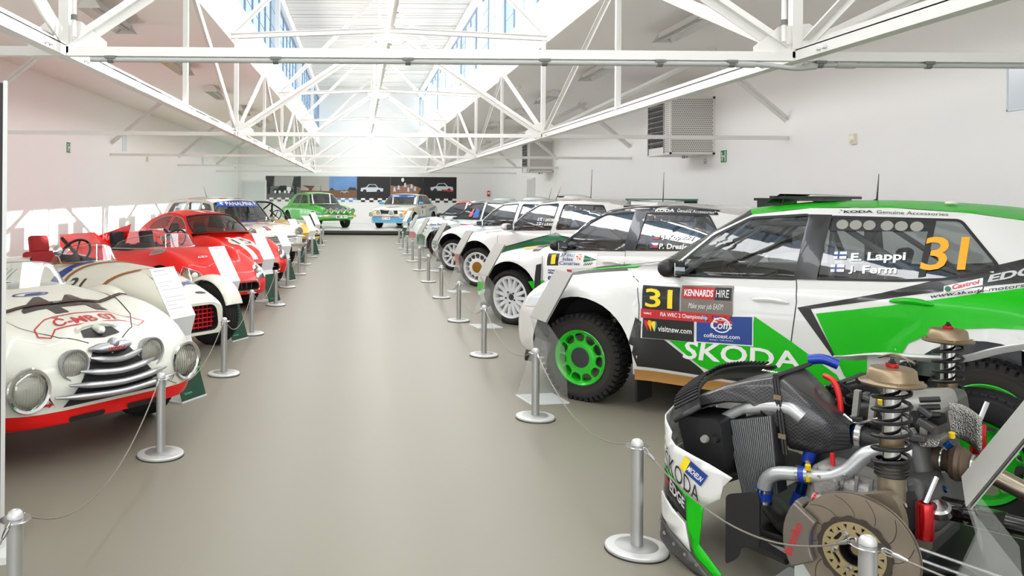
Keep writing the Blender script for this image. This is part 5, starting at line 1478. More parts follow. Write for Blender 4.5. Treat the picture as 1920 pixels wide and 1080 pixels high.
def carL1():
    c = Car('vintage_racing_car', 'ivory vintage roadster numbered 44 with four headlights and red lower band', 'car', (-2.85, 6.08), -37.4, GR)
    fx, rx = 1.12, -1.25
    def df(x, y, z):
        if z > .5: z += .055*bump(x, y, 1.2, .60, .42, .17) - .035*bump(x, y, 1.3, .36, .45, .1) + .05*bump(x, y, -1.2, .58, .5, .16)
        return (x, y, z)
    sp = dict(x=(-2.1, 1.76), zb=[(-2.1, .4), (-1.6, .3), (1.2, .25), (1.55, .235), (1.76, .26)],
        zt=[(-2.1, .52), (-1.8, .68), (-1.2, .82), (-.3, .9), (.4, .94), (.73, .905), (1.14, .84), (1.43, .775), (1.6, .70), (1.71, .60), (1.76, .47)],
        w=[(-2.1, .3), (-1.9, .52), (-1.4, .74), (-.5, .78), (.5, .79), (1.12, .81), (1.4, .79), (1.56, .735), (1.66, .65), (1.73, .53), (1.76, .36)],
        zw=[(-2.1, .46), (0, .5), (1.2, .5), (1.76, .42)], n=[(-2.1, 2.2), (0, 2.7), (1.2, 2.9), (1.76, 2.5)], nl=2.6, wb=[(-2.1, .7), (0, .86), (1.76, .85)], deform=df)
    c.body(sp, IVORY, wells=[(fx, .31, .345, .5), (rx, .31, .345, .5)], cabin=dict(plan=ell(-.15, 0, .62, .52), floor=.3, top=1.2), N=80)
    for (x, y) in ((fx, .66), (rx, .66), (fx, -.66), (rx, -.66)): wheel(c, x, y, .315, .16, .2, 'steel', RIM_S, 'cap', CHROME, 'road', 12, 0)
    F = 'F'; Tt = 'T'
    two_tone(c, .335, RED)
    for y0 in (-.2, .2): c.shape('air_slot', BLACK, F, rounded(rect(y0-.13, .262, y0+.11, .293), .015), (), 1.5, .05)
    for sd in (-1, 1):
        p = c.onto([(sd*.56, .478)], F, .0)[0]; lamp(c, (p.x+.015, p.y, p.z), .118, (1, sd*.12, .02), CHROME, .07, .2, ringw=.16)
        p = c.onto([(sd*.275, .575)], F, 0)[0]; lamp(c, (p.x+.012, p.y, p.z), .088, (1, sd*.02, 0), SILV, .11, .15, 'driving_light', ringw=.12)
        c.shape('body_slot', BLACK, F, [(sd*.41, .36), (sd*.45, .41), (sd*.46, .47), (sd*.44, .41)], (), 1.5, .05)
    c.shape('grille_opening', BLACK, F, [(-.13, .625), (.13, .625), (.20, .53), (.30, .42), (.37, .355), (-.37, .355), (-.30, .42), (-.20, .53)], (), 1.5, .05)
    for z, hw, rz in ((.575, .185, .019), (.512, .265, .02), (.448, .345, .02), (.392, .43, .02)):
        pts = []
        for i in range(17):
            y = hw*(i/8-1); p = c.onto([(y, z)], F, 0)[0]; pts.append((p.x+.05-.02*(y/hw)**2, y, z+.03*(abs(y)/hw)**1.6))
        sweep_bar(c, pts, .026, rz, 'grille_bar', SILV)
    pts = [(c.onto([(.15*(i/6-1), .64)], F, 0)[0].x+.04-.03*(i/6-1)**2, .15*(i/6-1), .643) for i in range(13)]
    o = sweep_bar(c, pts, .035, .03, 'grille_crest', SILV); b = MB(); b.sphere((pts[6][0]+.0, 0, .667), .04, 12, 8, (1, .9, .8)); c.part('badge', b, SILV, o)
    text_obj('badge_lettering', 'SKODA', PRED, o, T(pts[6][0]+.04, 0, .64) @ rotz(pi/2), .13, .022, .03)
    b = MB(); b.box((pts[6][0]-.02, 0, .5), (.03, .012, .25)); c.part('grille_post', b, SILV, None, False)
    a = c.shape('arrow_mark', PRED, F, [(-.52, .375), (-.45, .375), (-.45, .365), (-.425, .382), (-.45, .399), (-.45, .389), (-.52, .389)], (), 2)
    # hood number, plate, emblem, strap
    c.text('44', PK, Tt, [(1.28, -.28), (1.28, .32), (.92, .26), (.92, -.22)], .032, 0, 1, name='number')
    fr = [(1.48, -.30), (1.40, .40), (1.31, .36), (1.36, -.27)]
    c.strip('plate_outline', PRED, Tt, [(1.49, -.36), (1.40, -.33), (1.33, -.22), (1.31, 0), (1.33, .24), (1.40, .36), (1.48, .41), (1.52, .33), (1.475, .27), (1.47, 0), (1.475, -.24), (1.53, -.30), (1.49, -.36)], .01, 1)
    c.text('Č-MB 07', PRED, Tt, [(1.455, -.22), (1.455, .26), (1.335, .22), (1.335, -.19)], .015, 0, 1)
    em = c.shape('emblem', PBLUE, Tt, ell(.84, -.02, .045, .13), [ell(.84, -.02, .036, .11)], 1, .05); c.shape('emblem_wing', PBLUE, Tt, [(.86, -.08), (.83, -.05), (.815, .06), (.84, .08), (.865, .02)], (), 1, parent=em)
    strap(c, Tt, [(1.02, -.62), (1.06, -.5), (1.08, -.3), (1.09, 0), (1.08, .3), (1.06, .5), (1.02, .6)], .028, STRAPD)
    for S_ in (1, -1): c.strip('hood_seam', BLACKSEAL, Tt, [(.75, S_*.5), (1.1, S_*.47), (1.35, S_*.40), (1.55, S_*.26), (1.64, S_*.12)], .006, 0)
    # hood intake with small bullet
    c.shape('hood_intake', BLACK, Tt, [(1.60, -.13), (1.62, 0), (1.60, .13), (1.54, .11), (1.52, 0), (1.54, -.11)], (), 1.2, .04)
    p = c.onto([(1.56, 0)], Tt, 0)[0]; b = MB(); b.tube([(p.x-.08, 0, p.z+.0), (p.x-.02, 0, p.z+.012), (p.x+.04, 0, p.z+.008), (p.x+.06, 0, p.z)], [.01, .028, .026, .004], 10); c.part('intake_bullet', b, IVORY)
    b = MB(); vs = [(1.47, -.15, .775), (1.44, 0, .79), (1.47, .15, .775), (1.53, .15, .755), (1.55, 0, .80), (1.53, -.15, .755)]; b.tube([c.onto([(1.55-.05*cos(i*pi/8-pi/2)*1.0, .14*cos(i*pi/8))], Tt, .012)[0] for i in range(9)], .014, 6); c.part('intake_lip', b, IVORY)
    aeroscreen(c, .25, 0, .42, .56, .9, 1.09, -80, 80, .55, SILV)
    steering(c, .12, -.28, .93, .2, 30); seat(c, -.35, -.26, .2, SEATF, .45); seat(c, -.35, .26, .2, SEATF, .45)
    for x in (.95, .78): pass
    return c
carL1()
def carL2():
    A = -38
    c = Car('vintage_racing_car', 'cream vintage racer with red grid grille, open wheels and tan hood straps', 'car', (-2.89, 8.928), A, GR)
    def df(x, y, z):
        if z > .5: z += .10*bump(x, y, -1.15, .5, .45, .2)
        k = bump(x, y, -1.15, .5, .5, .4)
        if z > .3: y += (1 if y > 0 else -1)*.2*k*min(1, abs(y)/.3)
        return (x, y, z)
    sp = dict(x=(-2.05, 1.77), zb=[(-2.05, .4), (-1.5, .28), (1.2, .25), (1.77, .235)],
        zt=[(-2.05, .5), (-1.6, .72), (-.9, .86), (-.2, .87), (.3, .845), (.8, .82), (1.09, .79), (1.4, .70), (1.6, .625), (1.72, .57), (1.77, .54)],
        w=[(-2.05, .15), (-1.6, .42), (-.6, .56), (.4, .54), (1.0, .48), (1.4, .41), (1.65, .345), (1.74, .31), (1.77, .27)],
        zw=[(-2.05, .46), (0, .52), (1.77, .40)], n=[(-2.05, 2.2), (.5, 2.4), (1.3, 2.6), (1.77, 3.2)], nl=[(-2, 2.4), (1.2, 2.6), (1.77, 3.4)], wb=[(-2, .7), (1.77, .8)], deform=df)
    def cut(m): m.extrude(rounded([(-.235, -.13), (.235, -.13), (.2, .12), (-.2, .12)], .09, 5), .3, T(1.64, 0, .395) @ R(90, 'Y') @ R(90, 'Z'))
    c.body(sp, IVORY2, wells=[(-1.2, .31, .33, .58)], cabin=dict(plan=ell(-.35, 0, .5, .4), floor=.3, top=1.2), N=80, extra_cut=cut)
    # red lattice in the grille mouth
    redb = mat('red_grille_paint', (196, 24, 34), .4)
    for k in range(6):
        z = .30+.042*k; hw = .215-.03*abs(k-2.2)*.4; b = MB(); b.box((1.715, 0, z), (.02, 2*hw, .011)); c.part('grille_bar', b, redb, None, False)
    for k in range(8):
        y = -.19+.054*k; b = MB(); b.box((1.705, y, .395), (.02, .011, .235 if 0 < k < 7 else .17)); c.part('grille_bar', b, redb, None, False)
    for sd in (-1, 1):
        wheel(c, 1.2, sd*.66, .325, .17, .215, 'wire', RIM_S, 'cap', CHROME, 'road', 12, 0); wheel(c, -1.2, sd*.68, .325, .17, .215, 'wire', RIM_S, 'cap', CHROME, 'road', 12, 0)
        b = MB(); pr = [(.355, -.115), (.375, -.095), (.392, -.04), (.395, 0), (.392, .04), (.375, .095), (.355, .115), (.345, .115), (.365, .09), (.38, 0), (.365, -.09), (.345, -.115)]
        b.lathe(pr, 22, T(1.2, sd*.66, .329) @ R(-90, 'X') @ rotz(radians(-168)), None, radians(150), True); c.part('cycle_fender', b, IVORY2)
        b = MB(); b.tube([(1.2, sd*.2, .33), (1.2, sd*.6, .33)], .03, 8); b.tube([(1.05, sd*.3, .3), (1.2, sd*.6, .36)], .014, 8); b.tube([(1.35, sd*.3, .3), (1.2, sd*.6, .3)], .014, 8); c.part('suspension_arm', b, RIM_D)
        b = MB(); b.tube([(1.05, sd*.45, .55), (1.12, sd*.62, .68)], .008, 6); c.part('fender_stay', b, BLACK)
    Tt = 'T'
    strap(c, Tt, [(.86, -.46), (.92, -.35), (.98, -.2), (1.0, 0), (.98, .2), (.92, .35), (.86, .46)], .032, LEATHER)
    strap(c, Tt, [(.30, -.52), (.33, -.4), (.36, -.2), (.37, 0), (.36, .2), (.33, .4), (.3, .5)], .032, LEATHER)
    c.shape('blue_stripe', PBLUE, 'R', [(.02, .30), (.14, .30), (.20, .60), (.26, .78), (.13, .80), (.06, .6)], (), 1, .05); c.shape('blue_stripe', PBLUE, Tt, [(.12, -.45), (.22, -.45), (.26, -.1), (.16, -.1)], (), 1.5, .05)
    c.text('21', PK, 'R', [(.36, .60), (.58, .60), (.6, .72), (.40, .72)], .02, 0, 1, name='number'); c.text('BRNO', PBLUE, Tt, [(1.5, .02), (1.42, .25), (1.34, .22), (1.42, 0)], .03, 0, 1)
    c.shape('plate_outline', PRED, Tt, [(1.50, -.2), (1.42, -.24), (1.40, -.2), (1.48, -.16)], [[(1.49, -.198), (1.425, -.228), (1.41, -.202), (1.475, -.17)]], 1)
    c.shape('hood_slot', BLACK, Tt, ell(1.62, .13, .018, .07, 16), (), 1.2, .04)
    # raised hood scoop
    b = MB(); b.add([(1.30, -.16, .74), (1.30, .16, .74), (1.32, .1, .80), (1.32, -.1, .80), (.98, -.13, .80), (.98, .13, .80), (1.0, .08, .815), (1.0, -.08, .815)], [(3, 2, 6, 7), (0, 3, 7, 4), (2, 1, 5, 6)]); c.part('hood_scoop', b, IVORY2)
    b = MB(); b.box((1.27, 0, .755), (.01, .26, .05)); b.box((1.29, 0, .76), (.02, .05, .07)); c.part('scoop_mouth', b, BLACK, None, False)
    aeroscreen(c, -.1, -.05, .3, .4, .84, 1.03, -80, 80, .6, LEATHER); steering(c, -.12, -.1, .92, .17, 30); seat(c, -.5, -.1, .32, SEATR, .5)
    b = MB(); b.lathe([(0, .01), (.05, .008), (.055, 0), (.04, -.03), (0, -.05)], 18, T(.1, -.45, .97) @ R(-90, 'Y')); b.tube([(.1, -.45, .93), (.12, -.42, .84)], .006, 6); c.part('mirror', b, CHROME)
    b = MB(); b.tube([(.62, -.47, .62), (.66, -.55, .62), (.72, -.56, .61)], [.01, .012, .016], 8); c.part('side_lamp', b, BLACK)
    for k in range(4): c.strip('louvre', BLACKSEAL, 'R', [(-.62-.06*k, .62), (-.55-.06*k, .75)], .008, 1)
    return c
carL2()
def carL3():
    c = Car('vintage_racing_car', 'red open spider with low perspex screen, faired lamps and finned tail', 'car', (-2.909, 12.014), -42, GR)
    def df(x, y, z):
        if z > .45: z += .075*bump(x, y, .95, .56, .42, .16) - .035*bump(x, y, 1.1, .3, .4, .12) + .06*bump(x, y, -1.15, .56, .4, .18)
        return (x, y, z)
    sp = dict(x=(-1.95, 1.75), zb=[(-1.95, .4), (-1.5, .26), (1.2, .2), (1.75, .24)],
        zt=[(-1.95, .55), (-1.5, .74), (-.6, .8), (.2, .81), (.6, .81), (1.0, .77), (1.4, .66), (1.62, .54), (1.75, .40)],
        w=[(-1.95, .4), (-1.6, .66), (-.6, .74), (.5, .75), (1.1, .765), (1.4, .73), (1.6, .64), (1.70, .54), (1.75, .42)],
        zw=[(-1.95, .45), (0, .46), (1.2, .46), (1.75, .34)], n=[(-1.95, 2.6), (0, 3.2), (1.2, 3.0), (1.75, 2.6)], nl=2.8, wb=.86, deform=df)
    def cut(m): m.extrude(rounded([(-.4, -.05), (.4, -.05), (.38, .05), (-.38, .05)], .045, 4), .3, T(1.64, 0, .345) @ R(90, 'Y') @ R(90, 'Z'))
    c.body(sp, RED, wells=[(1.12, .3, .34, .5), (-1.15, .3, .34, .5)], cabin=dict(plan=rounded([(.2, -.56), (.2, .5), (-.6, .5), (-.6, -.56)], .2, 4), floor=.25, top=1.2), N=76, extra_cut=cut)
    for (x, y) in ((1.12, .63), (-1.15, .63), (1.12, -.63), (-1.15, -.63)): wheel(c, x, y, .31, .17, .195, 'wire', RIM_S, 'cap', CHROME, 'road', 12, 0)
    ring = [c.onto([(a, .345+b_)], 'F', .012)[0] for a, b_ in rounded([(-.41, -.06), (.41, -.06), (.39, .06), (-.39, .06)], .05, 4)]
    b = MB(); b.tube(ring, .009, 6, closed=True); c.part('grille_rim', b, CHROME)
    for k in range(9): b = MB(); b.box((1.66, -.34+.085*k, .345), (.01, .006, .09)); c.part('grille_bar', b, GREYMETAL, None, False)
    for sd in (-1, 1):   # faired headlamps behind glass
        q = [(sd*.40, .42), (sd*.62, .44), (sd*.66, .53), (sd*.585, .61), (sd*.46, .55)]
        c.shape('headlight', REFLECT, 'F', q, (), .8, .04); cov = c.shape('lens', LENS, 'F', offset_poly(q, .01), (), 4, .04)
        p = c.onto([(sd*.54, .515)], 'F', .004)[0]; b = MB(); b.sphere(p, .05, 14, 8, (.5, 1, 1)); c.part('bulb', b, LT, cov)
        pts = [c.onto([v], 'F', .006)[0] for v in offset_poly(q, .012)]; b = MB(); b.tube(pts, .006, 6, closed=True); c.part('lens_rim', b, CHROME, cov)
        v = c.shape('fender_vent', GREYMETAL, 'T', rounded([(.98, sd*.60), (.78, sd*.66), (.76, sd*.58), (.92, sd*.52)], .04), (), 1.2, .04)
        pts = [c.onto([u], 'T', .004)[0] for u in rounded([(.99, sd*.60), (.77, sd*.67), (.75, sd*.58), (.92, sd*.51)], .04)]; b = MB(); b.tube(pts, .006, 5, closed=True); c.part('vent_rim', b, CHROME, v)
    e = c.shape('badge', PW_, 'T', ell(1.2, -.12, .035, .075, 20), (), 1); c.shape('badge_mark', PRED, 'T', ell(1.2, -.12, .024, .055, 18), [ell(1.2, -.12, .012, .03, 14)], 2, parent=e)
    for S_ in (1, -1): c.strip('hood_seam', mat('dark_red_seam', (120, 12, 12), .5), 'T', [(.35, S_*.44), (.9, S_*.40), (1.35, S_*.33), (1.55, S_*.2)], .008, 0)
    b = MB(); n = 20
    aeroscreen(c, -.15, -.05, .62, .66, .80, 1.0, -82, 82, .5, SILV)
    steering(c, .05, .25, .88, .18, 30); seat(c, -.35, .25, .28, SEATF, .45); seat(c, -.35, -.25, .28, SEATF, .45)
    b = MB(); b.tube([(.3, -.1, .82), (.32, -.1, .9)], .008, 6); b.box((.33, -.1, .93), (.03, .16, .06)); c.part('mirror', b, GREYMETAL)
    # red display board lying on the tail behind the cockpit
    b = MB(); M = T(-.95, -.2, .80) @ rotz(radians(20)); b.extrude([(-.35, 0), (.28, 0), (.38, .30), (-.2, .12)], .02, M @ R(90, 'X')); o = c.part('tail_fin', b, RED, None, False)
    text_obj('lettering', 'MARTH', PW_, o, M @ T(.08, -.024, .10), .4, .10, .03)
    for sd in (-1, 1):
        b = MB(); b.add([(-.6, sd*.52, .80), (-1.7, sd*.6, .70), (-1.75, sd*.58, .92), (-.95, sd*.5, .98), (-.6, sd*.40, .80), (-1.7, sd*.5, .70), (-1.75, sd*.56, .92), (-.95, sd*.46, .98)], [(0, 1, 2, 3), (7, 6, 5, 4), (0, 4, 5, 1), (1, 5, 6, 2), (2, 6, 7, 3), (3, 7, 4, 0)]); c.part('head_fairing', b, RED)
    return c
carL3()
def roundcoupe():
    c = Car('vintage_racing_car', 'red vintage coupe numbered 15 with white twin stripes over hood and roof', 'car', (-2.79, 14.86), -45, GR)
    def df(x, y, z):
        if z > .45: z += .085*bump(x, y, 1.0, .55, .42, .17) - .03*bump(x, y, 1.15, .3, .4, .12) + .05*bump(x, y, -1.15, .56, .45, .2)
        return (x, y, z)
    sp = dict(x=(-1.95, 1.72), zb=[(-1.95, .4), (-1.5, .26), (1.2, .2), (1.72, .26)],
        zt=[(-1.95, .6), (-1.5, .78), (-.6, .85), (.2, .87), (.55, .86), (.9, .81), (1.35, .69), (1.58, .58), (1.72, .42)],
        w=[(-1.95, .4), (-1.6, .64), (-.6, .73), (.5, .75), (1.1, .76), (1.4, .72), (1.58, .62), (1.67, .52), (1.72, .4)],
        zw=[(-1.95, .45), (0, .5), (1.2, .48), (1.72, .36)], n=[(-1.95, 2.6), (0, 3.2), (1.2, 3.0), (1.72, 2.6)], nl=2.8, wb=.86, deform=df)
    def cut(m): m.extrude(rounded([(-.33, -.055), (.33, -.055), (.31, .055), (-.31, .055)], .05, 4), .3, T(1.6, 0, .36) @ R(90, 'Y') @ R(90, 'Z'))
    c.body(sp, RED2, wells=[(1.1, .3, .34, .5), (-1.1, .3, .34, .5)], cabin=dict(plan=[(.45, -.55), (.45, .55), (-.9, .52), (-.9, -.52)], floor=.25, top=1.1), N=76, extra_cut=cut)
    side = [(.6, .80), (.52, .88), (.33, 1.06), (.14, 1.17), (-.25, 1.215), (-.6, 1.19), (-.95, 1.08), (-1.35, .86), (-1.4, .8)]
    g = dict(zb=.86, zr=1.21, yb=[(-1.4, .5), (-.8, .62), (0, .655), (.6, .6)], yr=[(-1.3, .3), (-.8, .40), (0, .46), (.4, .45)], pow=1.5, side=side,
        windows=[[(.40, .915), (.28, 1.04), (.12, 1.125), (-.12, 1.16), (-.14, .91)], [(-.2, 1.16), (-.48, 1.145), (-.72, 1.07), (-.86, .925), (-.22, .91)]], round=.05,
        ws=dict(base=(.52, .88), top=(.14, 1.17), bb=.3, bt=.12, lift=.02, fu=.06, fv=(.04, .07), seal=BLACK, seal_r=.013), rw=dict(base=(-1.35, .86), top=(-.95, 1.08), bb=.08, bt=.1, lift=.03, fu=.1, fv=(.08, .08)),
        roof=[(-.25, 1.215), (-.6, 1.19)], crown=.05)
    c.cabin(g, RED2, GLASS_C, SILV, .014, RED2)
    for (x, y) in ((1.1, .63), (-1.1, .63), (1.1, -.63), (-1.1, -.63)): wheel(c, x, y, .305, .17, .19, 'steel', RIM_S, 'cap', CHROME, 'road', 12, 0)
    for y in (-.115, .115):
        c.shape('white_stripe', PW_, 'T', [(.86, y-.05), (.86, y+.05), (1.66, y+.05), (1.66, y-.05)], (), .6, .06); c.shape('white_stripe', PW_, 'T', [(.2, y-.05), (.2, y+.05), (-.85, y+.05), (-.85, y-.05)], (), 1, .06)
    d = c.shape('number_roundel', PW_, 'T', ell(1.12, 0, .2, .24), (), 1.6, .05)
    c.text('15', PK, 'T', [(1.25, -.15), (1.25, .15), (1.0, .15), (1.0, -.15)], .005, 0, 3, name='number', parent=d)
    ring = [c.onto([(a, .36+b_)], 'F', .012)[0] for a, b_ in rounded([(-.35, -.065), (.35, -.065), (.33, .065), (-.33, .065)], .055, 4)]
    b = MB(); b.tube(ring, .012, 6, closed=True); c.part('grille_rim', b, CHROME); b = MB(); b.tube([(1.685, -.3, .355), (1.70, 0, .355), (1.685, .3, .355)], .008, 6); c.part('grille_bar', b, CHROME)
    for sd in (-1, 1):
        q = [(sd*.42, .48), (sd*.58, .47), (sd*.64, .54), (sd*.60, .63), (sd*.47, .60)]
        c.shape('headlight', REFLECT, 'F', q, (), .8, .04); cov = c.shape('lens', LENS, 'F', offset_poly(q, .01), (), 4, .04)
        pts = [c.onto([v], 'F', .006)[0] for v in offset_poly(q, .012)]; b = MB(); b.tube(pts, .007, 6, closed=True); c.part('lens_rim', b, BLACK, cov)
    seat(c, -.2, .28, .26, None, .5); seat(c, -.2, -.28, .26, None, .5); steering(c, .25, -.28, .82, .17, 28)
    b = MB(); b.tube([(.5, 0, .93), (.27, 0, 1.17)], .01, 6); c.part('screen_divider', b, BLACK)
    return c
roundcoupe()
CREAMW = mat('warm_white_car_paint', (234, 228, 218), 0.32, coat=0.8)
def carL5():
    c = Car('vintage_rally_car', 'cream white sixties rally estate covered in stickers with blue screen banner', 'car', (-2.96, 18.66), -48.3, GR)
    def df(x, y, z):
        if z > .6: z += .045*bump(x, y, 1.45, .62, .45, .14) - .02*bump(x, y, 1.3, .42, .5, .1)
        return (x, y, z)
    sp = dict(x=(-2.05, 1.88), zb=[(-2.05, .4), (-1.6, .3), (1.4, .3), (1.88, .36)],
        zt=[(-2.05, .8), (-1.9, .93), (-1, .96), (.3, .97), (.75, .965), (1.2, .925), (1.6, .87), (1.8, .79), (1.88, .66)],
        w=[(-2.05, .62), (-1.9, .72), (-1, .79), (.5, .80), (1.2, .80), (1.6, .78), (1.8, .72), (1.88, .6)], zw=[(-2.05, .6), (0, .62), (1.88, .55)],
        n=[(-2.05, 3), (0, 4.5), (1.2, 3.6), (1.88, 3)], nl=3, wb=.9, deform=df)
    c.body(sp, CREAMW, wells=[(1.2, .33, .36, .5), (-1.15, .33, .36, .5)], cabin=dict(plan=[(.6, -.64), (.6, .64), (-1.5, .6), (-1.5, -.6)], floor=.35, top=1.2), N=70)
    side = [(.72, .88), (.66, .95), (.46, 1.2), (.28, 1.37), (-.1, 1.42), (-.8, 1.43), (-1.5, 1.39), (-1.72, 1.33), (-1.92, .95), (-1.94, .86)]
    g = dict(zb=.95, zr=1.42, yb=[(-1.9, .62), (-1.2, .715), (0, .74), (.7, .70)], yr=[(-1.6, .48), (-.8, .55), (0, .575), (.3, .555)], pow=1.35, side=side,
        windows=[[(.54, 1.0), (.38, 1.2), (.24, 1.315), (-.06, 1.35), (-.04, 1.0)], [(-.14, 1.355), (-.66, 1.36), (-.68, 1.0), (-.12, 1.0)], [(-.78, 1.36), (-1.45, 1.325), (-1.62, 1.02), (-.8, 1.0)]], round=.05,
        ws=dict(base=(.66, .95), top=(.28, 1.37), bb=.22, bt=.12, lift=.02, fu=.045, fv=(.03, .05), seal=BLACKSEAL, seal_r=.013), rw=dict(base=(-1.92, .95), top=(-1.72, 1.33), bb=.05, bt=.07, lift=.02, fu=.12, fv=(.08, .08)),
        roof=[(-.1, 1.42), (-.8, 1.43), (-1.5, 1.39)], crown=.05)
    c.cabin(g, CREAMW, GLASS, SILV, .014, CREAMW)
    for (x, y) in ((1.2, .67), (-1.15, .67), (1.2, -.67), (-1.15, -.67)): wheel(c, x, y, .32, .18, .2, 'steel', RIM_S, 'cap', CHROME, 'road', 12, 0)
    for sd in (-1, 1):
        p = c.onto([(sd*.60, .755)], 'F', 0)[0]; lamp(c, (p.x+.03, p.y, p.z), .10, (1, sd*.05, 0), CHROME, .08, .2, ringw=.15)
        lamp(c, (1.93, sd*.66, .47), .045, (1, 0, 0), CHROME, .04, .2, 'indicator', bowl=PORANGE)
    # banner, grille, bumper, plate
    bn = c.shape('screen_banner', mat('banner_blue', (28, 74, 168), .4), 'F', [(-.535, 1.27), (.535, 1.27), (.50, 1.375), (.3, 1.40), (0, 1.41), (-.3, 1.40), (-.50, 1.375)], (), 2, .05)
    c.text('PANALPINA', PW_, 'F', [(-.34, 1.295), (.34, 1.295), (.34, 1.375), (-.34, 1.375)], .02, 0, 4, parent=bn)
    for sd in (-1, 1): c.shape('banner_mark', PW_, 'F', [(sd*.40, 1.30), (sd*.46, 1.33), (sd*.45, 1.365), (sd*.37, 1.365), (sd*.42, 1.345)], (), 4, .05, parent=bn)
    c.shape('grille_mesh', mat('chrome_mesh', (150, 142, 128), .3, metal=.7), 'F', rounded(rect(-.50, .52, .50, .66), .03), (), 1, .05)
    for k in range(15): b = MB(); p = c.onto([(-.46+.066*k, .59)], 'F', .008)[0]; b.box(p, (.012, .008, .13)); c.part('grille_bar', b, CHROME, None, False)
    for k in range(3): pts = [(c.onto([(y_/10, .55+.04*k)], 'F', 0)[0].x+.012, y_/10, .55+.04*k) for y_ in range(-5, 6)]; b = MB(); b.tube(pts, .005, 5); c.part('grille_bar', b, CHROME)
    pts = catmull([(1.55, -.84, .5), (1.8, -.80, .5), (1.95, -.6, .5), (1.99, 0, .5), (1.95, .6, .5), (1.8, .80, .5), (1.55, .84, .5)], 5); sweep_bar(c, pts, .018, .035, 'bumper', CHROME)
    pts = catmull([(1.9, -.74, .5), (1.96, -.72, .62), (1.98, -.5, .68), (1.99, 0, .685), (1.98, .5, .68), (1.96, .72, .62), (1.9, .74, .5)], 5); b = MB(); b.tube(pts, .018, 8); c.part('bumper_hoop', b, CHROME)
    b = MB(); b.box((1.99, -.1, .4), (.01, .3, .1)); o = c.part('number_plate', b, PW_, None, False); text_obj('plate_lettering', '373-90', PK, o, T(1.9965, -.1, .4) @ rotz(pi/2), .26, .07, .02)
    b = MB(); b.box((1.985, .18, .4), (.012, .24, .11)); c.part('plate_panel', b, BLACK, None, False)
    # hood and side stickers
    st = [('DYNAMICS', PBLUE, [(1.15, -.5), (1.4, -.3), (1.33, -.24), (1.1, -.44)]), ('Hankook', PRED, [(1.45, .05), (1.45, .45), (1.37, .45), (1.37, .05)]), ('KOMA', PRED, [(1.25, -.66), (1.5, -.62), (1.46, -.52), (1.22, -.56)])]
    for tx, m_, q in st: c.text(tx, m_, 'T', q, .02, 0, 1)
    c.shape('hood_sticker', PBLUE, 'T', [(.86, -.3), (.96, -.3), (.96, .3), (.86, .3)], (), 1, .06)
    for y in (-.2, .12): c.shape('hood_sticker', PRED, 'T', [(.88, y), (.95, y), (.95, y+.1), (.88, y+.1)], (), 2)
    c.shape('hood_sticker', PRED, 'T', ell(1.15, .12, .08, .16, 20), (), 1, .06); c.shape('hood_sticker', PW_, 'T', ell(1.15, .12, .05, .1, 20), (), 2, .06)
    for k, (y, m_) in enumerate(((-.18, PBLUE), (-.14, PRED), (.10, PRED), (.18, PBLUE))): c.shape('hood_sticker', m_, 'T', [(1.58, y), (1.78, y-.01), (1.78, y+.04+.03*(m_ is PRED)), (1.58, y+.04+.03*(m_ is PRED))], (), 1, .06)
    c.text('FEDERATION', PRED, 'F', [(-.22, .675), (.22, .675), (.22, .705), (-.22, .705)], .01, 0, 2)
    c.text('DSV', PBLUE, 'R', [(-1.2, 1.1), (-1.0, 1.1), (-1.0, 1.22), (-1.2, 1.22)], .03, .1, 3); c.shape('window_sticker', PW_, 'R', rect(-1.28, 1.06, -.92, 1.26), (), 2)
    for tx, x, z, m_ in (('AEROSPACE', -.5, .8, PBLUE), ('CZECH TEAM', .3, .82, PBLUE), ('RALLY 121', .85, .78, PRED), ('1958', .5, .62, PK)): c.text(tx, m_, 'R', [(x, z), (x+.4, z), (x+.4, z+.06), (x, z+.06)], .01, 0, 1)
    c.shape('side_sticker', PBLUE, 'R', [(-.75, .75), (-.62, .75), (-.6, .9), (-.72, .9)], (), 1); c.shape('side_sticker', PYEL, 'R', rect(.55, .5, .8, .62), (), 1)
    for k, m_ in enumerate((PRED, PW_, PBLUE)): c.shape('roof_sticker', m_, 'T', [(.2, -.3+.2*k), (.05, -.3+.2*k), (.05, -.15+.2*k), (.2, -.15+.2*k)], (), 1)
    c.text('RALLYE', PRED, 'T', [(-.6, -.55), (-.6, -.1), (-.85, -.1), (-.85, -.55)], .02, 0, 1)
    b = MB(); b.lathe([(0, .03), (.05, .02), (.06, 0), (.03, -.03)], 14, T(1.18, -.72, .96) @ R(70, 'Y')); c.part('mirror', b, PRED)
    b = MB(); b.tube([(-.9, 0, 1.46), (-1.05, 0, 1.72)], [.008, .002], 6); c.part('aerial', b, BLACK)
    for y in (-.3, .15): b = MB(); b.tube([(.86, y, .98), (.80, y+.12, 1.01), (.76, y+.38, 1.02)], .008, 6); c.part('wiper', b, BLACK)
    seat(c, -.05, .32, .35, None, .6); seat(c, -.05, -.32, .35, None, .6); steering(c, .36, .32, .95, .19, 28)
    cage(c, [[(-.3, -.6, .4), (-.3, -.5, 1.32), (-.3, .5, 1.32), (-.3, .6, .4)]])
    for S_ in 'R': seam(c, S_, [(.6, .9), (.58, .4)]); seam(c, S_, [(-.1, .95), (-.1, .4)])
    for sd in (-1,): b = MB(); b.box((0.0, sd*.805, .87), (.14, .02, .03)); c.part('door_handle', b, CHROME, None, False)
    return c
carL5()
YELLOW = mat('yellow_car_paint', (244, 186, 24), 0.3, coat=0.8)
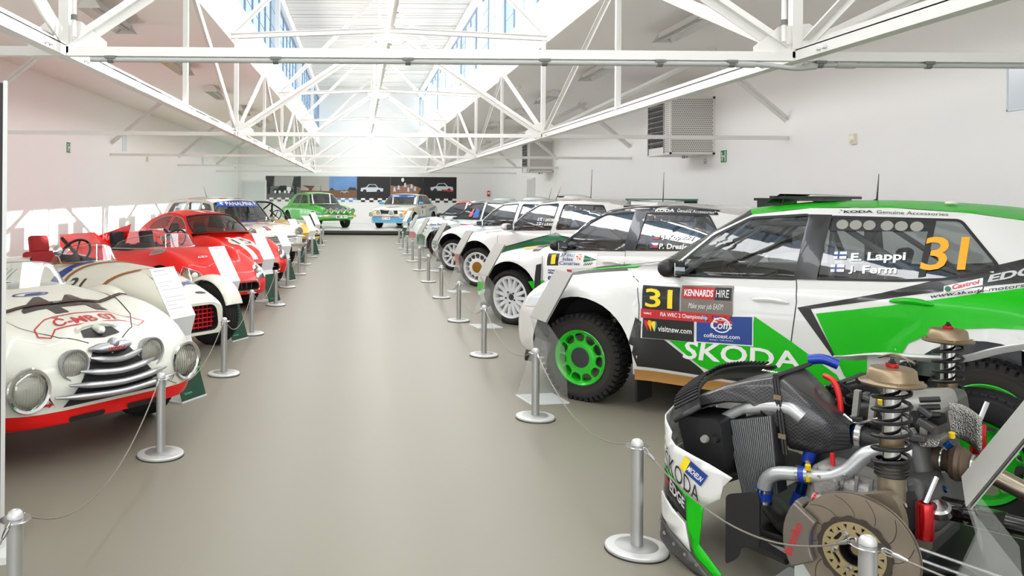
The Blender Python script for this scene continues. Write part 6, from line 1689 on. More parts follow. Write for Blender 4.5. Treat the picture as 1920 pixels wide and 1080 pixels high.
def buggy():
    c = Car('beach_buggy', 'yellow open buggy numbered 99 with black roll bar and seats', 'car', (-2.68, 22.9), -47, GR)
    sp = dict(x=(-1.75, 1.8), zb=[(-1.75, .4), (1.4, .28), (1.8, .4)], zt=[(-1.75, .75), (-1.2, .85), (-.3, .86), (.3, .86), (.7, .84), (1.3, .76), (1.65, .66), (1.8, .55)],
        w=[(-1.75, .6), (-1.2, .74), (.3, .76), (1.2, .74), (1.6, .68), (1.8, .55)], zw=.55, n=4.5, nl=3.5, wb=.85)
    c.body(sp, YELLOW, wells=[(1.1, .31, .38, .48), (-1.1, .33, .4, .45)], cabin=dict(plan=[(.35, -.6), (.35, .6), (-.95, .6), (-.95, -.6)], floor=.3, top=1.2), N=48)
    for (x, y) in ((1.1, .66), (-1.1, .66), (1.1, -.66), (-1.1, -.66)): wheel(c, x, y, .31, .2, .18, 'steel', RIM_S, 'cap', CHROME, 'road', 12, 0)
    for x in (-.45,):
        b = MB(); b.tube(catmull([(x, -.66, .5), (x, -.66, 1.15), (x+.02, -.6, 1.30), (x+.02, 0, 1.33), (x+.02, .6, 1.30), (x, .66, 1.15), (x, .66, .5)], 5), .028, 10); c.part('roll_bar', b, BLACK)
        for sd in (-1, 1): b = MB(); b.tube(catmull([(x+.02, sd*.6, 1.30), (x+.5, sd*.62, 1.1), (x+.78, sd*.63, .86)], 4), .022, 10); c.part('roll_bar', b, BLACK); b = MB(); b.tube([(x, sd*.6, 1.28), (x-.7, sd*.5, .85)], .022, 8); c.part('roll_bar', b, BLACK)
    c.shape('hood_patch', PK, 'T', [(.8, -.6), (1.0, -.35), (.7, -.2), (.5, -.55)], (), 1, .08); c.shape('number_patch', PW_, 'T', [(1.05, -.1), (1.35, -.05), (1.35, .38), (1.05, .38)], (), 1, .08)
    c.text('99', PK, 'T', [(1.33, -.02), (1.33, .34), (1.08, .34), (1.08, -.02)], .02, 0, 2, name='number')
    for sd in (-1, 1): lamp(c, (1.2, sd*.58, .88), .075, (1, 0, 0), CHROME, .1, .2); b = MB(); b.tube([(1.16, sd*.58, .74), (1.16, sd*.58, .83)], .012, 6); c.part('lamp_stalk', b, BLACK)
    c.shape('front_graphic', PK, 'F', [(.2, .45), (.66, .45), (.64, .6), (.3, .62)], (), 1, .06); c.text('SPORT', PW_, 'F', [(.3, .49), (.6, .49), (.6, .55), (.3, .55)], .02, 0, 2)
    seat(c, -.35, .3, .35, None, .6); seat(c, -.35, -.3, .35, None, .6); steering(c, .2, .3, .95, .18, 30)
    b = MB(); b.extrude([(-.6, -.6), (-1.6, -.6), (-1.6, .6), (-.6, .6)], .06, T(0, 0, .93)); c.part('engine_cover', b, YELLOW)
    return c
buggy()
# ------------------------------------------------------------------ cut-open rally car front end on display
CARBON = bpy.data.materials.new('carbon_weave'); CARBON.use_nodes = True; MATS['carbon_weave'] = CARBON
def _carbon():
    nt = CARBON.node_tree; p = nt.nodes['Principled BSDF']; p.inputs['Roughness'].default_value = .32; p.inputs['Coat Weight'].default_value = .25
    tc = nt.nodes.new('ShaderNodeTexCoord'); ck = nt.nodes.new('ShaderNodeTexChecker'); ck.inputs['Scale'].default_value = 130
    ck.inputs[1].default_value = srgb(26, 26, 28); ck.inputs[2].default_value = srgb(62, 62, 64)
    nt.links.new(tc.outputs['Object'], ck.inputs[0]); nt.links.new(ck.outputs[0], p.inputs['Base Color'])
_carbon()
CAST = mat('cast_aluminium', (156, 155, 152), .4, metal=.35, var=.12, vscale=14, bump=.3, bscale=60)
CASTD = mat('dark_cast_metal', (84, 84, 84), .45, metal=.5, var=.15, vscale=12)
BRIGHT = mat('bright_aluminium_pipe', (196, 198, 200), .32, metal=.5, var=.05, vscale=30)
BRONZE = mat('bronze_anodised', (148, 130, 106), .36, metal=.75)
TAN = mat('tan_anodised', (150, 138, 118), .4, metal=.7)
DISCM = mat('used_brake_disc', (150, 138, 124), .38, metal=.7, var=.3, vscale=9)
BELL = mat('dark_disc_bell', (78, 70, 64), .45, metal=.6)
CALIP = mat('grey_caliper', (120, 114, 106), .4, metal=.5)
SILI = mat('blue_silicone', (16, 58, 168), .35, coat=.3)
BLUEM = mat('blue_anodised', (10, 70, 130), .25, metal=.8)
REDA = mat('red_anodised', (196, 8, 18), .25, metal=.6, coat=.5)
REDH = mat('red_hose', (214, 26, 28), .4)
TURBO = mat('heat_brown_iron', (96, 80, 66), .5, metal=.5, var=.2, vscale=20)
EXH = mat('exhaust_steel', (164, 152, 136), .25, metal=.9, var=.1)
FOIL = mat('dimpled_heat_shield', (176, 174, 168), .3, metal=.85, bump=1.0, bscale=160)
YCAP = mat('yellow_cap', (230, 196, 20), .45)
WFRAME = mat('white_stand_paint', (214, 218, 214), .45)
def dupmb(b, M):
    n = MB(); n.add([M @ Vector(v) for v in b.v], b.f); return n
def engine_display():
    t = thing('cutaway_car_front', 'cutaway rally car front end showing engine, dampers and brake disc', 'car exhibit', (2.40, 3.51, 0), radians(131))
    def P(name, b, m, parent=None, smooth=True, ang=38): return b.build(name, m, parent or t, smooth, ang)
    YR = R(-90, 'X')   # lathe axis towards +y (left side)
    # --- brake disc
    DM = T(0, .80, .318) @ YR
    b = MB(); b.lathe([(.118, 0), (.2, 0), (.2, .012), (.118, .012)], 72, DM, close=True); b.lathe([(.118, .022), (.2, .022), (.2, .034), (.118, .034)], 72, DM, close=True); d = P('brake_disc', b, DISCM)
    b = MB()
    for i in range(40):
        a = 2*pi*i/40; b.box(DM @ Vector((.16*cos(a), .16*sin(a), .017)), (.07, .01, .006), (DM @ rotz(a)).to_3x3())
    P('vane_ring', b, BELL, d, False)
    for i in range(12):
        a = 2*pi*i/12; b = MB(); pts = [DM @ Vector(((.125+.07*k/6)*cos(a+.35*(k/6)**1.5), (.125+.07*k/6)*sin(a+.35*(k/6)**1.5), .0345)) for k in range(7)]; b.tube(pts, .0013, 5); P('disc_slot', b, BELL, d)
    b = MB(); n = 30; outer = []
    for i in range(60):
        r = .124 if (i//2) % 2 else .119; a = 2*pi*i/60; outer.append((r*cos(a), r*sin(a)))
    b.extrude(outer, .014, DM @ T(0, 0, .028), None, [[(.104*cos(2*pi*i/40), .104*sin(2*pi*i/40)) for i in range(40)]]); P('disc_bell', b, BELL, d)
    holes = [[(.05*cos(2*pi*i/24), .05*sin(2*pi*i/24)) for i in range(24)]]
    for i in range(20):
        a = 2*pi*i/20; s = 1 if i % 2 else -1
        holes.append([((.088+.008*s*q)*cos(a+w_), (.088+.008*s*q)*sin(a+w_)) for q, w_ in ((-1, -.07), (-1, .07), (1, 0))])
    for i in range(5):
        a = 2*pi*i/5+.6; holes.append(rounded([((.064)*cos(a-.3), .064*sin(a-.3)), (.075*cos(a-.3), .075*sin(a-.3)), (.075*cos(a+.3), .075*sin(a+.3)), (.06*cos(a+.2), .06*sin(a+.2))], .008, 2))
    b = MB(); b.extrude([(.104*cos(2*pi*i/48), .104*sin(2*pi*i/48)) for i in range(48)], .01, DM @ T(0, 0, .033), None, holes); hb = P('hub_plate', b, mat('gold_anodised_hub', (176, 160, 122), .38, metal=.6))
    b = MB(); b.lathe([(.105, .028), (.052, .028), (.052, .0)], 40, DM); b.lathe([(.05, .034), (.05, -.03), (.03, -.05), (0, -.05)], 32, DM); P('hub_bore', b, BLACK, hb)
    b = MB(); b.lathe([(.03, -.04), (.03, .0), (.02, .012), (0, .012)], 20, DM); P('axle_stub', b, BRONZE, hb)
    for i in range(5):
        a = 2*pi*i/5+.1; b = MB(); b.lathe([(0, .06), (.006, .059), (.008, .05), (.008, .04), (.012, .04), (.012, .034)], 10, DM @ T(.062*cos(a), .062*sin(a), .008)); P('wheel_stud', b, STEEL, hb)
    # --- caliper on the leading side of the disc
    b = MB(); sec = []
    for i in range(9):
        a = radians(-30+64*i/8); sec.append(((.135)*cos(a), .135*sin(a)))
    for i in range(9):
        a = radians(34-64*i/8); sec.append((.228*cos(a), .228*sin(a)))
    CMt = T(.005, .86, .318) @ R(90, 'X')
    b.extrude(sec, .03, CMt @ T(0, 0, -.012)); b.extrude(sec, .035, CMt @ T(0, 0, .075))
    for a0 in (-26, 2, 30): a = radians(a0); b.box(CMt @ Vector((.217*cos(a), .217*sin(a), .05)), (.03, .07, .035), (CMt @ rotz(a) @ R(90, 'X')).to_3x3())
    cal = P('brake_caliper', b, CALIP); bv = cal.modifiers.new('bevel', 'BEVEL'); bv.width = .006; bv.segments = 2
    text_obj('lettering', 'brembo', PRED, cal, CMt @ T(.19, -.005, -.0135) @ R(-90, 'X') @ R(180, 'Z') @ R(-72, 'Y'), .13, .032, .02)
    b = MB(); b.box(CMt @ Vector((.15, -.005, .02)), (.03, .015, .13), CMt.to_3x3() @ R(90, 'X').to_3x3()); P('brake_pad', b, SILI, cal, False)
    b = MB(); b.tube([(.02, .74, .32), (-.02, .66, .38)], .045, 12); b.extrude(rounded([(.12, -.1), (.03, .16), (-.09, .2), (-.13, .1), (-.1, -.14), (.02, -.2)], .04), .05, T(0, .74, .33) @ R(90, 'X')); P('upright', b, TAN)
    b = MB(); b.lathe([(.15, -.004), (.175, -.004), (.175, .004), (.15, .004)], 40, T(.01, .79, .33) @ YR, None, radians(200), True); P('dust_shield', b, STEEL)
    # --- dampers
    def strut(x, y):
        M = T(x, y, 0)
        b = MB(); b.lathe([(.0, .34), (.046, .34), (.046, .60), (.04, .605), (0, .605)], 24, M); s = P('damper', b, TAN)
        b = MB(); b.lathe([(.03, .60), (.03, .88), (0, .88)], 24, M); P('damper_tube', b, CHROME, s)
        b = MB(); b.lathe([(.038, .655), (.04, .66), (.04, .7), (.036, .705), (.03, .705)], 24, M); P('collar', b, BRONZE, s)
        b = MB(); b.tube([Vector((x+.06*cos(a*.5), y+.06*sin(a*.5), .60+.29*a/76)) for a in range(77)], .0075, 7); P('spring', b, BLACK, s)
        b = MB()
        for zz in (.56, .572, .584): b.torus(.052, .004, 24, 6, M @ T(0, 0, zz))
        b.lathe([(.05, .592), (.058, .594), (.058, .612), (.05, .616)], 24, M); P('spring_perch', b, BLACK, s)
        b = MB(); b.lathe([(.062, .886), (.104, .893), (.108, .9), (.1, .905), (.083, .91), (.078, .945), (.07, .953), (.02, .956), (0, .956)], 32, M)
        for i in range(4): a = i*pi/2+.5; b.tube([(x+.095*cos(a), y+.095*sin(a), .9), (x+.095*cos(a), y+.095*sin(a), .91)], .006, 8)
        P('top_mount', b, BRONZE, s)
        b = MB(); b.lathe([(.02, .956), (.022, .958), (.022, .968), (.016, .97)], 16, M); P('red_ring', b, REDA, s)
        b = MB(); b.lathe([(.012, .968), (.012, .978), (.007, .978), (.007, .986), (0, .986)], 6, M); P('top_nut', b, BLACK, s)
        for sx in (-1, 1): b = MB(); b.lathe([(0, .014), (.014, .014), (.016, 0)], 8, T(x+sx*.05, y+.045, .47) @ YR); P('bolt', b, STEEL, s)
        return s
    strut(-.05, .62); strut(.08, -.62)
    # --- far wheel, with its spare reservoir
    o = link('wheel', tyre_mesh(.325, .2, .21, 'road'), t, (-.02, -.76, .33), (0, .3, pi)); link('rim', rim_mesh('holes', .21, .2, RIM_GREEN, 11), o)
    for x, y, z in ((-.125, .5, .315), (-.085, -.42, .44)):
        b = MB(); b.lathe([(0, 0), (.03, 0), (.031, .004), (.031, .128), (.029, .133), (.02, .134), (.018, .128), (0, .128)], 28, T(x, y, z)); r_ = P('oil_reservoir', b, REDA)
        b = MB(); b.box((x, y, z-.018), (.04, .04, .035)); P('reservoir_foot', b, TAN, r_, False); b = MB(); b.tube([(x, y-.005, z+.13), (x-.02, y-.06, z+.22)], .01, 8); P('oil_pipe', b, STEEL, r_)
    b = MB(); b.tube([(.22, .62, .40), (.15, .62, .385)], .022, 14); c_ = P('filter_can', b, CAST)
    for xx in (.215, .153): b = MB(); b.tube([(xx, .62, .399 if xx > .2 else .386), (xx-.008, .62, .397 if xx > .2 else .384)], .0245, 14); P('can_ring', b, REDA, c_)
    # --- carbon air duct: loft of box sections (top xz, bottom xz, y0, y1)
    secs = [((.83, .62), (.80, .585), .02, .56), ((.74, .69), (.71, .645), .04, .55), ((.64, .745), (.61, .675), .06, .53), ((.53, .785), (.53, .675), .1, .50), ((.455, .81), (.435, .60), .12, .48), ((.416, .82), (.375, .505), .13, .47),
            ((.30, .735), (.285, .505), .18, .44), ((.23, .67), (.225, .53), .22, .41), ((.18, .645), (.17, .55), .26, .36)]
    b = MB(); k = 12
    for (tp, bt, y0, y1) in secs:
        ax = Vector((tp[0], 0, tp[1])); bx = Vector((bt[0], 0, bt[1])); c_ = (ax+bx)/2; u = (ax-bx)/2; yc = (y0+y1)/2; hy = (y1-y0)/2
        for j in range(k):
            a = 2*pi*(j+.5)/k; sx, sy = abs(cos(a))**.35*(1 if cos(a) > 0 else -1), abs(sin(a))**.35*(1 if sin(a) > 0 else -1)
            b.v.append(tuple(c_ + u*sx + Vector((0, yc+hy*sy, 0))))
    for i in range(len(secs)-1):
        for j in range(k): b.f.append([i*k+j, i*k+(j+1) % k, (i+1)*k+(j+1) % k, (i+1)*k+j]); b.mi.append(0)
    duct = P('air_duct', b, CARBON, None, True, 50)
    for q in (0, 1):
        b = MB(); ps = []
        for j in range(k):
            v = Vector(b.v[0]) if False else None
        b.tube([(.418+.012*q, .475, .815), (.378+.012*q, .475, .50)], .007, 6); b.tube([(.418+.012*q, .12, .825), (.418+.012*q, .475, .822)], .007, 6); P('duct_flange', b, BLACK, duct)
    for zz, xx in ((.735, .412), (.575, .392)): b = MB(); b.box((xx, .485, zz), (.03, .008, .02)); P('duct_clip', b, BRONZE, duct, False)
    b = MB(); b.lathe([(.052, 0), (.055, .003), (.055, .022), (.052, .025)], 28, T(.165, .31, .597) @ R(-90, 'Y')); P('hose_clamp', b, STEEL, duct)
    b = MB(); b.tube([(.17, .31, .597), (.05, .31, .585), (-.01, .3, .58)], .047, 18); P('rubber_hose', b, BLACK, duct)
    em = text_obj('emblem_lettering', 'ŠKODA', PW_, duct, T(.52, .3, .803) @ rotz(pi) @ R(-70, 'X'), .07, .015, .02)
    # --- radiator pack with silver tank and fins
    quad_ = [(.62, .595), (.43, .655), (.40, .335), (.55, .295)]
    b = MB(); b.extrude([(x, z) for x, z in quad_], .09, T(0, .5, 0) @ R(90, 'X')); rad = P('radiator', b, CASTD, None, False)
    n = 22; b = MB()
    for i in range(n):
        u = (i+.5)/n; p0 = Vector((quad_[0][0]*(1-u)+quad_[1][0]*u, .503, quad_[0][1]*(1-u)+quad_[1][1]*u)); p1 = Vector((quad_[3][0]*(1-u)+quad_[2][0]*u, .503, quad_[3][1]*(1-u)+quad_[2][1]*u)); b.bar(p0, p1, .0035, .008, (0, 1, 0))
    f_ = P('radiator_fins', b, mat('grey_fin', (150, 152, 154), .4, metal=.5), rad, False); f_['kind'] = 'stuff'
    b = MB(); b.tube(catmull([(.64, .47, .60), (.56, .47, .655), (.46, .46, .685), (.38, .45, .69), (.33, .44, .66)], 5), [.022]*6+[.028]*9+[.03]*6, 14); P('radiator_tank', b, BRIGHT, rad)
    # --- boost pipes
    b = MB(); b.tube(catmull([(.44, .55, .31), (.43, .55, .39), (.385, .55, .435), (.3, .54, .452), (.2, .53, .465), (.13, .52, .505), (.07, .5, .58), (.0, .47, .605), (-.06, .44, .6)], 5), .028, 16); bp = P('boost_pipe', b, BRIGHT)
    for p0, p1 in (((.441, .55, .30), (.437, .55, .36)), ((.31, .541, .45), (.265, .538, .456))):
        b = MB(); b.tube([p0, p1], .0335, 18); s = P('silicone_sleeve', b, SILI, bp)
        for q in (.12, .88): b = MB(); c0 = Vector(p0).lerp(Vector(p1), q); dd = (Vector(p1)-Vector(p0)).normalized()*.006; b.tube([c0-dd, c0+dd], .0352, 18); P('hose_clamp', b, STEEL, bp)
    b = MB(); b.tube(catmull([(.37, .4, .27), (.35, .4, .34), (.33, .4, .43), (.31, .4, .52)], 5), .02, 14); bp2 = P('coolant_pipe', b, BLUEM)
    for z0, z1, x0, x1 in ((.27, .33, .37, .353), (.47, .52, .322, .31)): b = MB(); b.tube([(x0, .4, z0), (x1, .4, z1)], .026, 16); P('silicone_sleeve', b, SILI, bp2)
    b = MB(); b.tube(catmull([(.5, .3, .2), (.35, .5, .22), (.2, .55, .24), (.06, .6, .26)], 6), .05, 16); P('brake_duct', b, BLACK)
    # --- engine and gearbox
    def lump(name, c0, d0, m, rot=None, bev=.02):
        b = MB(); b.box(c0, d0, rot.to_3x3() if rot else None); o = P(name, b, m, None, True); q = o.modifiers.new('bevel', 'BEVEL'); q.width = bev; q.segments = 3; return o
    eb = lump('engine_block', (.12, .1, .42), (.46, .5, .36), CASTD, R(12, 'Y'), .04)
    lump('gearbox', (.12, .42, .36), (.34, .24, .26), CAST, R(-8, 'Y'), .05)
    lump('bell_housing', (-.05, .35, .40), (.2, .26, .2), CASTD, R(20, 'Y'), .04)
    lump('cylinder_head', (.05, .0, .66), (.3, .48, .16), CASTD, R(8, 'Y'), .03)
    lump('cam_cover', (.0, .12, .73), (.2, .34, .08), CAST, R(14, 'Y'), .025)
    lump('sump', (.1, .15, .2), (.4, .5, .14), CASTD, None, .03)
    for (x, y, z, dx, dy, dz_) in ((.2, .54, .42, .1, .03, .12), (.06, .545, .36, .12, .03, .1), (.14, .55, .28, .16, .03, .06), (-.02, .47, .48, .08, .06, .06)): lump('casting_pad', (x, y, z), (dx, dy, dz_), CAST, R(random.uniform(-20, 20), 'Y'), .014)
    for i in range(9): x, z = random.uniform(-.1, .2), random.uniform(.56, .76); lump('engine_fitting', (x, .3+random.uniform(-.02, .05), z), (random.uniform(.02, .06), .04, random.uniform(.02, .05)), random.choice([CASTD, BLACK, CAST]), R(random.uniform(-40, 40), 'Y'), .006)
    for i in range(26):
        x, z = random.uniform(-.08, .28), random.uniform(.24, .52); b = MB(); b.lathe([(0, .012), (.008, .012), (.01, 0)], 6, T(x, .538+.012*random.random(), z) @ YR); P('bolt', b, STEEL)
    for i in range(7): b = MB(); b.bar((.26-.05*i, .53, .26), (.24-.05*i, .535, .50), .012, .016, (0, 1, 0)); P('casting_rib', b, CAST, None, False)
    for i in range(5): b = MB(); b.bar((.18-.06*i, .29, .67-.012*i), (.17-.06*i, .29, .78-.012*i), .02, .03, (0, 1, 0)); P('casting_rib', b, CAST, None, False)
    # black ribbed intake manifold with hoses and wires
    mo = lump('intake_manifold', (.26, -.1, .70), (.3, .42, .14), BLACK, R(24, 'Y'), .03)
    for i in range(9): b = MB(); a = -.3+.05*i; b.bar((.38, a, .70), (.12, a, .83), .012, .02, (0, 0, 1)); P('manifold_rib', b, BLACK, mo, False)
    for i in range(4): b = MB(); b.bar((.35-.06*i, -.32, .73+.028*i), (.35-.06*i, .12, .73+.028*i), .012, .02, (0, 0, 1)); P('manifold_rib', b, BLACK, mo, False)
    for i in range(12):
        x0 = random.uniform(.1, .36); z0 = random.uniform(.6, .78); b = MB(); b.tube(catmull([(x0, .18, z0), (x0-.03, .24, z0+random.uniform(-.02, .05)), (x0-.08, .2, z0-.04), (x0-.1, .26, z0-.1)], 4), random.choice([.004, .006, .009]), 7); P('wire_loom', b, BLACK)
    b = MB(); b.tube(catmull([(.33, .2, .80), (.28, .24, .79), (.25, .26, .73), (.24, .27, .66)], 5), .012, 10); P('red_hose', b, REDH); b = MB(); b.tube([(.2, .48, .55), (.195, .48, .46)], .009, 8); P('red_hose', b, REDH)
    b = MB(); b.tube(catmull([(.24, .27, .67), (.22, .28, .6), (.23, .28, .56)], 4), .012, 8); P('black_hose', b, BLACK)
    b = MB(); b.tube(catmull([(.52, -.12, .80), (.46, -.14, .81), (.40, -.16, .79)], 4), .024, 14); P('silicone_hose', b, SILI)
    b = MB(); b.tube(catmull([(.22, .3, .67), (.17, .32, .65), (.12, .34, .67), (.08, .34, .69)], 4), .006, 8); P('oil_line', b, STEEL)
    b = MB(); b.tube(catmull([(.2, -.05, .87), (.12, .0, .9), (.02, .1, .89)], 4), .005, 8); P('oil_line', b, BRONZE)
    for x, y, z in ((.07, .34, .75), (.26, .56, .44), (.26, .56, .485), (-.16, .3, .66)): b = MB(); b.tube([(x, y, z), (x, y+.004, z+.02)], .011, 10); P('valve_cap', b, YCAP)
    for x, y, z in ((.18, .33, .61), (-.14, .3, .62), (-.12, .3, .44)): b = MB(); b.tube([(x, y, z), (x-.02, y, z+.02)], .014, 10); P('blue_fitting', b, BLUEM)
    for i in range(3): b = MB(); b.tube([(-.06, .33, .79-.03*i), (-.12, .3, .80-.03*i)], .011, 10); P('plug_connector', b, BLACK)
    b = MB(); b.extrude(rounded([(-.02, .0), (-.14, .015), (-.145, -.02), (-.07, -.07), (-.03, -.06)], .012), .012, T(0, .3, .735) @ R(90, 'X')); P('engine_bracket', b, BLACK)
    # --- turbo, heat shield, exhaust
    TM = T(-.06, .22, .545) @ R(-90, 'Y')
    b = MB(); b.lathe([(.03, -.06), (.05, -.055), (.062, -.03), (.062, -.005), (.045, .0), (.045, .02)], 28, TM); b.torus(.052, .022, 28, 8, TM @ T(0, 0, -.03)); tb = P('turbocharger', b, CAST)
    b = MB(); b.lathe([(.045, .02), (.05, .024), (.05, .045), (.038, .05), (.045, .07), (.064, .085), (.066, .12), (.05, .14), (.036, .145)], 28, TM); b.torus(.045, .026, 28, 8, TM @ T(0, 0, .1)); P('turbine_housing', b, TURBO, tb)
    for q in (.05, .148): b = MB(); b.torus(.047 if q < .1 else .04, .006, 28, 8, TM @ T(0, 0, q)); P('band_clamp', b, STEEL, tb)
    b = MB(); b.tube(catmull([(-.2, .22, .545), (-.26, .21, .53), (-.42, .2, .47), (-.7, .15, .38)], 5), .036, 18); P('exhaust_pipe', b, EXH)
    b = MB(); n = 10; vs = [(-.02-.2*i/n, .14-.06*sin(pi*i/n)+.0*j, .58+.14*j/5+.03*sin(pi*i/n)) for j in range(6) for i in range(n+1)]; b.add(vs, [(j*(n+1)+i, j*(n+1)+i+1, (j+1)*(n+1)+i+1, (j+1)*(n+1)+i) for j in range(5) for i in range(n)]); hs = P('heat_shield', b, FOIL); q = hs.modifiers.new('thick', 'SOLIDIFY'); q.thickness = .006
    b = MB(); b.extrude(rounded([(.04, 0), (-.12, .03), (-.13, .06), (.03, .04)], .01), .15, T(0, .33, .59) @ R(90, 'X')); P('heat_shield', b, FOIL)
    # --- prop shaft, sway-bar links, lower arms
    b = MB(); b.tube([(-.14, .35, .40), (-.22, .36, .405)], .042, 16); b.tube([(-.2, .36, .40), (-.26, .36, .405)], .03, 16); b.tube([(-.34, .36, .405), (-.75, .36, .40)], .032, 16); b.box((-.30, .36, .405), (.08, .05, .06)); b.box((-.28, .36, .405), (.05, .07, .035)); P('prop_shaft', b, mat('gloss_black', (12, 12, 13), .2, coat=.5))
    for y in (.5, -.3): b = MB(); b.tube([(0, .74, .24), (.1, .35, .2)], .018, 10); b.tube([(0, .74, .24), (-.3, .35, .2)], .018, 10); P('lower_arm', b, BLACK); break
    for z in (.27, .31): b = MB(); b.tube([(-.12, .6, z), (-.4, .5, z-.06)], .006, 8); P('tie_rod', b, STEEL)
    b = MB(); b.tube([(-.02, .72, .22), (-.1, .66, .25)], .01, 8); b.tube([(-.085, .665, .245), (-.11, .65, .255)], .018, 8); P('drop_link', b, STEEL)
    lump('subframe', (-.1, .2, .17), (.7, .7, .05), BLACK, None, .01); lump('skid_plate', (.3, 0, .13), (.7, .9, .03), BLACK, None, .01)
    b = MB(); b.lathe([(.03, 0), (.04, .004), (.04, .035), (.03, .04), (.03, .01), (0, .01)], 20, T(-.16, .45, .405) @ R(-30, 'X')); P('gearbox_seal', b, STEEL)
    # --- bumper skin: plan curve wraps round the nose; panels follow it
    plan = curve1([(.40, .785), (.6, .77), (.73, .745), (.80, .70), (.86, .56), (.905, .3), (.925, 0)])
    def skin(x, z): return (x + .02*max(0, .35-z), plan(x)*(1 + .0*z), z)
    def panel(name, pts, m, off=0.0, mir=True, th=.006):
        for sd in ((1, -1) if mir else (1,)):
            v2, f2 = flat_mesh(pts, (), .05); b = MB(); b.add([(skin(x, z)[0]+off*.6, sd*(skin(x, z)[1]+off), z) for x, z in v2], f2); o = P(name, b, m); q = o.modifiers.new('thick', 'SOLIDIFY'); q.thickness = th; q.offset = -1
        return o
    sh = lambda pts: pts
    panel('bumper_upper', [(.80, .60), (.752, .56), (.757, .53), (.73, .51), (.565, .475), (.465, .445), (.503, .40), (.516, .345), (.585, .295), (.70, .345), (.80, .41), (.90, .42), (.923, .43), (.923, .60), (.88, .61)], PAINT_W)
    panel('bumper_green', [(.80, .405), (.70, .34), (.585, .292), (.60, .13), (.50, .045), (.50, .0), (.62, .08), (.66, .20), (.667, .31), (.78, .385)], PGREEN, .003)
    panel('bumper_band', [(.80, .392), (.667, .315), (.66, .205), (.80, .29), (.923, .32), (.923, .42)], PK, .0015)
    panel('bumper_lower', [(.86, .24), (.80, .285), (.66, .20), (.63, .09), (.80, .19), (.923, .22), (.923, .315), (.88, .30)], PAINT_W, .01)
    panel('bumper_lip', [(.84, .20), (.63, .085), (.52, -.0), (.60, .005), (.80, .08), (.923, .1), (.923, .21)], CASTD, .012)
    for k in range(5): x = .60+.055*k; b = MB(); p = skin(x, .06+.1*(x-.56)); b.lathe([(0, .004), (.008, .004), (.009, 0)], 8, T(p[0], p[1]+.02, .035+.42*(x-.56)) @ YR); P('rivet', b, STEEL)
    def stext(s, m, q, bold=.02, shear=0):
        vs, fs, _ = text_flat(s, bold, shear); p2 = Car.quad(None, vs, q); p2, fs = grid_cut(p2, fs, .05); b = MB(); b.add([(skin(x, z)[0], skin(x, z)[1]+.007, z) for x, z in p2], fs); return P('lettering', b, m)
    stext('ŠKODA', PK, [(.787, .402), (.605, .298), (.605, .382), (.785, .50)], .0); stext('EDGE', PSILVER, [(.752, .312), (.672, .256), (.672, .30), (.752, .362)], .03); stext('Castrol', PRED, [(.795, .35), (.752, .322), (.752, .345), (.795, .38)], .02)
    for m_, q, o_ in ((PBLUE, [(.70, .428), (.598, .375), (.565, .428), (.672, .482)], .006), (PYEL, [(.70, .428), (.672, .414), (.645, .468), (.672, .482)], .007)):
        v2, f2 = flat_mesh(q, (), .05); b = MB(); b.add([(skin(x, z)[0], skin(x, z)[1]+o_, z) for x, z in v2], f2); P('sponsor_decal', b, m_)
    stext('MICHELIN', PW_, [(.665, .425), (.598, .392), (.585, .412), (.65, .447)], .02, .15)
    # nose grille, shroud and barge board
    g0 = catmull([(.76, .70, .60), (.86, .5, .635), (.925, .2, .66), (.93, 0, .66), (.915, -.2, .645), (.88, -.42, .62)], 6)
    b = MB(); n = len(g0); vs = [tuple(p) for p in g0] + [(p[0]-.10, p[1]*.95, p[2]+.075) for p in g0]; b.add(vs, [(i, i+1, n+i+1, n+i) for i in range(n-1)]); ng = P('nose_grille', b, BLACK); q = ng.modifiers.new('thick', 'SOLIDIFY'); q.thickness = .012
    for i in range(2, n-2, 1): p = g0[i]; b = MB(); b.tube([(p[0]-.005, p[1], p[2]+.025), (p[0]-.10, p[1]*.95, p[2]+.092)], .006, 6); P('grille_fin', b, BLACK, ng)
    b = MB(); b.extrude(rounded([(.80, .60), (.60, .62), (.58, .42), (.62, .33), (.75, .42)], .04), .25, T(0, .60, 0) @ R(90, 'X')); sh_ = P('plastic_shroud', b, BLACK)
    for x, z, m_ in ((.665, .525, VENT), (.62, .535, BLACK)): b = MB(); b.lathe([(0, .02), (.014, .02), (.018, 0)], 16, T(x, .602, z) @ YR); P('shroud_plug', b, m_, sh_)
    b = MB(); b.extrude(rounded([(.50, .365), (.385, .405), (.365, .39), (.365, .19), (.44, .17), (.45, .12), (.50, .08)], .02), .012, T(0, .76, 0) @ R(90, 'X')); P('barge_board', b, BLACK, None, False)
    b = MB(); b.extrude([(.40, .2), (.28, .165), (.27, .15), (.42, .17)], .06, T(0, .74, 0) @ R(90, 'X')); P('winglet', b, BLACK, None, False)
    # far fender blade
    bl = catmull([(.66, -.84, .70), (.55, -.84, .735), (.42, -.84, .765), (.30, -.84, .775), (.08, -.84, .80), (-.1, -.84, .875), (-.3, -.84, .94)], 6); n = len(bl)
    b = MB(); vs = []
    for i, p in enumerate(bl): k = sin(pi*min(1, i/n*2.2)) if i/n < .25 else 1; vs += [(p[0], p[1], p[2]), (p[0], p[1]+.16*k, p[2]+.012), (p[0], p[1], p[2]-.035*k)]
    b.add(vs, [(3*i, 3*i+1, 3*i+4, 3*i+3) for i in range(n-1)] + [(3*i, 3*i+2, 3*i+5, 3*i+3) for i in range(n-1)]); fb = P('fender_blade', b, PAINT_W); q = fb.modifiers.new('thick', 'SOLIDIFY'); q.thickness = .008
    b = MB(); b.box((.40, -.78, .71), (.12, .1, .1)); P('fender_bracket', b, PAINT_W, fb, False)
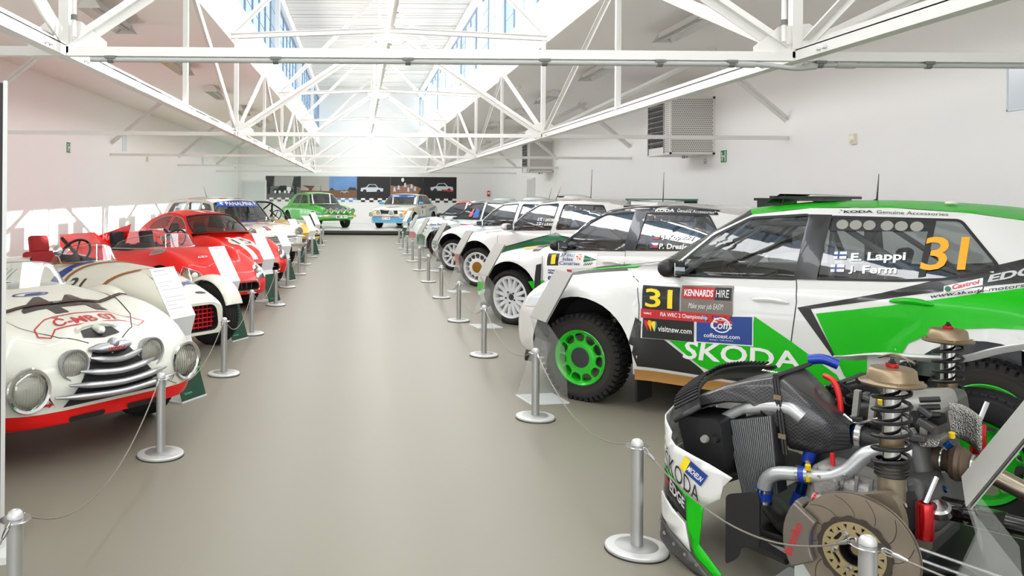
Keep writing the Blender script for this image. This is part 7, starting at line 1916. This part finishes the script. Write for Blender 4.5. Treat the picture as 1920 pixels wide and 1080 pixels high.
    # white carrying frame
    for x0, x1, y0, y1, z0, z1 in ((.25, .31, .5, .56, .02, .25), (.2, .38, .44, .62, 0, .02), (-.42, -.36, .5, .56, .02, .25), (-.55, -.3, .40, .62, 0, .02), (.25, .31, -.5, -.44, .02, .25), (-.42, -.36, -.5, -.44, .02, .25), (-.9, .5, -.56, -.5, .0, .06), (-.9, .5, .3, .36, .0, .06), (-.95, -.55, .2, .75, .0, .28)):
        b = MB(); b.box2((x0, y0, z0), (x1, y1, z1)); P('frame_member', b, WFRAME, None, False)
    return t
engine_display()
# ------------------------------------------------------------------ information stands
ACRYL = glassmat('clear_acrylic', (.96, .97, .965), .03, solid=.09, solidcol=(228, 230, 226), ior=1.0)
SGREEN = mat('dark_green_print', (22, 64, 46), .4)
SWHITE = mat('white_print', (226, 228, 230), .4)
SGREYB = mat('grey_sheet_back', (160, 160, 154), .5)
TXT = mat('faint_print', (188, 190, 196), .6)
MINT = mat('mint_print', (70, 200, 140), .5)
def info_stand(x, y, rz, label, printed=True, w=.30, s=1.0):
    """folded acrylic lectern: local +x faces the visitor, width along y"""
    t = thing('info_stand', label, 'info stand', (x, y, 0), rz, 'information stands on the %s' % ('left' if printed else 'right'))
    pr = [(.16, .012), (.01, .46), (.055, .62), (-.16, .99)]
    pr = [(a*s, b*s) for a, b in pr]
    hw = w/2
    b = MB(); b.box2((-.14, -hw, .001), (.17, hw, .012)); b.build('base_plate', SWHITE, t, False)
    th = .004
    def strip(p, q, off, y0, y1, name, m, parent=None):
        d = Vector((q[0]-p[0], q[1]-p[1])).normalized(); n = Vector((d.y, -d.x))
        b = MB(); b.add([(e[0]+n.x*o, yy, e[1]+n.y*o) for e in (p, q) for o in (off, off+.003) for yy in (y0, y1)],
              [(0, 1, 5, 4), (2, 6, 7, 3), (0, 2, 3, 1), (4, 5, 7, 6), (0, 4, 6, 2), (1, 3, 7, 5)])
        return b.build(name, m, parent or t, False), n
    b = MB(); prof = [(p[0], p[1]) for p in pr]
    vs = []; 
    for k, p in enumerate(pr):
        for o in (0, -th):
            for yy in (-hw, hw): vs.append((p[0]+o, yy, p[1]))
    fs = []
    for k in range(3):
        a = 4*k; c = 4*(k+1); fs += [(a, a+1, c+1, c), (a+2, c+2, c+3, a+3), (a, c, c+2, a+2), (a+1, a+3, c+3, c+1)]
    fs += [(0, 2, 3, 1), (12, 13, 15, 14)]
    b.add(vs, fs); b.build('acrylic_sheet', ACRYL, t, False)
    for sd in (-1, 1):   # clear side gussets
        b = MB(); b.extrude([(pr[0][0]-.006, .013), (pr[1][0]-.006, pr[1][1]), (pr[2][0]-.008, pr[2][1]), (-.10*s, .42*s), (-.13*s, .013)], .003, T(0, sd*(hw-.004)+.0015, 0) @ R(90, 'X')); b.build('side_gusset', ACRYL, t, False)
    if printed:
        g, n = strip(pr[0], (pr[0][0]*.14+pr[1][0]*.86, pr[0][1]*.14+pr[1][1]*.86), .001, -hw+.004, hw-.004, 'green_panel', SGREEN)
        m, n = strip((pr[0][0]*.14+pr[1][0]*.86, pr[0][1]*.14+pr[1][1]*.86), pr[1], .001, -hw+.004, hw-.004, 'white_panel', SWHITE)
        strip(pr[1], pr[2], .001, -hw+.004, hw-.004, 'white_panel', SWHITE)
        d = Vector((pr[1][0]-pr[0][0], 0, pr[1][1]-pr[0][1])).normalized()
        M = Matrix((Vector((0, 1, 0)), Vector((-d.z, 0, d.x)), d)).transposed().to_4x4(); M.translation = (pr[0][0]+d.x*.05+d.z*.0065, -.06, pr[0][1]+d.z*.05-d.x*.0065)
        text_obj('lettering', 'ŠKODA', MINT, g, M, .10, .016, .03)
    pp, n = strip(pr[2], pr[3], .001, -hw+.004, hw-.004, 'paper_sheet', PAPER if printed else SGREYB)
    if not printed: strip(pr[2], pr[3], -.012, -hw+.004, hw-.004, 'back_board', SGREYB)
    d = Vector((pr[3][0]-pr[2][0], 0, pr[3][1]-pr[2][1])).normalized()
    M0 = Matrix((Vector((0, 1, 0)), Vector((-d.z, 0, d.x)), d)).transposed().to_4x4()
    Ln = sqrt((pr[3][0]-pr[2][0])**2+(pr[3][1]-pr[2][1])**2)
    if printed:
        for k in range(11):
            wd = w*random.uniform(.35, .8)
            M = M0.copy(); c0 = Vector((pr[2][0], 0, pr[2][1])) + d*(Ln*(.93-.075*k)) + Vector((d.z, 0, -d.x))*.0052; M.translation = c0
            if k in (2, 6): continue
            b = MB(); b.add([M @ Vector((u, 0, v)) for u, v in ((-hw+.03, 0), (-hw+.03+wd, 0), (-hw+.03+wd, .006 if k else .012), (-hw+.03, .006 if k else .012))], [(0, 1, 2, 3)]); b.build('printed_line', TXT, pp, False)
    return t
sn = ['ivory roadster 44', 'cream racer with red grille', 'red open spider', 'red coupe 15', 'sticker-covered estate', 'yellow buggy', 'green saloon platform']
for k, (x, y, r) in enumerate(((-1.40, 6.42, -26), (-1.42, 9.0, -26), (-1.36, 12.1, -28), (-1.37, 15.1, -30), (-1.42, 18.85, -30), (-1.25, 21.35, -32), (-1.34, 25.7, -32))):
    info_stand(x, y, radians(r), 'white and green info stand before the %s' % sn[k])
rn = ['white rally car 31', 'white rally car numbered 1', 'rally car with green side wedge', 'rally car with pink sticker', 'rally car with crew names on fender', 'farthest rally car of the right row']
for k, (x, y, r) in enumerate(((1.43, 6.42, 192), (1.53, 9.95, 193), (1.62, 13.45, 194), (1.6, 17.1, 195), (1.53, 20.6, 196), (1.48, 23.6, 196))):
    info_stand(x, y, radians(r), 'clear acrylic info stand before the %s' % rn[k], False)
info_stand(2.03, 2.69, radians(146), 'clear acrylic info stand before the cutaway car front', False, .34)
info_stand(1.62, 29.2, radians(205), 'white info stand before the white saloon platform', True)

# ------------------------------------------------------------------ banner at the left picture edge
t = thing('roll_up_banner', 'black roll-up banner with red lines and silver edge at the left picture border', 'banner', (-1.556, 3.62, 0), radians(24))
b = MB(); b.box2((-.86, -.004, .06), (0, .004, 2.05)); b.build('banner_sheet', mat('banner_black', (20, 18, 20), .45), t, False)
b = MB(); b.box2((0, -.008, .03), (.018, .008, 2.06)); b.build('edge_rail', ALU_DISC, t, False)
b = MB(); b.box2((-.9, -.12, 0), (.03, .12, .03)); b.build('foot', WFRAME, t, False)
for k in range(6): b = MB(); b.tube([(-.5, -.006, .15+.09*k), (-.2, -.006, .13+.09*k), (-.01, -.006, .06+.09*k)], .003, 5); b.build('red_line', PRED, t)

# ------------------------------------------------------------------ platform at the far end
t = thing('display_platform', 'low white platform with dark fascia carrying two saloon cars', 'platform', (.2, 35, 0))
b = MB(); b.box2((-4.2, -3.3, .16), (4.3, YE-35.02, .20)); b.build('top_board', mat('platform_white', (214, 214, 210), .22), t, False)
b = MB(); b.box2((-4.2, -3.28, .06), (4.3, -3.24, .159)); b.build('fascia', mat('dark_fascia', (58, 58, 60), .5), t, False)
b = MB(); b.box2((-4.1, -3.1, .0), (4.2, YE-35.05, .159)); b.build('plinth', BLACK, t, False)

# ------------------------------------------------------------------ photo posters on the end wall
PX = lambda px: (px-675)*YE/FPX
def poster(px0, px1, label, bgm):
    t = thing('photo_poster', label, 'poster', ((PX(px0)+PX(px1))/2, YE-.012, 1.19), 0, 'photo posters on the end wall')
    w = PX(px1)-PX(px0); h = 1.18
    b = MB(); b.box2((-w/2+.003, 0, 0), (w/2-.003, .01, h)); b.build('board', bgm, t, False)
    n = max(2, int(round(w/.19)))
    for i in range(n):
        for j in range(2):
            if (i+j) % 2 == 0:
                b = MB(); b.box2((-w/2+w*i/n, -.002, .0+.09*j), (-w/2+w*(i+1)/n, -.0005, .09*(j+1))); b.build('check_square', WH, t, False)
    def sh(m, pts, name='print_shape', k=1):
        b = MB(); b.poly([(a*w/2, -.001-.0012*k, z*h) for a, z in pts]); return b.build(name, m, t, False)
    return t, sh
K1, K2, K3, K4 = mat('print_dark', (40, 42, 46), .5), mat('print_mid_grey', (112, 112, 112), .5, var=.25, vscale=9), mat('print_light_grey', (176, 174, 170), .5, var=.1, vscale=5), mat('print_brown', (128, 88, 62), .5, var=.25, vscale=8)
KSKY = mat('print_sky_photo', (110, 150, 205), .5, var=.3, vscale=2.5); KNIGHT = mat('print_night', (34, 31, 32), .5, var=.2, vscale=4); KCAR = mat('print_car_white', (214, 218, 228), .5, var=.05); KWARM = mat('print_crowd', (150, 112, 92), .6, var=.85, vscale=12)
KTREE = mat('print_trees', (58, 60, 60), .6, var=.6, vscale=14)
def pcar(sh, cx, cz, s, m, fl=1, k=2):
    body = [(-.9, 0), (-.95, .25), (-.5, .34), (-.3, .62), (.25, .64), (.5, .36), (.9, .30), (.95, .02), (.6, -.05), (-.6, -.02)]
    sh(m, [(cx+fl*a*s, cz+b*s*.62) for a, b in body], 'printed_car', k)
    sh(K1, [(cx+fl*a*s, cz+b*s*.62) for a, b in [(-.42, .36), (-.26, .57), (.2, .59), (.4, .36)]], 'printed_car_window', k+1)
    for x in (-.55, .6): sh(K1, [(cx+fl*(x+.16*cos(i*pi/6))*s, cz+(-.02+.2*sin(i*pi/6))*s*.62) for i in range(12)], 'printed_wheel', k+1)
t, sh = poster(498, 564, 'black and white poster of a rally saloon among spectators', K2)
sh(KTREE, [(-1, .55), (-.6, .6), (-.5, 1), (-1, 1)]); sh(KTREE, [(.5, .62), (1, .55), (1, 1), (.6, .95)]); sh(K3, [(-.5, .6), (.5, .6), (.6, .98), (-.5, .98)]); sh(K1, [(.6, .3), (.75, .3), (.78, .7), (.62, .7)], 'printed_person', 2); sh(K1, [(-.9, .3), (-.75, .3), (-.72, .7), (-.88, .7)], 'printed_person', 2)
pcar(sh, 0, .38, .62, K1, 1, 3)
for x in (-.45, -.2, .1, .32): sh(WH, [(x+.07*cos(i*pi/5), .38+.06*sin(i*pi/5)) for i in range(10)], 'printed_lamp', 6)
sh(WH, [(.2, .42), (.45, .42), (.45, .58), (.2, .58)], 'printed_number', 6)
t, sh = poster(564, 617, 'sepia poster of a grandstand under a grey sky', K3); sh(K4, [(-1, .16), (1, .16), (1, .42), (-1, .44)]); sh(mat('print_red_brown', (112, 70, 62), .5), [(-.5, .44), (-.4, .5), (-.9, .64), (0, .62), (-.2, .5), (-.2, .44)], 'printed_tower', 2); sh(K1, [(.38, .42), (.42, .42), (.41, .66), (.39, .66)], 'printed_mast', 2)
t, sh = poster(617, 669, 'colour poster of a race track under a blue sky', KSKY); sh(K4, [(-1, .16), (1, .16), (1, .46), (-1, .46)]); sh(KTREE, [(-1, .46), (-.8, .56), (-.6, .46)], k=2); sh(KTREE, [(.3, .46), (.5, .58), (.9, .56), (1, .46)], k=2); pcar(sh, .1, .36, .3, K3, 1, 3)
t, sh = poster(669, 732, 'dark poster of a white rally coupe seen from the front', KNIGHT); pcar(sh, -.1, .42, .72, KCAR, -1); 
t, sh = poster(732, 793, 'dark poster of a night crowd around bright lamps', KNIGHT); sh(KWARM, [(-1, .2), (.6, .2), (.9, .55), (.2, .72), (-.5, .62), (-1, .66)]); sh(WH, [(-.25+.09*cos(i*pi/6), .88+.08*sin(i*pi/6)) for i in range(12)], 'printed_lamp', 2)
for x, z in ((-.5, .5), (-.1, .6), (.3, .55), (-.75, .42), (.1, .42), (.5, .45)): sh(KCAR, [(x-.07, z), (x+.07, z), (x+.05, z+.16), (x-.05, z+.16)], 'printed_person', 2)
t, sh = poster(793, 856, 'dark poster of a white rally saloon with red stripe seen from the rear', KNIGHT); pcar(sh, .12, .48, .72, KCAR, 1); sh(PRED, [(.1, .46), (.8, .42), (.8, .48), (.1, .52)], 'printed_stripe', 5)

# ------------------------------------------------------------------ the two saloons on the platform
GREENP = mat('green_car_paint', (66, 190, 40), .3, coat=.8)
HOODK = mat('matt_black_hood', (24, 26, 28), .45)
def green_saloon():
    c = Car('vintage_saloon', 'bright green saloon with black hood and four white spot lamps on the platform', 'car', (-1.79, 34.5, .20), -60, 'saloons on the platform')
    sp = dict(x=(-2.05, 1.95), zb=[(-2.05, .4), (-1.6, .3), (1.4, .28), (1.95, .38)], zt=[(-2.05, .72), (-1.9, .86), (-1.3, .94), (0, .93), (.8, .92), (1.3, .87), (1.7, .79), (1.88, .72), (1.95, .62)],
        w=[(-2.05, .62), (-1.9, .72), (-1, .79), (.5, .80), (1.4, .79), (1.75, .75), (1.9, .69), (1.95, .6)], zw=.6, n=[(-2.05, 3), (0, 5), (1.95, 3.6)], nl=3.4, wb=.9, deform=lambda x, y, z: (x, y, z + (.045*bump(x, y, 1.5, .64, .4, .12) if z > .55 else 0)))
    c.body(sp, GREENP, wells=[(1.2, .31, .36, .5), (-1.2, .31, .36, .5)], cabin=dict(plan=[(.6, -.64), (.6, .64), (-1.1, .6), (-1.1, -.6)], floor=.35, top=1.2), N=60)
    side = [(.78, .86), (.72, .92), (.5, 1.2), (.34, 1.35), (0, 1.385), (-.6, 1.38), (-.95, 1.33), (-1.35, .93), (-1.38, .86)]
    g = dict(zb=.92, zr=1.38, yb=[(-1.3, .68), (0, .745), (.7, .70)], yr=[(-1, .5), (0, .56), (.3, .545)], pow=1.3, side=side, windows=[[(.58, .97), (.42, 1.2), (.3, 1.29), (-.08, 1.325), (-.06, .97)], [(-.16, 1.325), (-.66, 1.315), (-.85, .97), (-.14, .97)]], round=.04,
        ws=dict(base=(.72, .92), top=(.34, 1.35), bb=.2, bt=.1, lift=.02, fu=.05, fv=(.04, .06), seal=SILV, seal_r=.012), rw=dict(base=(-1.35, .93), top=(-.95, 1.33), bb=.08, bt=.08, lift=.02, fu=.1, fv=(.08, .08)), roof=[(0, 1.385), (-.6, 1.38)], crown=.05)
    c.cabin(g, GREENP, GLASS_D, SILV, .014, GREENP)
    for (x, y) in ((1.2, .68), (-1.2, .68), (1.2, -.68), (-1.2, -.68)): wheel(c, x, y, .305, .19, .18, 'steel', RIM_D, 'cap', BLACK, 'road', 12, 0)
    c.shape('black_hood', HOODK, 'T', [(.95, -.52), (.95, .52), (1.4, .52), (1.84, .46), (1.86, 0), (1.84, -.46), (1.4, -.52)], (), 1, .06)
    for sd in (-1, 1): p = c.onto([(sd*.635, .70)], 'F', 0)[0]; lamp(c, (p.x+.02, p.y, p.z), .095, (1, 0, 0), CHROME, .07)
    for y in (-.42, -.15, .12, .38): lamp(c, (2.02, y, .70), .095, (1, 0, 0), CHROME, .08, .15, 'spot_lamp', .12, bowl=WH if abs(y) < .2 else REFLECT); b = MB(); b.tube([(1.98, y, .5), (1.98, y, .6)], .01, 6); c.part('lamp_stalk', b, BLACK)
    pts = catmull([(1.6, -.82, .49), (1.9, -.78, .49), (2.02, -.6, .49), (2.04, 0, .49), (2.02, .6, .49), (1.9, .78, .49), (1.6, .82, .49)], 5); sweep_bar(c, pts, .015, .045, 'bumper', CHROME, False)
    for sd in (-1, 1): b = MB(); b.box((2.035, sd*.62, .49), (.02, .14, .05)); c.part('indicator', b, PORANGE, None, False)
    b = MB(); b.box((2.065, .05, .46), (.012, .5, .115)); o = c.part('number_plate', b, PW_, None, False); text_obj('plate_lettering', 'MC 28 0', PK, o, T(2.073, .05, .46) @ rotz(pi/2), .42, .085, .02)
    for S_ in 'LR': seam(c, S_, [(.66, .9), (.64, .4)], .01); seam(c, S_, [(-.1, .93), (-.1, .4)], .01)
    for x in (.1, -.65): b = MB(); b.box((x, -.81, .86), (.12, .02, .03)); c.part('door_handle', b, BLACK, None, False)
    c.text('Škoda', PK, 'R', [(1.25, .80), (1.45, .80), (1.45, .84), (1.25, .84)], .03, 0, 2)
    seat(c, 0, .32, .33, None, .5); seat(c, 0, -.32, .33, None, .5); steering(c, .42, .32, .9, .19, 28); cage(c, [[(-.4, -.6, .4), (-.4, -.5, 1.3), (-.4, .5, 1.3), (-.4, .6, .4)]])
green_saloon()
PALEG = mat('pale_grey_green_paint', (218, 222, 208), .32, coat=.7); LBLUE = mat('light_blue_vinyl', (92, 164, 200), .35, coat=.3)
def white_saloon():
    c = boxy('rally_saloon', 'white rally saloon with light blue skirt and four round lamps on the platform', (1.92, 34.9), -113, PALEG, GLASS_D, 'saloons on the platform', ('steel', RIM_D, 'cap', BLACK, 12), notch=True, zbase=.20)
    F = 'F'
    c.shape('blue_skirt', LBLUE, F, [(-.74, .22), (.74, .22), (.76, .46), (-.76, .46)], (), 1, .06); c.shape('red_stripe', PRED, F, [(-.76, .46), (.76, .46), (.76, .485), (-.76, .485)], (), 1.5, .06)
    c.shape('grille', BLACK, F, rect(-.38, .58, .38, .74), (), 1.5, .06)
    for sd in (-1, 1):
        c.shape('headlight', REFLECT, F, rect(min(sd*.40, sd*.64), .59, max(sd*.40, sd*.64), .73), (), 1.8, .06); c.shape('indicator', PORANGE, F, rect(min(sd*.65, sd*.745), .58, max(sd*.65, sd*.745), .74), (), 1.8, .06)
        c.shape('blue_skirt', LBLUE, 'LR'[sd < 0], [(.84, .25), (-.84, .25), (-.84, .45), (.84, .45)], (), 1, .06); c.shape('blue_skirt', LBLUE, 'LR'[sd < 0], [(1.9, .25), (1.58, .25), (1.58, .45), (1.9, .45)], (), 1, .06); c.shape('blue_skirt', LBLUE, 'LR'[sd < 0], [(-1.58, .3), (-2.0, .36), (-2.0, .5), (-1.58, .46)], (), 1, .06)
        for S_ in 'LR'[sd < 0]:
            c.shape('sponsor_decal', PRED, S_, rect(.05, .8, .35, .87), (), 1.5); c.shape('sponsor_decal', LBLUE, S_, [(-.6, .66), (-1.5, .72), (-1.5, .82), (-.6, .76)], (), 1.5); c.shape('sponsor_decal', PRED, S_, [(-.8, .78), (-1.9, .88), (-1.9, .84), (-.8, .74)], (), 1.6)
        c.shape('door_plate', PW_, 'LR'[sd < 0], rect(-.15, .48, .45, .76), (), 1.5); 
    c.text('9', PK, 'L', [(.32, .52), (.14, .52), (.14, .72), (.32, .72)], 0, 0, 3, name='number')
    for y, z in ((-.72, .55), (-.42, .62), (.14, .62), (.58, .52)): lamp(c, (2.06, y, z), .11, (1, 0, 0), WH, .07, .15, 'spot_lamp', .14, bowl=WH); b = MB(); b.tube([(1.96, y, z-.05), (2.02, y, z)], .012, 6); c.part('lamp_stalk', b, BLACK)
    b = MB(); b.box((2.0, -.1, .40), (.012, .34, .1)); o = c.part('number_plate', b, PW_, None, False); text_obj('plate_lettering', 'EY 740', PK, o, T(2.007, -.1, .40) @ rotz(pi/2), .28, .06, .01)
    bn = c.shape('screen_banner', mat('banner_blue', (28, 74, 168), .4), F, [(-.56, 1.24), (.56, 1.24), (.54, 1.32), (-.54, 1.32)], (), 2, .05); c.text('ŠKODA', PW_, F, [(.18, 1.255), (.48, 1.255), (.48, 1.305), (.18, 1.305)], .03, 0, 4, parent=bn); c.text('JAPSPEED', PW_, F, [(-.48, 1.255), (-.14, 1.255), (-.14, 1.305), (-.48, 1.305)], .03, 0, 4, parent=bn)
    c.shape('hood_stripe', PRED, 'T', [(1.6, -.3), (1.75, -.15), (1.5, .3), (1.45, .25)], (), 1, .06); c.shape('hood_stripe', PBLUE, 'T', [(1.62, -.2), (1.77, -.05), (1.6, .3), (1.55, .3)], (), 1.4, .06)
    c.shape('side_mark', PORANGE, 'L', [(1.3+.08*cos(i*pi/8), .76+.07*sin(i*pi/8)) for i in range(16)], (), 1.5)
    mirror(c, .55, .88, 1.0, LBLUE, 1); mirror(c, .55, -.88, 1.0, LBLUE, -1)
    b = MB(); b.extrude([(-1.9, -.7), (-2.05, -.7), (-2.05, .7), (-1.9, .7)], .03, T(0, 0, .97)); c.part('rear_spoiler', b, PALEG, None, False)
white_saloon()
bpy.data.scenes.remove(TMP)
